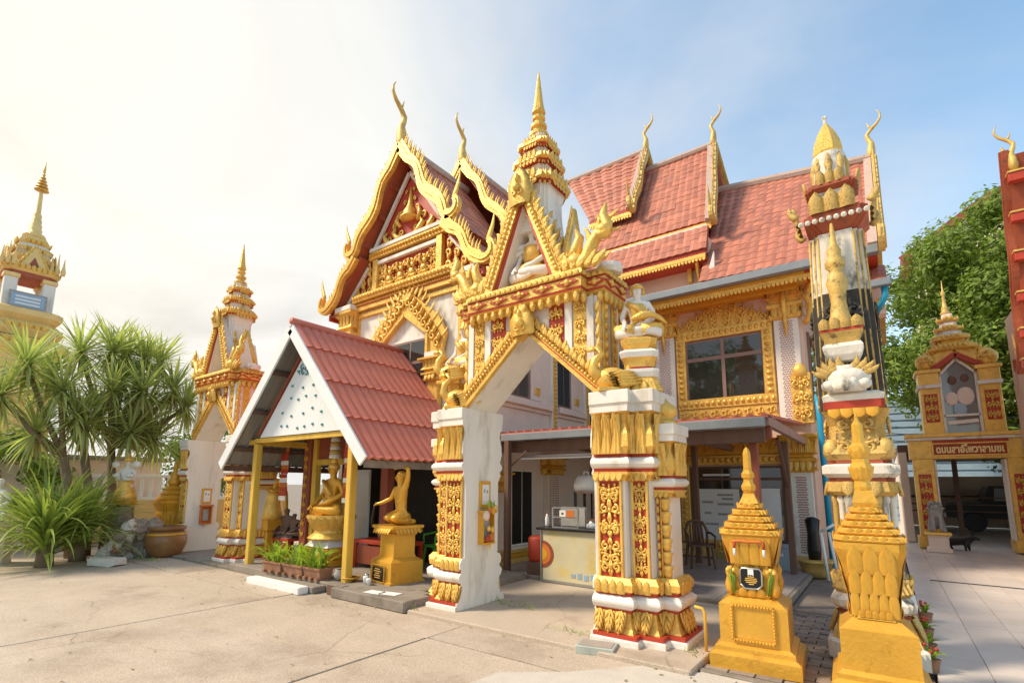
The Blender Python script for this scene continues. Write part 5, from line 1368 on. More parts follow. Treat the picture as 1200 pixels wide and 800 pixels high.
# odds and ends on the plinth
for nm, lb, ct, x, y, prof, m in (('incense_pot', 'grey stone incense pot on the plinth beside the right planter', 'pot', -7.35, 5.28, [(.06, 0), (.10, .04), (.11, .10), (.08, .14), (.09, .16)], GREYST), ('offering_bowl', 'ochre clay saucer lying by the right yellow post', 'bowl', -7.13, 5.32, [(.05, 0), (.12, .03), (.16, .06), (.15, .065)], OCHRE),
        ('paper_cup', 'small white cup at the foot of the golden kneeling statue, left of two', 'cup', -6.70, 5.28, [(.03, 0), (.042, .11), (.04, .12)], PAPER), ('paper_cup', 'small white cup at the foot of the golden kneeling statue, right of two', 'cup', -6.60, 5.26, [(.03, 0), (.04, .09), (.038, .10)], PAPER), ('metal_can', 'grey metal can between the paper cups and the yellow post', 'can', -6.78, 5.36, [(.035, 0), (.036, .13), (.03, .14)], STEEL)):
    t = thing(nm, lb, ct, (x, y, .10)); mb = MB(); mb.lathe(prof, 12); part('body', mb, m, t, True); mb = MB(); mb.lathe([(prof[-1][0] * .85, prof[-1][1] - .004), (prof[-1][0] * .6, prof[-1][1] + .003)], 10); part('rim', mb, DARKM if m is not PAPER else PAPER, t)
t = thing('name_board', 'small white board leaning behind the pedestal of the golden kneeling statue', 'board', (-6.95, 5.95, .1)); mb = MB(); mb.box(-.12, .12, 0, .02, .02, .46); part('panel', mb, PAPER, t, rot=(R(-8), 0, 0)); mb = MB(); mb.box(-.02, .02, .02, .1, 0, .3); part('stand', mb, BROWN, t)
t = thing('wooden_stool', 'low brown wooden block by the end of the white kerb', 'block', (-6.98, 4.98, -.05)); mb = MB(); mb.box(-.20, .20, -.07, .07, 0, .14, .012); part('plank', mb, BROWN, t); mb = MB(); mb.box(-.19, .19, -.075, .06, .145, .16); part('lid', mb, CONCD, t)
for x, y, r_, lb in ((-5.85, 5.05, .2, 'white paper sheet lying on the plinth nearer the gilded pier'), (-6.1, 4.98, .1, 'white paper sheet lying on the plinth nearer the golden statue')):
    mb = MB(); mb.box(-.15, .15, -.09, .09, 0, .004); tag(part('paper_sheet', mb, PAPER, None, loc=(x, y, .103), rot=(0, 0, r_)), lb, 'paper')
# dark bicycle-like pile behind the table
t = thing('covered_bundle', 'dark cloth covered bundle on the offering table behind the yellow post', 'bundle', (-7.45, 6.5, .61)); mb = MB()
for i in range(9): mb.blob((rnd.uniform(-.28, .28), rnd.uniform(-.14, .14), .08 + rnd.uniform(0, .1)), .14, .12, .11, 8, 5)
part('cloth', mb, BROWN, t, True); mb = MB(); mb.blob((.05, 0, .26), .18, .14, .07, 8, 5); part('dark_cap', mb, BLACK, t, True)
# ------------------------------------------------------------------ small wall shrines on the white reveals
def wall_shrine(label, loc, rich):
    t = thing('wall_shrine', label, 'shrine', loc, R(90))      # faces +x
    mb = MB(); mb.box(-.12, .12, -.03, 0, .52, .90, .008); f = part('picture_frame', mb, OCHRE, t); mb = MB(); mb.box(-.075, .075, -.036, -.03, .57, .85); part('picture', mb, PAPER, f)
    mb = MB(); mb.blob((-.03, -.037, .76), .02, .004, .03); mb.blob((.035, -.037, .75), .018, .004, .025); part('printed_portrait', mb, GREYST, f)
    mb = MB(); mb.box(-.13, .13, -.12, 0, .02, .05, .006); mb.box(-.13, .13, -.02, 0, .05, .45); mb.box(-.13, -.11, -.10, -.02, .05, .45); mb.box(.11, .13, -.10, -.02, .05, .45); mb.box(-.15, .15, -.13, 0, .45, .49, .006); part('niche_box', mb, ORANGE if not rich else OCHRE, t)
    mb = MB(); mb.box(-.07, .07, -.05, -.021, .10, .38); part('inner_picture', mb, GREYST, t)
    if rich:
        for x, z, m, r_ in ((-.10, .42, PINK, .06), (-.03, .50, ORANGE, .04), (.05, .48, OCHRE, .045), (.10, .52, GOLD, .04), (-.04, .24, GOLD, .035), (.04, .22, GOLD, .04), (.02, .12, ORANGE, .05), (-.06, .10, RED, .04)):
            mb = MB(); mb.blob((x, -.13, z), r_, r_ * .8, r_ * 1.2, 8, 5); part('offering_flower', mb, m, t, True)
        for i in range(10): link('leaf', LF_S[2], t, (-.10 + i * .022, -.12, .50), (0, rnd.uniform(-.9, -.1), rnd.uniform(0, 6)), (.35, .6, .35))
        mb = MB(); mb.tube([(.02, -.1, .02), (.03, -.1, -.06)], [.02, .006], 6); part('tassel', mb, GOLD, t)
wall_shrine('small gilded wall shrine with flower offerings on the nearer gateway pier', (-4.69, 5.72, .80), True)
wall_shrine('framed orange wall shrine on the white pier of the farther gateway', (-13.94, 5.90, .62), False)
# ------------------------------------------------------------------ statues on the gateways
def musician(label, loc, rz, pose=0):
    t = thing('musician_statue', label, 'statue', loc, rz)
    C = redent(.15, .15, .028)
    for nm, pr, m in (('gilt_block', [(.10, 0), (.06, .12), (.04, .17)], GOLD), ('white_step', [(.05, .17), (.07, .23), (.07, .265)], WHITE), ('red_fillet', [(.02, .265), (.02, .30)], RED), ('gilt_step', [(.02, .30), (.03, .37), (.05, .41)], GOLD), ('white_step', [(.06, .41), (.075, .47), (.06, .50)], WHITE), ('gilt_seat', [(.0, .50), (.05, .57), (.06, .63), (.0, .67)], GOLD)):
        mb = MB(); mb.loft(C, pr, True); q = part(nm, mb, m, t)
        if nm == 'gilt_block': petal_band(q, C, .0, .13, .10, .10, -.2, PETALB, closed=True, bul=.5)
    b = link('body', seated_mesh(PURPW), t, (0, .02, .66), (0, 0, 0), (.74, .74, .82))
    mb = MB(); mb.lathe([(.13, .20), (.125, .30), (.15, .42), (.155, .48), (.12, .54)], 14); mb.tube([(-.16, -.06, .56), (0, -.15, .46), (.13, -.12, .3)], [.05, .05, .04], 7); part('gold_bodice', mb, GOLD, b, True)
    mb = MB()
    for s in (-1, 1): mb.tube([(s * .06, -.02, .14), (s * .30, -.14, .11), (s * .04, -.24, .11)], [.135, .115, .09], 8)
    part('gold_skirt', mb, GOLD, b, True)
    mb = MB(); face(mb, (0, -.015, .75), .088); part('face', mb, PURPW, b, True)
    mb = MB(); mb.lathe([(.088, .78), (.105, .79), (.10, .83), (.07, .86), (.06, .89), (.035, .91), (.03, .97), (.006, 1.08)] if pose else [(.088, .78), (.11, .79), (.11, .82), (.07, .86), (.03, .88)], 12)
    for s in (-1, 1): mb.blob((s * .10, -.02, .74), .025, .03, .06, 6, 4)
    part('gilt_crown', mb, GOLD, b, True)
    if not pose:
        mb = MB(); mb.tube([(-.10, -.26, .26), (.06, -.27, .31), (.22, -.22, .33), (.36, -.16, .27), (.44, -.12, .20)], [.03, .06, .05, .035, .02], 8); part('lute', mb, GOLD, b, True)
    return t
def swan(label, loc, rz):
    t = thing('swan_figure', label, 'statue', loc, rz)
    mb = MB(); mb.blob((0, 0, .16), .12, .20, .14, 12, 7); b = part('body', mb, GOLD, t, True)
    mb = MB(); mb.tube([(0, -.14, .18), (0, -.22, .26), (0, -.20, .38), (0, -.12, .46), (0, -.16, .54), (0, -.22, .53), (0, -.29, .49)], [.08, .065, .05, .045, .05, .045, .012], 8); part('neck_and_head', mb, GOLD, t, True)
    for s in (-1, 1):
        w = MB()
        for k_ in range(5): w.tube([(s * .11, -.08 + .02 * k_, .20 - .03 * k_), (s * .14, .08, .20 - .035 * k_), (s * .10, .24 + .03 * k_, .22 - .03 * k_)], [.03, .045, .01], 6)
        part('wing', w, GOLD, t, True)
    for k_ in range(5): link('tail_feather', FLAME, t, (-.08 + k_ * .04, .17, .18), (R(-35), 0, R(90)), (.16, .12, .34))
    mb = MB(); mb.box(-.12, .12, -.18, .18, 0, .05, .01); part('base', mb, GOLD, t)
    return t
musician('white-skinned statue in gold dress playing a lute on the right pier of the nearer gateway', (-2.26, 5.66, 2.72), R(20))
musician('white-skinned crowned statue on the left pier of the nearer gateway', (-5.10, 5.66, 2.72), R(-5), 1)
swan('gold swan figure at the right foot of the nearer peaked arch', (-2.48, 5.36, 2.72), R(-55))
swan('gold swan figure at the left foot of the nearer peaked arch', (-4.92, 5.38, 2.72), R(-60))
swan('gold swan figure perched under the crowned statue on the left pier', (-5.12, 5.42, 3.12), R(-70))
dv = thing('deity_statue', 'many armed white and gold deity in the niche under the pointed spire', 'statue', (-3.70, 5.50, 4.31))
b = link('body', seated_mesh(PURPW), dv, (0, 0, .10), (0, 0, 0), (.84, .70, .98)); mb = MB(); face(mb, (0, -.015, .75), .088); part('face', mb, PURPW, b, True)
mb = MB(); mb.blob((0, -.04, .16), .26, .20, .13, 12, 7); mb.lathe([(.15, .3), (.16, .42), (.15, .52)], 12); part('gold_robe', mb, GOLD, b, True)
mb = MB(); mb.prism([(-.30, .0), (.30, .0), (.34, .3), (.22, .75), (0, 1.15), (-.22, .75), (-.34, .3)], .12, .16); part('gilt_halo', mb, OCHRE, b)
mb = MB(); mb.lathe([(.09, .80), (.11, .83), (.08, .88), (.085, .94), (.04, 1.0), (.05, 1.05), (.01, 1.2)], 10); part('gilt_crown', mb, PALEG, b, True)
mb = MB()
for s in (-1, 1): mb.tube([(s * .14, -.02, .56), (s * .34, -.06, .55), (s * .42, -.10, .78), (s * .30, -.1, .9)], [.05, .045, .04, .03], 7); mb.tube([(s * .14, -.02, .5), (s * .38, -.08, .42), (s * .44, -.12, .55)], [.05, .04, .03], 7)
part('extra_arms', mb, PURPW, b, True)
mb = MB(); mb.blob((0, -.16, 1.02), .07, .06, .09); mb.blob((-.09, -.14, .95), .05, .05, .06); part('extra_heads', mb, PURPW, b, True)
# ------------------------------------------------------------------ veranda canopy and food counter
cp = thing('veranda_canopy', 'flat lean-to canopy with grey gutter and dark beams along the front of the hall', 'canopy', (-3.8, 10, 0))
def K(name, m, *bx, parent=None, c=0.0):
    mb = MB()
    for b in bx: mb.box(*b, c=c)
    return part(name, mb, m, parent or cp, world=True)
mb = MB(); slab(mb, V((-6.4, 12.4, 2.98)), V((-1.28, 12.4, 2.98)), V((-6.4, 7.95, 2.66)), V((-1.28, 7.95, 2.66)), .03); part('roof_sheet', mb, SHEET, cp, world=True)
mb = MB()
for i in range(26): mb.bar((-6.35 + i * .2, 12.4, 3.0), (-6.35 + i * .2, 7.97, 2.68), .05, .03)
part('sheet_ribs', mb, SHEET, cp, world=True)['kind'] = 'stuff'
K('gutter', GUT, (-6.45, -1.32, 7.86, 7.99, 2.49, 2.63), c=.015); K('front_beam', BROWN, (-6.45, -1.35, 8.02, 8.12, 2.28, 2.49), c=.01)
K('end_beam', mat('pinkish_timber', (.36, .21, .16), .6, 0, .15, 5), (-1.36, -1.28, 8.0, 12.4, 2.52, 2.66)); K('end_bracket', RWOOD, (-1.37, -1.28, 8.1, 8.22, 2.34, 2.52))
for x in (-5.6, -4.2, -2.8): K('rafter', BROWN, (x - .04, x + .04, 8.12, 12.4, 2.44, 2.58))
for x, y, m in ((-5.86, 7.86, BROWN), (-1.55, 8.25, RWOOD), (-1.50, 10.9, BROWN), (-3.3, 11.2, BROWN)): K('post', m, (x - .055, x + .055, y - .055, y + .055, 0, 2.5), c=.008)
mb = MB(); mb.bar((-5.82, 7.9, 2.0), (-5.5, 7.98, 2.3), .035); part('brace', mb, BROWN, cp, world=True); mb = MB(); mb.bar((-1.5, 10.9, 1.6), (-1.5, 10.1, 2.5), .05); part('brace', mb, BROWN, cp, world=True)
K('lamp_tube', PAPER, (-5.75, -4.15, 8.135, 8.165, 2.14, 2.17)); K('lamp_holder', STEEL, (-5.8, -4.1, 8.14, 8.17, 2.18, 2.22))
ct = thing('food_counter', 'cream fronted food counter with dark top under the canopy', 'counter', (-4.0, 7.9, 0))
def Cn(name, m, *bx, parent=None, c=0.0):
    mb = MB()
    for b in bx: mb.box(*b, c=c)
    return part(name, mb, m, parent or ct, world=True)
fp = Cn('front_panel', CREAM, (-4.92, -2.95, 7.62, 7.66, .03, .88), c=.004); Cn('side_panel', CREAM, (-4.92, -4.88, 7.661, 8.25, .03, .88)); Cn('top', BLACK, (-5.02, -2.9, 7.56, 8.3, .88, .92), c=.008)
Cn('frame', STEEL, (-4.94, -2.93, 7.605, 7.619, .01, .05), (-4.95, -4.925, 7.6, 7.63, .02, .88))
def disc(x, z, r, a0, a1, m, y, parent):
    mb = MB(); pts = [(x, z)] + [(x + r * cos(a0 + (a1 - a0) * i / 14), z + r * sin(a0 + (a1 - a0) * i / 14)) for i in range(15)]; mb.prism(pts, y, y + .003); part('printed_disc', mb, m, parent, world=True)
disc(-4.918, .47, .23, -pi / 2, pi / 2, RWOOD, 7.614, fp); disc(-4.917, .47, .175, -pi / 2, pi / 2, ORANGE, 7.611, fp); disc(-4.916, .47, .10, -pi / 2, pi / 2, OCHRE, 7.608, fp)
mb = MB()
for i in range(9): mb.box(-4.35 + i * .12, -4.27 + i * .12, 7.614, 7.618, .13 - .012 * (i % 3), .19 + .02 * (i % 2))
part('faded_print', mb, BLUEI, fp, world=True)['kind'] = 'stuff'
cs = thing('glass_case', 'small glass food case with steel edges on the counter', 'display case', (-4.50, 7.85, .92))
mb = MB()
for x in (-.25, .25):
    for y in (-.15, .15): mb.box(x - .012, x + .012, y - .012, y + .012, 0, .34)
for z in (0, .17, .33): mb.box(-.24, .24, -.165, -.145, z, z + .02); mb.box(-.24, .24, .145, .165, z, z + .02)
part('steel_frame', mb, STEEL, cs); mb = MB(); mb.box(-.235, .235, .12, .14, .02, .33); part('back_pane', mb, GREYST, cs)
for x, m, w in ((-.04, PAPER, .06), (.11, ORANGE, .075)):
    mb = MB(); mb.box(x - w, x + w, -.175, -.168, .19, .30); q = part('price_card', mb, m, cs)
mb = MB(); mb.box(-.06, -.02, -.178, -.175, .23, .26); part('printed_mark', mb, BLACK, q)
sf = thing('shelf_rack', 'dark shelf rack behind the counter', 'shelf', (-4.1, 8.6, 0)); mb = MB()
for z in (.5, 1.0, 1.50): mb.box(-.62, .9, -.2, .2, z, z + .03)
part('shelf', mb, BROWN, sf)['kind'] = 'stuff'
for x in (-.6, .88):
    for y in (-.18, .18): mb = MB(); mb.box(x - .02, x + .02, y - .02, y + .02, 0, 1.53); part('upright', mb, BLACK, sf)
for nm, lb, ct_, x, y, z, sx_, sy_, sz_, m in (('carrier_bag', 'white plastic carrier bag on the shelf above the glass case', 'bag', -4.55, 8.6, 1.53, .20, .12, .30, PAPER), ('carrier_bag', 'pale green plastic bag on the shelf beside the white one', 'bag', -4.05, 8.58, 1.53, .13, .1, .22, LEAFY)):
    t = thing(nm, lb, ct_, (x, y, z)); mb = MB(); mb.loft(rect(-sx_, sx_, -sy_, sy_), [(-.01, 0), (.01, sz_ * .4), (-.02, sz_ * .8), (-.05, sz_)], True); part('sack', mb, m, t, True)
    mb = MB(); mb.tube([(-sx_ * .4, 0, sz_ - .02), (-sx_ * .2, 0, sz_ + .08), (sx_ * .1, 0, sz_ + .06), (sx_ * .3, 0, sz_ - .02)], .015, 5); part('handle', mb, m, t)
for x, y, z, r_, h, m, lb in ((-4.93, 7.8, .92, .035, .22, PAPER, 'white sauce bottle at the left end of the counter'), (-4.1, 7.9, .92, .09, .10, PAPER, 'white bowl on the counter right of the glass case'), (-3.9, 8.0, .92, .10, .20, BLUEB, 'pale blue tub on the counter near the gilded pier'), (-3.72, 8.1, .92, .11, .26, ORANGE, 'orange jar on the counter nearest the gilded pier')):
    t = thing('kitchen_pot', lb, 'pot', (x, y, z)); mb = MB(); mb.lathe([(r_ * .8, 0), (r_, h * .15), (r_, h * .7), (r_ * .55, h * .9), (r_ * .5, h)], 12); part('body', mb, m, t, True); mb = MB(); mb.lathe([(r_ * .52, h), (r_ * .4, h + .02)], 10); part('lid', mb, RED if r_ < .05 else STEEL, t)
t = thing('water_tank', 'red plastic barrel left of the food counter', 'barrel', (-5.25, 8.0, 0)); mb = MB(); mb.lathe([(.17, .28), (.19, .34), (.19, .68), (.15, .72)], 14); part('barrel', mb, RED, t, True); mb = MB(); mb.box(-.16, .16, -.16, .16, 0, .28, .02); part('stand', mb, BROWN, t)
# things on the veranda at the right
t = thing('water_cooler', 'pale blue plastic bin on the veranda behind the left golden urn', 'bin', (-1.78, 11.35, .05)); mb = MB(); mb.loft(rect(-.19, .19, -.17, .17), [(-.02, 0), (0, .1), (.015, .4)], True); part('tub', mb, BLUEB, t); mb = MB(); mb.loft(rect(-.2, .2, -.18, .18), [(.01, .40), (.02, .44), (-.02, .47)], True); part('lid', mb, BLUEB, t); mb = MB(); mb.box(-.08, .08, -.2, -.17, .26, .32); part('handle', mb, PAPER, t)
t = thing('flower_pot', 'wide cream clay pot with a dark stump near the blue pipe', 'pot', (-1.20, 11.4, -.03)); mb = MB(); mb.lathe([(.18, 0), (.24, .12), (.29, .26), (.33, .27), (.33, .31), (.26, .31)], 18); part('bowl', mb, PALEG, t, True); mb = MB(); mb.lathe([(.10, .25), (.12, .5), (.10, .8), (.13, 1.05), (.05, 1.1)], 9); part('stump', mb, BLACK, t, True)
t = thing('folding_stand', 'leaning white metal stand beside the wide clay pot', 'stand', (-.92, 11.0, -.03)); 
for a, b in (((-.05, 0, 0), (-.12, .1, .85)), ((.1, .1, 0), (.0, .15, .85)), ((-.12, .1, .85), (.10, .1, 1.0))): mb = MB(); mb.tube([a, b], .025, 7); part('tube', mb, PAPER, t, True)
t = thing('picture_board', 'brown picture board leaning under the glass door', 'board', (-3.7, 12.0, .05)); mb = MB(); mb.box(-.5, .5, 0, .03, 0, .34, .005); f_ = part('board', mb, BROWN, t, rot=(R(-12), 0, 0)); mb = MB(); mb.box(-.44, .44, -.006, 0, .04, .30); part('print', mb, OLDG, f_)
plastic_chair('dark chair on the veranda between the gilded pier and the left urn', (-3.1, 10.6, .05), R(30), BROWN)
# ------------------------------------------------------------------ golden reliquary urns
def urn_base(t, hw, h0, h1, cap):
    mb = MB(); mb.loft(rect(-hw, hw, -hw, hw), [(.10, 0), (.10, .13), (.07, .15), (.05, .16), (.05, .20), (.0, .23)], True); part('stepped_base', mb, URNG, t)
    mb = MB(); mb.loft(rect(-hw, hw, -hw, hw), [(0, .23), (0, h1 - .06), (-.02, h1 - .05), (-.09, h1), (-.12, h1 + .02)], True); return part('pedestal', mb, URNG, t)
def urn(label, loc, rz, kind):
    t = thing('golden_urn', label, 'reliquary', loc, rz, 'golden reliquary urns')
    if kind == 0:
        pd = urn_base(t, .33, .23, .66, 0)
        fr = MB()
        for a, b in (((-.20, .27), (.20, .27)), ((-.20, .60), (.20, .60)), ((-.20, .27), (-.20, .60)), ((.20, .27), (.20, .60))):
            fr.bar((a[0], -.335, a[1]), (b[0], -.335, b[1]), .035, .03, (0, -1, 0)); bead_row(fr, (a[0], -.352, a[1]), (b[0], -.352, b[1]), .014, .03, 5)
        part('carved_frame', fr, URNG, pd)['kind'] = 'stuff'
        mb = MB(); mb.box(-.18, .18, -.334, -.329, .29, .58); part('name_panel', mb, URNG, pd)
        C = redent(.20, .20, .035)
        wz = MB(); wz.loft(C, [(.03, .67), (.05, .70), (.0, .76), (-.02, .84), (.0, .98), (.03, 1.06), (.07, 1.20), (.085, 1.27)], True); w = part('fluted_waist', wz, URNG, t)
        petal_band(w, rect(-.20, .20, -.20, .20), .99, .28, .10, .035, .20, PETALU, closed=True, bul=.32); petal_band(w, rect(-.20, .20, -.20, .20), .72, .28, .10, .0, .04, PETALU, closed=True, bul=.35); petal_band(w, C, .68, .09, .09, .04, .25, PETALU, closed=True, bul=.6)
        pq = MB(); pq.prism([(-.10, .80), (-.065, .765), (.065, .765), (.10, .80), (.10, .93), (.085, .95), (-.085, .95), (-.10, .93)], -.275, -.245); pl = part('name_plaque', pq, BLACK, w)
        rm = MB(); rm.tube([(-.105, -.27, .80), (-.065, -.27, .76), (.065, -.27, .76), (.105, -.27, .80), (.105, -.27, .93), (.085, -.27, .955), (-.085, -.27, .955), (-.105, -.27, .93), (-.105, -.27, .80)], .010, 6); part('plaque_rim', rm, STEEL, w, True)
        mb = MB(); mb.prism([(-.028, .95), (.028, .95), (.028, .885), (.012, .90), (0, .89), (-.012, .90), (-.028, .885)], -.281, -.2755); part('white_photo', mb, PAPER, pl)
        mb = MB()
        for i, ww in enumerate((.06, .11, .12, .10, .05)): mb.box(-ww / 2, ww / 2, -.279, -.2755, .872 - i * .018, .881 - i * .018)
        part('gilt_lettering', mb, GOLD, pl)['kind'] = 'stuff'
        gl = MB(); gl.tube([(-.17, -.29, 1.215), (-.1, -.295, 1.225), (0, -.295, 1.22), (.1, -.295, 1.225), (.15, -.29, 1.215)], .014, 6); g_ = part('flower_garland', gl, ORANGE, t, True)
        for s in (-1, 1):
            mb = MB(); mb.tube([(s * .14, -.295, 1.22), (s * .145, -.30, 1.15)], [.014, .012], 6); part('garland_tail', mb, RED, g_, True)
            mb = MB(); mb.tube([(s * .145, -.30, 1.15), (s * .145, -.30, 1.08)], [.013, .016], 6); part('white_tassel', mb, PAPER, g_, True)
            mb = MB()
            for k in range(5): mb.tube([(s * .17 + rnd.uniform(-.02, .02), -.26, .70), (s * .18 + rnd.uniform(-.03, .03), -.28, .86), (s * .19 + rnd.uniform(-.04, .04), -.30, .93)], [.006, .016, .004], 5)
            part('offering_leaves', mb, LEAFY, t, True)['kind'] = 'stuff'
            for k in range(3): mb = MB(); mb.blob((s * (.165 + .03 * k), -.285, .93 + .02 * (k % 2)), .025, .025, .025, 7, 5); part('yellow_flower', mb, GOLD, t, True)
        for x, y in ((.24, -.24), (-.24, -.24), (.24, .24), (-.24, .24)):
            mb = MB(); mb.lathe([(.03, .69), (.045, .73), (.05, .79), (.03, .86), (.042, .90), (.02, .96)], 8, x * .92, y * .92); part('corner_bud', mb, URNG, t, True)
        z0 = 1.27
        for i, hw in enumerate((.29, .245, .205, .165, .12)):
            mb = MB(); mb.loft(redent(hw, hw, .03), [(-.01, z0), (.012, z0 + .02), (.0, z0 + .055), (-.01, z0 + .066)], True); q = part('tier', mb, URNG, t); petal_band(q, redent(hw, hw, .03), z0 + .012, .062, .075, .0, .16, PETALU, closed=True, bul=.6)
            z0 += .066
        mb = MB(); mb.loft(rect(-.10, .10, -.10, .10), [(0, z0), (-.03, z0 + .06), (-.045, z0 + .10), (-.04, z0 + .11)], True); part('neck_step', mb, URNG, t); z0 += .11
        mb = MB(); mb.lathe([(.055, z0), (.075, z0 + .03), (.08, z0 + .07), (.055, z0 + .11), (.05, z0 + .14), (.068, z0 + .16), (.072, z0 + .20), (.05, z0 + .23), (.045, z0 + .25), (.05, z0 + .26)], 8, a0=pi / 8); part('lotus_rings', mb, URNG, t)
        mb = MB(); mb.lathe([(.045, z0 + .26), (.042, z0 + .42), (.03, z0 + .46), (.004, z0 + .49)], 8, a0=pi / 8); part('finial', mb, URNG, t)
    else:
        pd = urn_base(t, .32, .23, .62, 0)
        C = redent(.20, .20, .03)
        wz = MB(); wz.loft(C, [(.02, .64), (.0, .68), (.0, .80), (.03, .95), (.06, 1.10), (.10, 1.22), (.10, 1.28)], True); w = part('fluted_body', wz, URNG, t)
        for z, h, of, ww, tl in ((.66, .24, .004, .085, .10), (.85, .22, .024, .10, .20), (1.02, .25, .052, .115, .24)): petal_band(w, rect(-.20, .20, -.20, .20), z, h, ww, of, tl, PETALU, closed=True, bul=.35)
        petal_band(w, C, .655, .07, .06, .02, .2, PETALU, closed=True, bul=.5)
        z0 = 1.28
        for i, hw in enumerate((.30, .255, .215, .175, .135)):
            mb = MB(); mb.loft(redent(hw, hw, .03), [(-.01, z0), (.012, z0 + .02), (.0, z0 + .05), (-.01, z0 + .06)], True); q = part('tier', mb, URNG, t); petal_band(q, redent(hw, hw, .03), z0 + .01, .058, .075, .0, .16, PETALU, closed=True, bul=.6)
            z0 += .06
        mb = MB(); mb.loft(rect(-.10, .10, -.10, .10), [(.0, z0), (.01, z0 + .04), (-.02, z0 + .14), (-.03, z0 + .15)], True); part('neck_step', mb, URNG, t)
        z0 += .15
        mb = MB(); mb.lathe([(.08, z0), (.085, z0 + .03), (.075, z0 + .08), (.10, z0 + .12), (.12, z0 + .20), (.10, z0 + .23), (.085, z0 + .25), (.08, z0 + .29), (.105, z0 + .35), (.10, z0 + .40), (.06, z0 + .43)], 8, a0=pi / 8); lr = part('lotus_rings', mb, URNG, t)
        for k in range(8):
            a = 2 * pi * k / 8
            link('petal', PETALU, lr, (sin(a) * .08, -cos(a) * .08, z0 + .10), (R(14), 0, a), (.08, .06, .12)); link('petal', PETALU, lr, (sin(a) * .075, -cos(a) * .075, z0 + .29), (R(14), 0, a), (.07, .05, .10))
        mb = MB(); mb.lathe([(.058, z0 + .43), (.056, z0 + .60), (.03, z0 + .63), (.018, z0 + .66), (.02, z0 + .68), (.003, z0 + .71)], 8, a0=pi / 8); part('finial', mb, URNG, t)
    return t
u1 = urn('golden lotus reliquary urn with black plaque and flower garland, left of the two', (-1.14, 5.68, -.05), R(4), 0); u1.scale = (.90, .90, .955)
u2 = urn('taller plain golden reliquary urn in front of the weathered pillar, right of the two', (-.165, 5.46, -.05), R(3), 1); u2.scale = (.82, .82, .965)
t = thing('water_tap', 'thin yellow bent standpipe beside the left golden urn', 'pipe', (-1.60, 5.52, -.05)); mb = MB(); mb.tube([(0, 0, 0), (0, 0, .42), (-.02, 0, .46), (-.10, 0, .47)], .016, 8); part('pipe', mb, YWOOD, t, True); mb = MB(); mb.lathe([(.03, 0), (.03, .02), (.018, .03)], 8); part('collar', mb, YWOOD, t)
t = thing('marble_slab', 'pale green marble slab lying before the right gilded pier', 'slab', (-2.55, 4.98, -.05), R(14)); mb = MB(); mb.box(-.20, .20, -.13, .13, 0, .08, .008); part('slab', mb, mat('pale_green_marble', (.42, .44, .38), .4, 0, .15, 5), t); mb = MB(); mb.box(-.17, .17, -.10, .10, .081, .085); part('face', mb, GREYT, t)
# ------------------------------------------------------------------ weathered boundary pillar
ch = thing('weathered_pillar', 'tall mould blackened ornate pillar with gold cone tip and guardian figure', 'pillar', (-.22, 6.55, -.02))
C1 = redent(.30, .30, .045)
CL = [(x * .80 + .02, y * .92) for x, y in redent(.30, .30, .045)]
def CP(name, m, prof, C=None, parent=None):
    mb = MB(); mb.loft(C or CL, prof, True); return part(name, mb, m, parent or ch)
CP('plinth', OLDW, [(.16, 0), (.16, .16), (.12, .18)]); b_ = CP('flared_base', OLDG, [(.12, .18), (.05, .38), (.04, .42)]); petal_band(b_, CL, .42, .24, .12, .06, -.3, PETALO, closed=True, down=True)
CP('red_fillet', OLDR, [(.05, .42), (.05, .46)]); CP('torus', OLDW, [(.05, .46), (.10, .50), (.11, .56), (.06, .62)]); lf = CP('leaf_band', OLDG, [(.05, .62), (.09, .66), (.05, .76)]); petal_band(lf, CL, .63, .16, .09, .06, .15, PETALO, closed=True)
cc = CP('core', OLDW, [(-.06, .76), (-.06, 1.60)])
for i, (x, y) in enumerate([p for p in [(a * .80 + .02, b * .92) for a, b in redent(.30, .30, .075)]]):
    mb = MB(); mb.lathe([(.035, .76), (.045, .80), (.03, .84), (.032, 1.50), (.045, 1.54), (.035, 1.60)], 8, x, y); part('colonnette', mb, OLDW if i % 3 else OLDG, cc, True)
cpb = CP('capital_band', OLDG, [(.03, 1.58), (.06, 1.62), (.05, 1.72)]); petal_band(cpb, CL, 1.72, .15, .10, .05, -.15, PETALO, closed=True, down=True)
CP('red_fillet', OLDR, [(.04, 1.72), (.04, 1.76)]); CP('white_step', OLDW, [(.05, 1.76), (.09, 1.80), (.09, 1.88), (.05, 1.90)]); CP('red_fillet', OLDR, [(.03, 1.90), (.03, 1.94)])
bl = CP('carved_block', OLDG, [(.03, 1.94), (.07, 2.0), (.02, 2.10), (.0, 2.30), (.04, 2.42), (.06, 2.46)])
for ang in (0, 90, -90):
    mb = MB(); relief(mb, .40, .42, 0, 1.98, 0, .2, 5); o = part('carved_scrollwork', mb, OLDG, bl, True, loc=(.02 + .275 * sin(R(ang)), -.315 * cos(R(ang)), 0), rot=(0, 0, R(ang)))
for x, y in ((.25, -.26), (-.21, -.26), (.25, .26), (-.21, .26)):
    mb = MB(); mb.lathe([(.05, 1.96), (.08, 2.02), (.07, 2.10), (.03, 2.16)], 8, x, y); part('corner_bud', mb, OLDG, bl, True)
th_ = CP('throne_red', RED, [(.06, 2.46), (.065, 2.54)], [(x * .66 + .02, y * .9 - .08) for x, y in redent(.30, .30, .02)]); petal_band(th_, [(-.20, -.40), (.23, -.40)], 2.46, .10, .11, .01, 0, PETALR, down=True, bul=.3)
CP('throne_white', OLDW, [(.06, 2.54), (.07, 2.60), (.03, 2.63)], [(x * .66 + .02, y * .9 - .08) for x, y in redent(.30, .30, .02)])
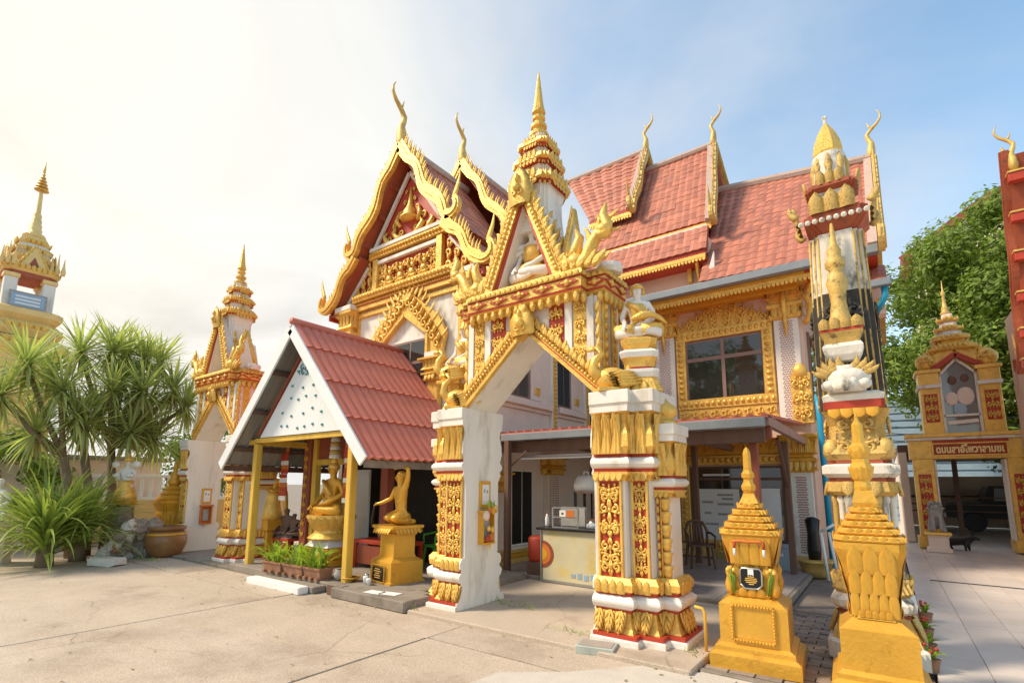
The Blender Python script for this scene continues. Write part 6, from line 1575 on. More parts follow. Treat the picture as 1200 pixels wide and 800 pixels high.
# weathered shaft: black mould with gold edges
shf = CP('shaft', BLACKW, [(-.01, 2.46), (-.02, 3.4), (-.028, 3.75)], C1); CP('upper_shaft', OLDW, [(-.028, 3.751), (-.05, 4.45)], C1)
for x, y in redent(.29, .29, .05):
    mb = MB(); 
    for i in range(17): mb.blob((x * (1 - .16 * i / 17), y * (1 - .16 * i / 17), 2.52 + i * .115), .012, .012, .05, 6, 4)
    mb.tube([(x, y, 2.47), (x * .86, y * .86, 4.42)], .012, 6); part('bead_string', mb, OLDG, shf, True)
for ang in (0, 90, -90):
    mb = MB(); relief(mb, .40, 1.05, 0, 2.6, 0, .30, 11); part('worn_relief', mb, BLACKW, shf, True, loc=(.29 * sin(R(ang)), -.29 * cos(R(ang)), 0), rot=(0, 0, R(ang)))['kind'] = 'stuff'
# guardian on the front
gd = MB(); gd.lathe([(.16, 2.63), (.19, 2.70), (.12, 2.82), (.13, 2.90)], 10, -.02, -.36); gd.blob((0, -.38, 2.78), .20, .14, .12, 12, 6)
for s in (-1, 1): gd.blob((-.02 + s * .15, -.44, 2.70), .07, .07, .06); gd.blob((-.02 + s * .06, -.48, 2.72), .05, .05, .05)
gd = part('guardian_head', gd, OLDW, ch, True)
for i in range(9): a = (i - 4) * .26; link('flame_finial', FLAMEW, gd, (-.02 + sin(a) * .16, -.44, 2.80 + .05 * cos(a)), (R(10), a, 0), (.20 * (1 if a > 0 else -1), .14, .16))
mb = MB(); mb.loft([(x - .02, y - .36) for x, y in rect(-.16, .16, -.10, .10)], [(-.03, 2.96), (.0, 3.02), (.02, 3.10), (.0, 3.14)], True); w_ = part('white_bowl', mb, OLDW, ch)
mb = MB(); mb.loft([(x - .02, y - .36) for x, y in rect(-.16, .16, -.10, .10)], [(-.02, 3.14), (.0, 3.2), (.03, 3.26)], True); part('gilt_bowl', mb, OLDG, w_)
mb = MB(); mb.loft([(x - .02, y - .36) for x, y in rect(-.17, .17, -.11, .11)], [(.02, 3.262), (.02, 3.29)], True); part('red_fillet', mb, RED, w_)
petal_band(w_, [(-.21, -.49), (.17, -.49)], 3.29, .12, .085, 0, .1, PETALO)
mb = MB(); mb.lathe([(.11, 3.29), (.125, 3.36), (.09, 3.46), (.07, 3.6), (.08, 3.72), (.10, 3.82), (.08, 3.90), (.055, 3.95), (.09, 4.0), (.095, 4.06), (.06, 4.12), (.07, 4.18), (.035, 4.26), (.03, 4.36), (.012, 4.5)], 10, -.02, -.36); dvt = part('gilt_guardian', mb, OLDG, ch, True)
mb = MB(); face(mb, (-.02, -.36, 4.03), .085); part('face', mb, OLDG, dvt, True)
# crown
cr = CP('crown_base', OLDR, [(-.06, 4.45), (.02, 4.55), (.06, 4.60), (.06, 4.68)]); petal_band(cr, C1, 4.66, .24, .13, .05, .10, PETALO, closed=True)
for x, y in ((.34, -.34), (-.34, -.34), (.34, .3), (-.34, .3)): link('flame_finial', FLAMEW, cr, (x, y, 4.66), (0, R(10 if x > 0 else -10), 0), (.20 * (1 if x > 0 else -1), .2, .18))
mb = MB(); bead_row(mb, (-.34, -.34, 4.58), (.34, -.34, 4.58), .03, .07); part('bead_string', mb, OLDW, cr)
C2 = redent(.20, .20, .035)
CP('neck', OLDW, [(.02, 4.68), (-.02, 4.814), (.0, 4.972)], C2); c2_ = CP('upper_crown', OLDR, [(-.02, 4.949), (.05, 5.012), (.05, 5.059)], C2); petal_band(c2_, C2, 5.043, .16, .10, .04, .1, PETALO, closed=True)
mb = MB(); mb.lathe([(.17, 5.02), (.165, 5.209), (.16, 5.367), (.15, 5.423), (.17, 5.470), (.14, 5.502)], 12); nk = part('upper_neck', mb, OLDW, ch, True)
for i in range(8): a = 2 * pi * i / 8; mb = MB(); mb.lathe([(.02, 5.091), (.04, 5.154), (.03, 5.249), (.045, 5.328), (.01, 5.454)], 6, .155 * sin(a), -.155 * cos(a)); part('antefix', mb, OLDG, nk, True)
mb = MB(); mb.lathe([(.15, 5.486), (.16, 5.517), (.14, 5.644), (.09, 5.786), (.04, 5.881), (.01, 5.928)], 8, a0=pi / 8); part('gilt_cone', mb, GOLD, ch)
mb = MB(); mb.tube([(0, 0, 5.912), (.0, 0, 5.984)], .018, 6); mb.blob((0, 0, 5.991), .03, .03, .03, 6, 4); part('cone_knob', mb, OLDW, ch)
# little flower pots round its foot
for i, (x, y) in enumerate(((.20, 6.3), (.21, 6.9), (.23, 7.6), (.27, 8.5))):
    t = thing('flower_pot', 'potted red flowers beside the weathered pillar, %s' % ('nearest the camera', 'second pot from the camera', 'third pot from the camera', 'farthest pot from the camera')[i], 'plant', (x, y, -.04)); mb = MB(); mb.lathe([(.05, 0), (.07, .10), (.08, .12), (.065, .12)], 10); part('pot', mb, TERRA, t)
    for j in range(16): link('leaf', LF_S[j % 3], t, (0, 0, .10), (0, rnd.uniform(-.6, .3), rnd.uniform(0, 6.3)), (.33, 1.0, .33))
    for j in range(4): mb = MB(); mb.blob((rnd.uniform(-.06, .06), rnd.uniform(-.06, .06), .19 + rnd.uniform(0, .06)), .02, .02, .018, 6, 4); part('flower', mb, RED, t, True)
# ------------------------------------------------------------------ small gate with niche tower at the right
sg = thing('shrine_gate', 'small gilded gate with red sign and a spired niche tower, beyond the tiled plaza', 'gateway', (1.88, 18.6, 0))
def Gx(name, m, *bx, parent=None, c=.015):
    mb = MB()
    for b in bx: mb.box(*b, c=c)
    return part(name, mb, m, parent or sg, world=True)
def ornate_panel(x0, x1, z0, z1, y, sd, parent=None):
    p = Gx('red_panel', RED, (x0, x1, y - .01, y + .02, z0, z1), parent=parent, c=0); mb = MB(); relief(mb, x1 - x0 - .04, z1 - z0 - .04, (x0 + x1) / 2, z0 + .02, y - .02, .3, sd); part('carved_scrollwork', mb, GOLD, p, True, world=True); return p
for x0, x1 in ((.68, 1.14), (2.62, 3.10)):
    Gx('gate_pier', GOLD, (x0, x1, 18.35, 18.95, 0, 2.46)); Gx('pier_base', GOLD, (x0 - .06, x1 + .06, 18.28, 19.0, 0, .3)); ornate_panel(x0 + .09, x1 - .09, .5, 2.0, 18.34, 3)
    capital(sg, x0, x1, 18.34, 18.95, 2.05, 2.9)
    Gx('inner_reveal', WHITE, (x1 + .001, x1 + .05, 18.37, 18.93, 0, 2.4) if x0 < 1 else (x0 - .05, x0 - .001, 18.37, 18.93, 0, 2.4))
Gx('lintel', GOLD, (.62, 3.2, 18.32, 19.0, 2.42, 2.94)); Gx('ledge', GOLD, (.55, 3.4, 18.22, 19.0, 3.02, 3.12)); Gx('white_ledge', WHITE, (.58, 3.36, 18.26, 18.98, 2.94, 3.02)); Gx('red_fillet', RED, (1.15, 2.7, 18.30, 18.4, 2.86, 2.93))
sgn = Gx('sign_board', mat('sign_red', (.33, .045, .02), .5, 0, .1, 5), (1.16, 2.64, 18.285, 18.32, 2.53, 2.82), c=.006)
for bx in ((1.12, 2.68, 18.27, 18.33, 2.49, 2.53), (1.12, 2.68, 18.27, 18.33, 2.82, 2.855), (1.12, 1.16, 18.27, 18.33, 2.53, 2.82), (2.64, 2.68, 18.27, 18.33, 2.53, 2.82)): Gx('sign_frame', GOLD, bx, parent=sgn, c=.006)
tm = text_mesh('ดบนลาอัไพวาลามขเ', .25, mat('sign_letter_gold', (.85, .62, .25), .4, .1, .05, 5), 'sign_lettering', .006)
xs = [v.co.x for v in tm.vertices]; wdt = max(xs) - min(xs)
tl = link('sign_lettering', tm, sgn, (1.90, 18.278, 2.665), (R(90), 0, 0), (1.38 / wdt, 1.05, 1), True)
twr = Gx('niche_tower', GOLD, (1.02, 1.46, 18.4, 19.2, 3.12, 4.75), (2.28, 2.72, 18.4, 19.2, 3.12, 4.75), (1.46, 2.28, 18.9, 19.2, 3.12, 5.3))
for x0, x1 in ((1.06, 1.42), (2.34, 2.68)):
    ornate_panel(x0 + .03, x1 - .03, 3.45, 4.25, 18.39, 4, twr); Gx('white_step', WHITE, (x0 - .10, x1 + .08, 18.32, 19.2, 4.42, 4.52), parent=twr); Gx('gilt_capital', GOLD, (x0 - .06, x1 + .05, 18.34, 19.2, 4.52, 4.85), (x0 - .12, x1 + .10, 18.3, 19.2, 4.85, 4.95), parent=twr)
    mb = MB(); mb.blob(((x0 + x1) / 2, 18.5, 5.18), .26, .16, .26, 12, 7); fl = part('fan_leaf', mb, GOLD, twr, True, world=True)
    mb = MB()
    for q in range(3): mb.spiral((x0 + x1) / 2 + (q - 1) * .13, 5.14 + .1 * (q == 1), .09, .02, q, 1.2, .03, .015, 18.33, 9)
    part('carved_scrollwork', mb, GOLD, fl, True, world=True)
nb = MB(); nb.prism([(1.46, 3.13), (2.28, 3.13), (2.28, 4.80), (1.87, 5.25), (1.46, 4.80)], 18.55, 18.6); nic = part('niche_glass', nb, PGLASS, sg, world=True)
mb = MB()
for a, b in (((1.49, 3.13), (1.49, 4.8)), ((2.25, 3.13), (2.25, 4.8)), ((1.49, 4.78), (1.66, 4.98)), ((1.66, 4.98), (1.87, 5.2)), ((2.25, 4.78), (2.08, 4.98)), ((2.08, 4.98), (1.87, 5.2)), ((1.49, 3.62), (2.25, 3.62))): mb.bar((a[0], 18.5, a[1]), (b[0], 18.5, b[1]), .06, .08, (0, -1, 0))
part('white_frame', mb, WHITE, nic, world=True)
for x, z, r_, m in ((1.75, 4.62, .10, BROWN), (2.02, 4.66, .09, BROWN), (1.70, 4.1, .15, PALEP), (2.0, 4.15, .2, PALEP), (1.85, 3.78, .16, BLUEB)): mb = MB(); mb.blob((x, 18.545, z), r_, .02, r_ * 1.3, 10, 6); part('figure_behind_glass', mb, m, nic, True, world=True)
mb = MB(); mb.bar((1.55, 18.52, 3.42), (2.2, 18.52, 3.46), .10, .02, (0, -1, 0)); part('white_script', mb, WHITE, nic, world=True)
for s in (1, -1):
    xf = M.Translation((1.87, 0, 0)) @ M.Diagonal((s, 1, 1, 1))
    for k_, (m, d) in enumerate(((RED, 0), (GOLD, .13), (GOLD, .27))):
        mb = MB(xf); mb.bar((0, 18.42 + .04 * k_, 5.34 + d), (.52 + d * .8, 18.42 + .04 * k_, 4.95 + d * .6), .13, .12, (0, -1, 0)); part('roof_moulding', mb, m, sg, world=True)
    for q in range(8): link('kranok_leaf', KRANOK, sg, (1.87 + s * (.1 + q * .085), 18.5, 5.66 - q * .065), (0, s * R(25), 0), (-s * .22, .2, .24), True)
C3 = [(x + 1.87, y + 18.8) for x, y in redent(.42, .35, .06)]
z = 5.45
for hw, h in ((.46, .30), (.34, .30), (.24, .28), (.16, .26)):
    Cq = [(x + 1.84, y + 18.8) for x, y in redent(hw, hw, hw * .16)]
    mb = MB(); mb.loft(Cq, [(0, z), (.06, z + .04), (.06, z + .10)], True); q = part('gilt_ring', mb, GOLD, sg, world=True)
    petal_band(q, Cq, z + .06, .13, .11, .05, .15, PETALB, closed=True, world=True)
    mb = MB(); mb.loft(Cq, [(-.03, z + .10), (-.08 * hw / .3, z + h)], True); part('white_neck', mb, WHITE if hw < .4 else OCHRE, sg, world=True); z += h
mb = MB(); mb.lathe([(.10, z), (.13, z + .05), (.07, z + .12), (.09, z + .18), (.05, z + .28), (.03, z + .6), (.06, z + .66), (.02, z + .74), (.005, z + 1.05)], 10, 1.82, 18.8); part('spire_tip', mb, PALEG, sg, True, world=True)
# stone lion
ln = thing('stone_lion', 'grey stone lion sitting on a cream pedestal before the small gate', 'statue', (1.0, 17.65, -.02))
mb = MB(); mb.loft(rect(-.20, .20, -.20, .20), [(.05, 0), (.05, .08), (.0, .12), (0, .36), (.04, .42)], True); ped_ = part('pedestal', mb, PALEP, ln); mb = MB(); mb.loft(rect(-.20, .20, -.20, .20), [(.05, .42), (.07, .45), (.06, .50)], True); part('gilt_cap', mb, GOLD, ped_)
LN = [(0, .06, .18, .15), (0, .02, .36, .14), (0, -.04, .50, .13), (0, -.08, .62, .13), (0, -.16, .66, .09), (0, -.22, .63, .06),
      (.11, .06, .16, .10), (.14, -.06, .05, .06), (.13, -.16, .03, .045), (-.11, .06, .16, .10), (-.14, -.06, .05, .06), (-.13, -.16, .03, .045),
      (.08, -.10, .40, .06), (.08, -.14, .2, .05), (.08, -.17, .03, .05), (-.08, -.10, .40, .06), (-.08, -.14, .2, .05), (-.08, -.17, .03, .05)]
LE = [(0, 1), (1, 2), (2, 3), (3, 4), (4, 5), (0, 6), (6, 7), (7, 8), (0, 9), (9, 10), (10, 11), (2, 12), (12, 13), (13, 14), (2, 15), (15, 16), (16, 17)]
b = link('body', smooth_by_skin('body', LN, LE, GREYST), ln, (0, 0, .50)); mb = MB()
for s in (-1, 1): mb.blob((s * .10, -.03, .74), .03, .03, .05, 6, 4); mb.blob((s * .05, -.20, .70), .02, .02, .02, 6, 4)
for q in range(10): a = q * 2 * pi / 10; mb.blob((.14 * cos(a), -.04, .61 + .15 * sin(a)), .05, .05, .05, 6, 4)
part('mane_and_eyes', mb, GREYST, b, True); mb = MB(); mb.tube([(0, .18, .12), (.05, .26, .25), (0, .24, .40)], [.04, .035, .045], 7); part('tail', mb, GREYST, b, True)
dg = thing('dog', 'black dog lying in shade behind the stone lion pedestal', 'dog', (1.42, 18.2, -.02), R(60)); dg.scale = (.8, .8, .8)
DN = [(0, 0, .30, .12), (0, -.22, .32, .12), (0, -.36, .38, .08), (0, -.46, .46, .08), (0, -.56, .43, .05), (0, -.63, .41, .035), (0, .18, .28, .11), (0, .36, .34, .03), (0, .5, .44, .02),
      (.09, -.26, .2, .05), (.10, -.25, .10, .035), (.10, -.27, .02, .035), (-.09, -.26, .2, .05), (-.10, -.25, .10, .035), (-.10, -.27, .02, .035), (.09, .20, .2, .07), (.10, .26, .12, .035), (.10, .20, .02, .035), (-.09, .20, .2, .07), (-.10, .26, .12, .035), (-.10, .20, .02, .035)]
DE = [(0, 1), (1, 2), (2, 3), (3, 4), (4, 5), (0, 6), (6, 7), (7, 8), (1, 9), (9, 10), (10, 11), (1, 12), (12, 13), (13, 14), (6, 15), (15, 16), (16, 17), (6, 18), (18, 19), (19, 20)]
b = link('body', smooth_by_skin('body', DN, DE, BLACK), dg); mb = MB()
for s in (-1, 1): mb.prism([(s * .03, .51), (s * .08, .52), (s * .06, .60)], -.46, -.43)
part('ears', mb, BLACK, b)
# boundary wall, rail and shed seen through the small gate
w = thing('boundary_wall', 'long cream wall behind the small gate', 'wall', (4, 29, 0)); mb = MB(); mb.box(-3.2, 10, -.1, .1, 0, 2.1); part('wall', mb, PALEP, w); mb = MB(); mb.box(-3.2, 10, -.14, -.1, 1.2, 1.3); part('dark_rail', mb, BROWN, w)
for i in range(9): mb = MB(); mb.box(-3 + i * 1.4, -2.9 + i * 1.4, -.16, -.101, 0, 2.1); part('pilaster', mb, BROWN if i == 1 else PALEP, w)
cr_ = thing('parked_pickup', 'dark pickup truck half seen through the small gate', 'pickup', (4.0, 26.8, 0)); mb = MB(); mb.prism([(-2.2, .5), (2.2, .5), (2.2, 1.05), (1.0, 1.1), (.5, 1.65), (-.9, 1.7), (-1.1, 1.1), (-2.2, 1.05)], -.8, .8); part('body', mb, BLACK, cr_)
mb = MB(); mb.prism([(-.8, 1.15), (.75, 1.15), (.45, 1.58), (-.75, 1.62)], -.83, -.81); part('window', mb, PGLASS, cr_)
for x in (-1.4, 1.4):
    for y in (-.8, .8): mb = MB(SW); mb.lathe([(.33, -.1), (.36, -.06), (.36, .06), (.33, .1)], 14); me = mb.mesh('wheel', BLACK); link('wheel', me, cr_, (x, y, .36), (0, R(90), R(90)))
mb = MB(); mb.box(-2.25, -2.2, -.7, .7, .5, .65); part('bumper', mb, STEEL, cr_)
sd = thing('siding_shed', 'pale blue-grey building with horizontal siding behind the small gate', 'building', (-1.0, 32, 0)); mb = MB(); mb.box(-3, 5.5, 0, 3, 0, 6.2); part('wall', mb, BLUEI, sd)
for i in range(16): mb = MB(); mb.box(-3, 5.5, -.05, -.001, .3 + i * .36, .55 + i * .36, .01); part('siding_board', mb, BLUEI, sd)
for i in range(4):
    mb = MB(); pts = [(-1.5 + 8 * t, 21 + .5 * i, 3.5 + .28 * i - .5 * sin(pi * t)) for t in [k / 16 for k in range(17)]]; mb.tube(pts, .012, 5); tag(part('power_line', mb, BLACK, None), ('lowest', 'second lowest', 'second highest', 'highest')[i] + ' black cable sagging behind the small gate', 'cable')
# ------------------------------------------------------------------ broadleaf trees
def leaf_crown(name, m, clumps, per, size, parent, seed, spread=.8):
    r = random.Random(seed); vs = []; fs = []
    for (cx_, cy_, cz_, cr_) in clumps:
        for i in range(int(per * (cr_ / spread) ** 1.6)):
            d = V((r.gauss(0, 1), r.gauss(0, 1), r.gauss(0, .8))); d.normalize(); rr = cr_ * r.random() ** .45
            c = V((cx_, cy_, cz_)) + d * rr
            n = (d + V((r.uniform(-.7, .7), r.uniform(-.7, .7), r.uniform(-.2, .9)))).normalized()
            a = n.cross(V((r.uniform(-1, 1), r.uniform(-1, 1), r.uniform(-1, 1)))).normalized(); b_ = n.cross(a)
            s = size * r.uniform(.6, 1.3); k = len(vs)
            vs += [c - a * s, c + b_ * s * .42 - n * s * .15, c + a * s, c - b_ * s * .42 - n * s * .15]
            fs += [(k, k + 1, k + 2), (k, k + 2, k + 3)]
    mb = MB(); mb.add(vs, fs); o = part(name, mb, m, parent); return o
def tree(label, loc, rad, zc_, nclump, per, size, m, seed, cr_=.9, trunk=.25, cat='tree'):
    t = thing('broadleaf_tree', label, cat, loc); r = random.Random(seed); cl = []
    while len(cl) < nclump:
        d = V((r.gauss(0, 1), r.gauss(0, 1), r.gauss(0, 1))).normalized(); f = r.random() ** .35
        p = V((d.x * rad[0] * f, d.y * rad[1] * f, zc_ + d.z * rad[2] * f))
        if p.z < .4: continue
        cl.append((p.x, p.y, p.z, cr_ * r.uniform(.6, 1.25)))
    leaf_crown('crown', m, cl, per, size, t, seed, cr_)
    mb = MB(); mb.tube([(0, 0, 0), (.05, .02, zc_ * .35), (-.05, .05, zc_ * .75), (0, 0, zc_ + rad[2] * .4)], [trunk, trunk * .8, trunk * .6, trunk * .2], 9); tk = part('trunk', mb, BARK, t, True)
    for k_ in range(min(12, nclump)):
        c = cl[k_]; z0 = zc_ * r.uniform(.4, .8); mb = MB(); mb.tube([(0, 0, z0), (c[0] * .5, c[1] * .5, z0 + (c[2] - z0) * .65), c[:3]], [trunk * .4, trunk * .28, trunk * .08], 6); part('limb', mb, BARK, tk, True)
    return t
tree('tall dense green tree rising behind the small gate at the right', (4.9, 27.5, 0), (4.7, 3.4, 5.4), 8.0, 170, 520, .125, LEAFT, 11, 1.1, .35)
tree('leafy tree with sky showing through, behind the left gilded gateway', (-20.5, 9.0, 0), (2.1, 1.8, 1.4), 2.6, 48, 200, .09, LEAFT, 5, .55, .12)
tree('dark bush at the far left under the gold tower', (-18.5, 2.4, 0), (1.6, 1.4, 1.1), 1.9, 40, 200, .09, LEAFT, 6, .5, .10, 'bush')
# far building roof above the tree and the right-hand temple roof edge
fb = thing('distant_house', 'distant building with a red gable roof rising behind the tall tree', 'building', (5.5, 42, 0)); mb = MB(); mb.box(-2.6, 6, 0, 6, 0, 16.9); mb.prism([(-2.6, 16.9), (6, 16.9), (1.7, 19.8)], 0.01, 6); part('wall', mb, PALEP, fb)
for s in (1, -1): mb = MB(); slab(mb, V((1.7, -.5, 20.2)), V((1.7, 6.5, 20.2)), V((1.7 + s * 5.1, -.5, 16.9)), V((1.7 + s * 5.1, 6.5, 16.9)), .22); part('roof', mb, TILE, fb); mb = MB(); mb.bar((1.7, -.55, 20.1), (1.7 + s * 5.1, -.55, 16.8), .12, .4, (0, 0, 1)); part('bargeboard', mb, RWOOD, fb)
for x in (-1.5, 1.2, 3.8): mb = MB(); mb.box(x, x + .9, -.06, .0, 14.5, 16.0); part('window', mb, GLASS, fb)
rb = thing('side_temple', 'edge of a red and gold tiered temple roof at the right border', 'temple', (4.5, 13, 0))
WORLD = True
mb = MB(); mb.box(2.9, 6.5, 12.3, 18, 0, 6.0); part('wall', mb, PINK, rb)
roof_slope(rb, (2.30, 12.2, 7.65), (6.5, 12.2, 7.65), (2.36, 13.35, 3.9), (6.5, 13.35, 3.9), .22, .3)
bargeboard(rb, (2.27, 12.15, 7.75), (2.30, 13.3, 4.0), (-1, 0, 0), OLDR, FLAMEW, .13, .10, 22, 2, .18, .2, .04)
for i, z in enumerate((7.2, 6.52, 5.85, 5.14, 4.5, 3.95)):
    mb = MB(); y = 12.25 + (7.5 - z) * .30; mb.box(2.26, 2.62, y - .3, y - .14, z - .10, z + .06, .01); part('purlin_end', mb, RED, rb); mb = MB(); mb.box(2.25, 2.6, y - .32, y - .12, z + .061, z + .09); part('gilt_cap', mb, PALEG, rb)
chofa(rb, (2.36, 12.15, 7.4), (-1, 0, 0), .9)
WORLD = False
# ------------------------------------------------------------------ far left tower
tw = thing('bell_tower', 'pale gold mosaic tower with tall umbrella spire at the far left', 'tower', (-26, 3.85, 0)); tw.scale = (.86, .86, 1)
Q = lambda h: redent(h, h, h * .14)
def T(name, m, hw, prof): mb = MB(); mb.loft(Q(hw), prof, True); return part(name, mb, m, tw)
T('tower_body', GLOWG, 1.25, [(.15, 0), (.15, .8), (0, 1.0), (0, 6.2), (.1, 6.4)])
bd_ = T('ledge', GLOWG, 1.0, [(.45, 6.4), (.55, 6.6), (.25, 6.9)]); petal_band(bd_, Q(1.0), 6.62, .25, .25, .5, .1, PETALO if False else PETAL, closed=True)
bd_ = T('ledge', GLOWG, .95, [(.2, 6.95), (.35, 7.2), (.12, 7.5)]); petal_band(bd_, Q(.95), 7.22, .22, .22, .3, .1, PETAL, closed=True)
T('ledge', GLOWG, .9, [(.1, 7.5), (.3, 7.75), (.3, 7.95), (.2, 8.0)])
for z in range(5):
    for ang in (0, 90, -90): mb = MB(); relief(mb, 1.5, .9, 0, 1.15 + z, 0, .8, z); part('carved_scrollwork', mb, GLOWG, tw, True, loc=(1.27 * sin(R(ang)), -1.27 * cos(R(ang)), 0), rot=(0, 0, R(ang)))
for x in (-.62, .62):
    for y in (-.62, .62): mb = MB(); mb.box(x - .21, x + .21, y - .21, y + .21, 8.0, 9.15, .02); part('column', mb, WHITE, tw); mb = MB(); mb.box(x - .26, x + .26, y - .26, y + .26, 9.15, 9.3, .02); part('capital', mb, GLOWG, tw)
T('entablature', OLDR, .85, [(0, 9.25), (.02, 9.42)]); e_ = T('cornice', GLOWG, .88, [(0, 9.42), (.08, 9.5), (.0, 9.62)]); petal_band(e_, Q(.88), 9.5, .22, .18, .06, .1, PETAL, closed=True)
for x, y in ((.8, -.8), (.8, .8), (-.8, -.8), (-.8, .8)):
    for k_, (dx, h) in enumerate(((0, .9), (.18, .7), (-.18, .7))): mb = MB(); mb.lathe([(.08, 9.6), (.10, 9.75), (.05, 9.95), (.008, 9.6 + h)], 7, x + dx * .6, y + dx); part('corner_spike', mb, GLOWG, tw)
for ang in (0, 90, -90, 180):
    mb = MB(M.Rotation(R(ang), 4, 'Z')); mb.prism([(-.5, 9.55), (.5, 9.55), (0, 10.45)], -.86, -.7); g_ = part('gable', mb, GLOWG, tw); mb = MB(M.Rotation(R(ang), 4, 'Z')); mb.prism([(-.2, 9.65), (.2, 9.65), (0, 10.05)], -.88, -.861); part('gable_niche', mb, RWOOD, g_)
    for s in (1, -1):
        for q in range(5): link('kranok_leaf', KRANOK, g_, V((sin(R(ang)) * .8 + cos(R(ang)) * s * (.5 - .1 * q), -cos(R(ang)) * .8 + sin(R(ang)) * s * (.5 - .1 * q), 9.6 + .17 * q)), (0, 0, R(ang)), (-s * .25, .2, .28))
for hw, z0, h in ((.62, 9.9, .45), (.55, 10.3, .40), (.48, 10.65, .35)): q = T('bell_tier', GLOWG if hw != .55 else WHITE, hw, [(.0, z0), (.05, z0 + .1), (-.08, z0 + h)]); petal_band(q, Q(hw), z0 + .05, .2, .16, .05, .15, PETAL, closed=True)
mb = MB(); mb.lathe([(.34, 11.0), (.42, 11.08), (.36, 11.2), (.22, 11.25), (.24, 11.4), (.20, 11.45), (.21, 11.6), (.17, 11.65), (.18, 11.8), (.14, 11.85), (.15, 12.0), (.10, 12.1), (.07, 12.9), (.06, 13.05)], 14); part('spire', mb, GLOWG, tw, True)
for i in range(6): mb = MB(); z0 = 13.05 + i * .13; r_ = .27 - i * .042; mb.lathe([(r_ * .7, z0), (r_, z0 + .01), (r_ * .9, z0 + .05), (r_ * .4, z0 + .10)], 12); part('umbrella_tier', mb, GOLD, tw, True)
mb = MB(); mb.lathe([(.04, 13.8), (.05, 13.9), (.012, 14.3)], 8); part('spire_tip', mb, GOLD, tw, True)
mb = MB(); mb.box(-.62, .62, -.03, .03, 0, .62, .01); sb = part('sign_frame', mb, GREYST, tw, loc=(1.02, -.05, 7.98), rot=(0, 0, R(90))); mb = MB(); mb.box(-.54, .54, -.045, -.031, .08, .54); q = part('sign_face', mb, BLUEI, sb)
mb = MB()
for i in range(3): mb.box(-.40, .40, -.05, -.046, .14 + i * .13, .20 + i * .13)
part('sign_bars', mb, PAPER, q)['kind'] = 'stuff'
# ------------------------------------------------------------------ dracaena with strap-leaf heads
LF_D = [strap_leaf('leaf', LEAFD, l, .060, d, 6, 1.0) for l, d in ((1.12, .25), (1.18, .45), (1.1, .8))]
LF_B = strap_leaf('leaf', LEAFB, .8, .05, 1.0, 5, .4)
dc = thing('dracaena_tree', 'many headed strap-leaf tree with slender bare trunks at the left', 'tree', (-15.4, 4.0, -.05))
HEADS = [(-14.9, 3.55, 2.95), (-15.0, 4.45, 2.85), (-15.3, 2.8, 2.75), (-15.5, 5.15, 2.75), (-15.2, 2.1, 3.5), (-15.9, 4.45, 5.0), (-15.3, 5.75, 3.7), (-15.9, 3.50, 4.85), (-15.5, 4.02, 4.92), (-15.9, 4.85, 4.95), (-16.2, 5.3, 4.98), (-15.2, 2.45, 4.25), (-14.9, 3.05, 3.72), (-15.0, 3.98, 3.85), (-14.9, 4.58, 3.95), (-15.3, 5.40, 4.12), (-15.9, 4.4, 4.3), (-16.0, 3.0, 4.2), (-15.9, 5.0, 3.6), (-14.9, 3.35, 3.15), (-15.7, 4.0, 3.3), (-15.5, 4.9, 3.05)]
trunks = [((.1, .3, 0), (.0, .32, 1.6), (-.15, .25, 2.6)), ((.25, -.35, 0), (.2, -.5, 1.3), (.35, -.75, 2.3)), ((.0, -.05, 0), (.1, -.15, 1.5), (.2, -.35, 2.4))]
for p in trunks: mb = MB(); mb.tube(p, [.13, .10, .085], 8); part('trunk', mb, BARK, dc, True)
for i, h in enumerate(HEADS):
    hv = V(h) - V(dc.location); b0 = min((V(t[2]) for t in trunks), key=lambda q: (q - hv).length); mb = MB(); mb.tube([b0, (b0 + hv) / 2 + V((0, 0, -.12)), hv], [.07, .055, .05], 7); part('limb', mb, BARK, dc, True)
    core = MB(); core.tube([hv - V((0, 0, .15)), hv + V((0, 0, .15))], [.06, .03], 6); ro = part('leaf_rosette', core, LEAFB, dc)
    rr = random.Random(i)
    n = 120; joined = MB()
    for k in range(n):
        el = -1.15 + 2.5 * ((k + .5) / n) ** .8; az = k * 2.39996 + i
        sc_ = rr.uniform(.72, 1.0); rot = Euler((rr.uniform(-.3, .3), -(el - 1.0), az)).to_matrix().to_4x4()
        if k % 8 == 0: link('leaf', LF_D[k % 3], ro, hv, rot.to_euler(), (sc_,) * 3)
        else:
            me = LF_D[k % 3]; mm = M.Translation(hv) @ rot @ M.Scale(sc_, 4); joined.add([mm @ v.co for v in me.vertices], [tuple(p.vertices) for p in me.polygons])
    q = part('leaf_mass', joined, LEAFD, ro, True); q['kind'] = 'stuff'
    dry = MB()
    for k in range(16):
        mm = M.Translation(hv - V((0, 0, .1))) @ Euler((0, 1.5 + rr.uniform(-.3, .2), k * .5)).to_matrix().to_4x4() @ M.Scale(rr.uniform(.5, .8), 4); dry.add([mm @ v.co for v in LF_B.vertices], [tuple(p.vertices) for p in LF_B.polygons])
    q = part('dry_leaves', dry, LEAFB, ro, True); q['kind'] = 'stuff'
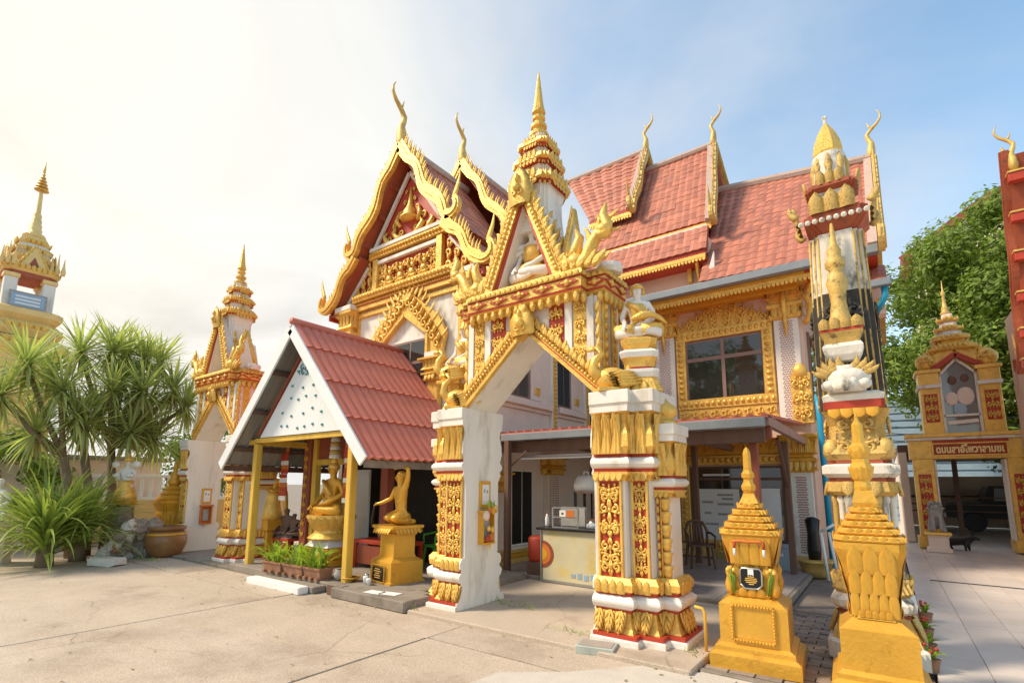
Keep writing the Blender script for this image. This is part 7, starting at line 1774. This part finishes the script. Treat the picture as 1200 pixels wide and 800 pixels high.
# ------------------------------------------------------------------ big strap-leaf clumps and garden
LF_P = [strap_leaf('leaf', LEAFP, l, .062, d, 8, 1.25) for l, d in ((1.65, 1.3), (1.6, .9), (1.75, 1.9), (1.5, .5))]
for i, (x, y, lb, n, s) in enumerate(((-14.0, 2.95, 'large clump of long arching strap leaves in the left foreground, nearer the picture edge', 300, 1.10), (-14.5, 3.6, 'upright clump of long strap leaves between the arching clump and the rock pile', 230, 1.02))):
    t = thing('strap_leaf_plant', lb, 'plant', (x, y, -.05), 0, 'strap-leaf clumps'); mb = MB(); mb.lathe([(.16, 0), (.14, .3), (.09, .55)], 9); part('stem', mb, BARK, t, True)
    rr = random.Random(40 + i)
    for k in range(n):
        el = 1.45 - 1.15 * ((k + .5) / n) ** 1.2; az = k * 2.39996
        link('leaf', LF_P[k % 4], t, (0, 0, .15 + .5 * rr.random()), (rr.uniform(-.25, .25), -(el - 1.25), az), (s * rr.uniform(.75, 1.08),) * 3)
def rock_mesh(seed, m):
    r = random.Random(seed); mb = MB(); mb.blob((0, 0, 0), 1, 1, 1, 9, 6); mb.v = [tuple(V(v) * (1 + r.uniform(-.22, .22))) for v in mb.v]; return mb.mesh('rock', m)
RM = [rock_mesh(i, STONE) for i in range(4)]; RW = rock_mesh(9, WSTONE)
RK = []
rr = random.Random(3)
WORDS = ('smooth', 'rounded', 'angular', 'flat', 'mossy', 'cracked')
for row, (n, z, y0_) in enumerate(((9, .10, 3.95), (8, .28, 4.1), (7, .46, 4.2), (5, .66, 4.3))):
    for k in range(n):
        x = -14.15 + .05 * row + rr.uniform(-.08, .08); y = y0_ + k * .125 * (1.0 if n > 6 else .95)
        s = rr.uniform(.13, .19); RK.append((x - .0 + (.30 * abs(k - n / 2) / n), y, z, s))
for i, (x, y, z, s) in enumerate(RK):
    t = link('rock', RM[i % 4] if i % 3 else RW, None, (x, y, z), (rr.uniform(0, 3), rr.uniform(0, 3), rr.uniform(0, 3)), (s * rr.uniform(.9, 1.4), s, s * .85))
    tag(t, 'one of the %s rocks heaped between the strap-leaf clump and the clay jar' % ('grey weathered' if i % 3 else 'pale whitish'), 'rock', 'grey rocks heaped in the left garden' if i % 3 else 'whitish rocks heaped in the left garden')
mb = MB(); mb.box(-.30, .30, -.16, .16, 0, .17, .03); mb.v = [(x + rr.uniform(-.03, .03), y + rr.uniform(-.03, .03), z + rr.uniform(-.015, .015)) for x, y, z in mb.v]; tag(part('stone_block', mb, WSTONE, None, loc=(-13.2, 3.78, -.05), rot=(0, 0, R(25))), 'broken white stone block on the yard before the rock pile', 'block')
t = thing('stone_rabbit', 'small orange clay figure among the rocks', 'figurine', (-13.75, 4.05, .12)); mb = MB(); mb.blob((0, 0, .06), .05, .05, .07); mb.blob((0, -.02, .15), .035, .035, .04); part('body', mb, TERRA, t, True); mb = MB(); mb.blob((.02, -.02, .19), .01, .01, .03, 6, 4); mb.blob((-.02, -.02, .19), .01, .01, .03, 6, 4); part('ears', mb, TERRA, t, True)
jr = thing('water_jar', 'big brown glazed clay jar by the left gateway', 'jar', (-13.75, 5.02, -.05)); mb = MB(); mb.lathe([(.26, 0), (.34, .08), (.42, .28), (.43, .42), (.38, .56), (.33, .61)], 22); part('jar_body', mb, CLAY, jr, True); mb = MB(); mb.lathe([(.34, .60), (.39, .63), (.40, .68), (.37, .70), (.32, .70), (.31, .62)], 22); part('rim', mb, CLAY, jr, True); mb = MB(); mb.lathe([(.405, .50), (.42, .52), (.395, .55)], 22); part('gilt_band', mb, OCHRE, jr, True)
for x, y, k, lb in ((-14.75, 5.45, 1.0, 'mosaic gold reliquary spire left of two behind the clay jar'), (-14.55, 5.80, .92, 'mosaic gold reliquary spire right of two behind the clay jar')):
    t = thing('mosaic_reliquary', lb, 'reliquary', (x, y, 0)); mb = MB(); mb.loft(redent(.28, .28, .04), [(.08, 0), (.08, .3), (.02, .5), (.0, .95), (.07, 1.15), (.07, 1.22)], True); b = part('mosaic_body', mb, OCHRE, t)
    petal_band(b, redent(.28, .28, .04), .55, .35, .10, .0, .05, PETALR, closed=True, bul=.4)
    z = 1.22
    for hw in (.28, .22, .17): mb = MB(); mb.loft(redent(hw, hw, .03), [(0, z), (.02, z + .04), (-.02, z + .12)], True); part('tier', mb, OCHRE, t); z += .12
    mb = MB(); mb.lathe([(.11, z), (.15, z + .10), (.09, z + .20), (.12, z + .27), (.06, z + .36), (.05, z + .55), (.005, z + .68)], 10); part('spire', mb, OCHRE, t, True); t.scale = (k, k, k)
t = thing('garden_deity', 'white and gold standing deity statue on the rocks by the strap-leaf tree', 'statue', (-14.75, 4.42, 1.0)); b = link('body', smooth_by_skin('body', STAND, STAND_E, PURPW), t, (0, 0, .1), (0, 0, R(35)), (1.05, 1.05, 1.0)); mb = MB(); face(mb, (0, -.01, 1.02), .075); part('face', mb, PURPW, b, True)
mb = MB(); mb.lathe([(.25, .02), (.22, .25), (.15, .52), (.16, .60)], 12); mb.lathe([(.085, 1.06), (.11, 1.07), (.07, 1.14), (.03, 1.22), (.006, 1.34)], 10); part('gold_dress', mb, GOLD, b, True)
mb = MB()
for s in (-1, 1): mb.blob((s * .24, -.05, .98), .09, .08, .09, 8, 5); mb.blob((s * .16, -.12, .72), .09, .07, .06, 8, 5)
part('white_petals', mb, WHITE, b, True); mb = MB(); mb.lathe([(.30, -1.0), (.26, -.4), (.2, 0), (.22, .1)], 10); part('rock_pedestal', mb, STONE, t)
t = thing('white_statue', 'small white plaster figure behind the big strap-leaf clump', 'statue', (-15.35, 2.35, .55)); b = link('body', seated_mesh(WHITE), t, (0, 0, .28), (0, 0, R(30)), (1.0, 1.0, 1.1)); mb = MB(); face(mb, (0, -.015, .75), .088); part('face', mb, WHITE, b, True); mb = MB(); mb.lathe([(.34, -.9), (.34, .16), (.42, .2), (.40, .28)], 14); part('pedestal', mb, PALEP, t)
fn = thing('white_fence', 'white balustrade fence on a yellow wall behind the clay jar', 'fence', (-17.2, 6.6, 0), R(62)); mb = MB(); mb.box(-2.5, 2.5, -.08, .08, 0, 1.15, .01); part('yellow_wall', mb, BUTTER, fn)
for z in (1.15, 1.80): mb = MB(); mb.box(-2.5, 2.5, -.06, .06, z, z + .09, .008); part('rail', mb, PAPER, fn)
for i in range(22): mb = MB(); mb.box(-2.4 + i * .22, -2.31 + i * .22, -.03, .03, 1.24, 1.80); part('baluster', mb, PAPER, fn)
bk = thing('white_outbuilding', 'low white wall of an outbuilding behind the strap-leaf tree', 'building', (-19.5, 4.2, 0)); mb = MB(); mb.box(-1, 1, -1.6, 2.2, 0, 2.3); part('wall', mb, PALEP, bk); mb = MB(); mb.box(-1.2, 1.2, -1.8, 2.4, 2.3, 2.42); part('roof_slab', mb, CONCD, bk)

# roofed hall added only to darken the far side of the small gate
hl = thing('added_shade_hall', 'flat roofed hall added to darken the view through the small gate', 'building', (4, 24, 0))
mb = MB(); mb.box(-3.6, 8, -3.9, 4.8, 2.72, 2.95); part('roof_slab', mb, BROWN, hl); mb = MB(); mb.box(-3.6, -3.4, -3.9, 4.8, 0, 2.72); part('side_wall', mb, PALEP, hl); mb = MB(); mb.box(7.8, 8, -3.9, 4.8, 0, 2.72); part('side_wall', mb, PALEP, hl)
for x in (-2.0, 1.4): mb = MB(); mb.box(x - .07, x + .07, -.5, -.36, 0, 2.72, .01); part('post', mb, BROWN, hl)
for i in range(3): mb = MB(); mb.box(-3.39, 7.79, 1 + i * .05, 1.03 + i * .05, .75 + .25 * i, .79 + .25 * i); part('rail', mb, BROWN, hl)
tree('leafy tree behind the camera, mirrored in the dark upper windows', (-10.5, -19, 0), (5.5, 3.5, 4.5), 9.0, 60, 130, .22, LEAFT, 21, 1.3, .35)
# ------------------------------------------------------------------ ground
def tiled(base, name, x0, x1, y0, y1, z, tx, ty, m, gap=.006, th=.03, stagger=False, limit=300, ox=0):
    protos = []
    for k in range(3):
        mb = MB(); mb.box(-tx / 2 + gap, tx / 2 - gap, -ty / 2 + gap, ty / 2 - gap, -th, 0, .004); protos.append(mb.mesh(name, m))
    cells = []
    j = 0; y = y0
    while y + ty <= y1 + 1e-4:
        i = 0; x = x0 + (tx / 2 if stagger and j % 2 else 0)
        while x + tx <= x1 + 1e-4:
            cells.append((x + tx / 2, y + ty / 2)); x += tx; i += 1
        y += ty; j += 1
    cells.sort(key=lambda c: c[0] ** 2 + c[1] ** 2)
    rest = MB()
    for k, (x, y) in enumerate(cells):
        dz_ = rnd.uniform(-.002, .002) * (3 if stagger else 1)
        if k < limit: link(name, protos[k % 3], base, (x, y, z + dz_), (rnd.uniform(-.002, .002) * (4 if stagger else 1), rnd.uniform(-.002, .002) * (4 if stagger else 1), rnd.uniform(-.008, .008) if stagger else 0))
        else: rest.box(x - tx / 2 + gap, x + tx / 2 - gap, y - ty / 2 + gap, y + ty / 2 - gap, z + dz_ - th, z + dz_)
    if rest.v: q = part(name + '_field', rest, m, base); q['kind'] = 'stuff'
mb = MB(); mb.add([(-900, -900, -.14), (900, -900, -.14), (900, 900, -.14), (-900, 900, -.14)], [(0, 1, 2, 3)]); struct('ground', mb, CONCD)
mb = MB(); mb.box(-40, -.45, -12, 14, -.135, -.09); yard = struct('yard', mb, CONCD)
# cast concrete slabs with open joints
xs = [-31, -26, -22.2, -18.2, -14.6, -11.0, -7.6, -4.3, -1.55]; ys = [-9, -5.5, -2.2, 1.0, 4.28, 5.06]
for i in range(len(xs) - 1):
    for j in range(len(ys) - 1):
        g_ = .011; mb = MB(); mb.box(xs[i] + g_, xs[i + 1] - g_, ys[j] + g_, ys[j + 1] - g_, -.09, -.05, .006); part('concrete_slab', mb, CONC, yard, loc=(0, 0, rnd.uniform(-.004, .004)))
for i in range(2):
    mb = MB(); mb.box(-1.54, -.5, -9 + i * 7.05, -9 + (i + 1) * 7.05 - .02, -.09, -.052, .006); part('concrete_slab', mb, CONCL if i else CONC, yard)
for j, (a, b) in enumerate(((-31, -24), (-24, -17.4), (-17.4, -11))): mb = MB(); mb.box(a, b - .02, 5.07, 13, -.09, -.052, .006); part('concrete_slab', mb, CONC, yard)
# pale cement repairs
def patch(poly, m=CONCL, z=-.042):
    mb = MB(); n = len(poly); mb.add([(x, y, z) for x, y in poly] + [(x, y, z - .012) for x, y in poly], [tuple(range(n)), tuple(reversed(range(n, 2 * n)))] + [((i + 1) % n, i, n + i, n + (i + 1) % n) for i in range(n)]); return part('cement_patch', mb, m, yard)
patch([(-3.1, 3.2), (-2.2, 3.5), (-1.3, 4.3), (-1.2, 5.0), (-1.9, 5.0), (-2.5, 4.3), (-3.0, 3.9)])
mb = MB(); mb.box(-14.9, -10.7, 5.07, 8.0, -.09, .0, .02); part('gate_slab', mb, CONCD, yard)
mb = MB(); mb.box(-5.29, -1.56, 4.86, 7.72, -.09, .0, .015); struct('gate_floor', mb, CONC)
ver = MB(); ver.box(-6.5, -1.30, 7.73, 12.6, -.09, .02); ver = struct('veranda_floor', ver, CONCD); tiled(ver, 'floor_tile', -6.5, -1.30, 7.80, 12.4, .05, .40, .40, GREYT, .004)
mb = MB(); mb.box(-6.5, -1.29, 7.73, 7.795, .02, .055, .006); part('floor_edging', mb, CONCD, ver); mb = MB(); mb.box(-1.295, -1.24, 7.73, 12.4, -.05, .052, .006); part('floor_edging', mb, CONCD, ver)
pv = MB(); pv.box(-1.55, .21, 5.15, 30, -.12, -.085); pv = struct('paved_path', pv, CONCD); tiled(pv, 'paver', -1.55, .22, 5.2, 8.3, -.05, .225, .115, PAVER, .006, .035, True, 300); mb = MB(); mb.box(-1.23, .21, 8.31, 14, -.085, -.06); part('rear_paving', mb, PAVER, pv)
mb = MB(); mb.box(-1.54, -.48, 5.07, 5.145, -.085, -.035, .01); part('path_kerb', mb, CONCD, pv); mb = MB(); mb.box(-.47, .6, 4.95, 5.145, -.085, -.035, .01); part('path_kerb', mb, CONCD, pv)
pz = MB(); pz.box(.23, 14, -8, 34, -.14, -.06); pz = struct('tiled_plaza', pz, CONCD); tiled(pz, 'plaza_tile', .23, 12, -1, 33, -.03, .40, .40, PLAZA, .003, .03, False, 300)
for i, y in enumerate((12.2, 12.23)): 
    mb = MB(); mb.tube([(.5, y, -.02), (2.5, y - .12, -.02), (5, y + .05, -.02)], .008, 5)
    if i == 0: tag(part('floor_cable', mb, BLACK, None), 'thin dark cable lying across the tiled plaza', 'cable')
# weeds in the cracks
mb = MB(); rw = random.Random(8)
for cx_, cy_, n, sp in ((-4.45, 5.95, 60, .28), (-3.0, 5.3, 25, .15), (-1.5, 5.45, 30, .2), (-11.6, 5.3, 40, .5), (-13.6, 4.6, 60, .35), (-.75, 6.3, 20, .4), (-5.2, 4.9, 18, .2)):
    for k in range(n):
        x, y = cx_ + rw.gauss(0, sp), cy_ + rw.gauss(0, sp * .35); a = rw.uniform(0, 6.28); h = rw.uniform(.03, .09); z = .0 if y > 4.9 and x > -5.3 and x < -1.56 else -.045
        mb.add([(x - .008 * cos(a), y - .008 * sin(a), z), (x + .008 * cos(a), y + .008 * sin(a), z), (x + .05 * sin(a), y + .05 * cos(a), z + h)], [(0, 1, 2)])
o = part('weeds', mb, LEAFP, None); tag(o, 'sparse green weeds growing in the paving cracks', 'weeds'); o['kind'] = 'stuff'

mb = MB()
for k in range(170):
    x, y = rw.uniform(-15, 0.2), rw.uniform(1.2, 5.1)
    if k % 3: y = 5.0 - abs(rw.gauss(0, .35))
    a = rw.uniform(0, 6.28); s_ = rw.uniform(.012, .032); z = -.040
    mb.add([(x - s_ * cos(a), y - s_ * sin(a), z), (x + .45 * s_ * sin(a), y - .45 * s_ * cos(a), z + .008), (x + s_ * cos(a), y + s_ * sin(a), z + .003), (x - .45 * s_ * sin(a), y + .45 * s_ * cos(a), z + .010)], [(0, 1, 2, 3)])
o = part('leaf_litter', mb, LEAFB, None); tag(o, 'dry fallen leaves and grit scattered over the yard', 'leaves'); o['kind'] = 'stuff'
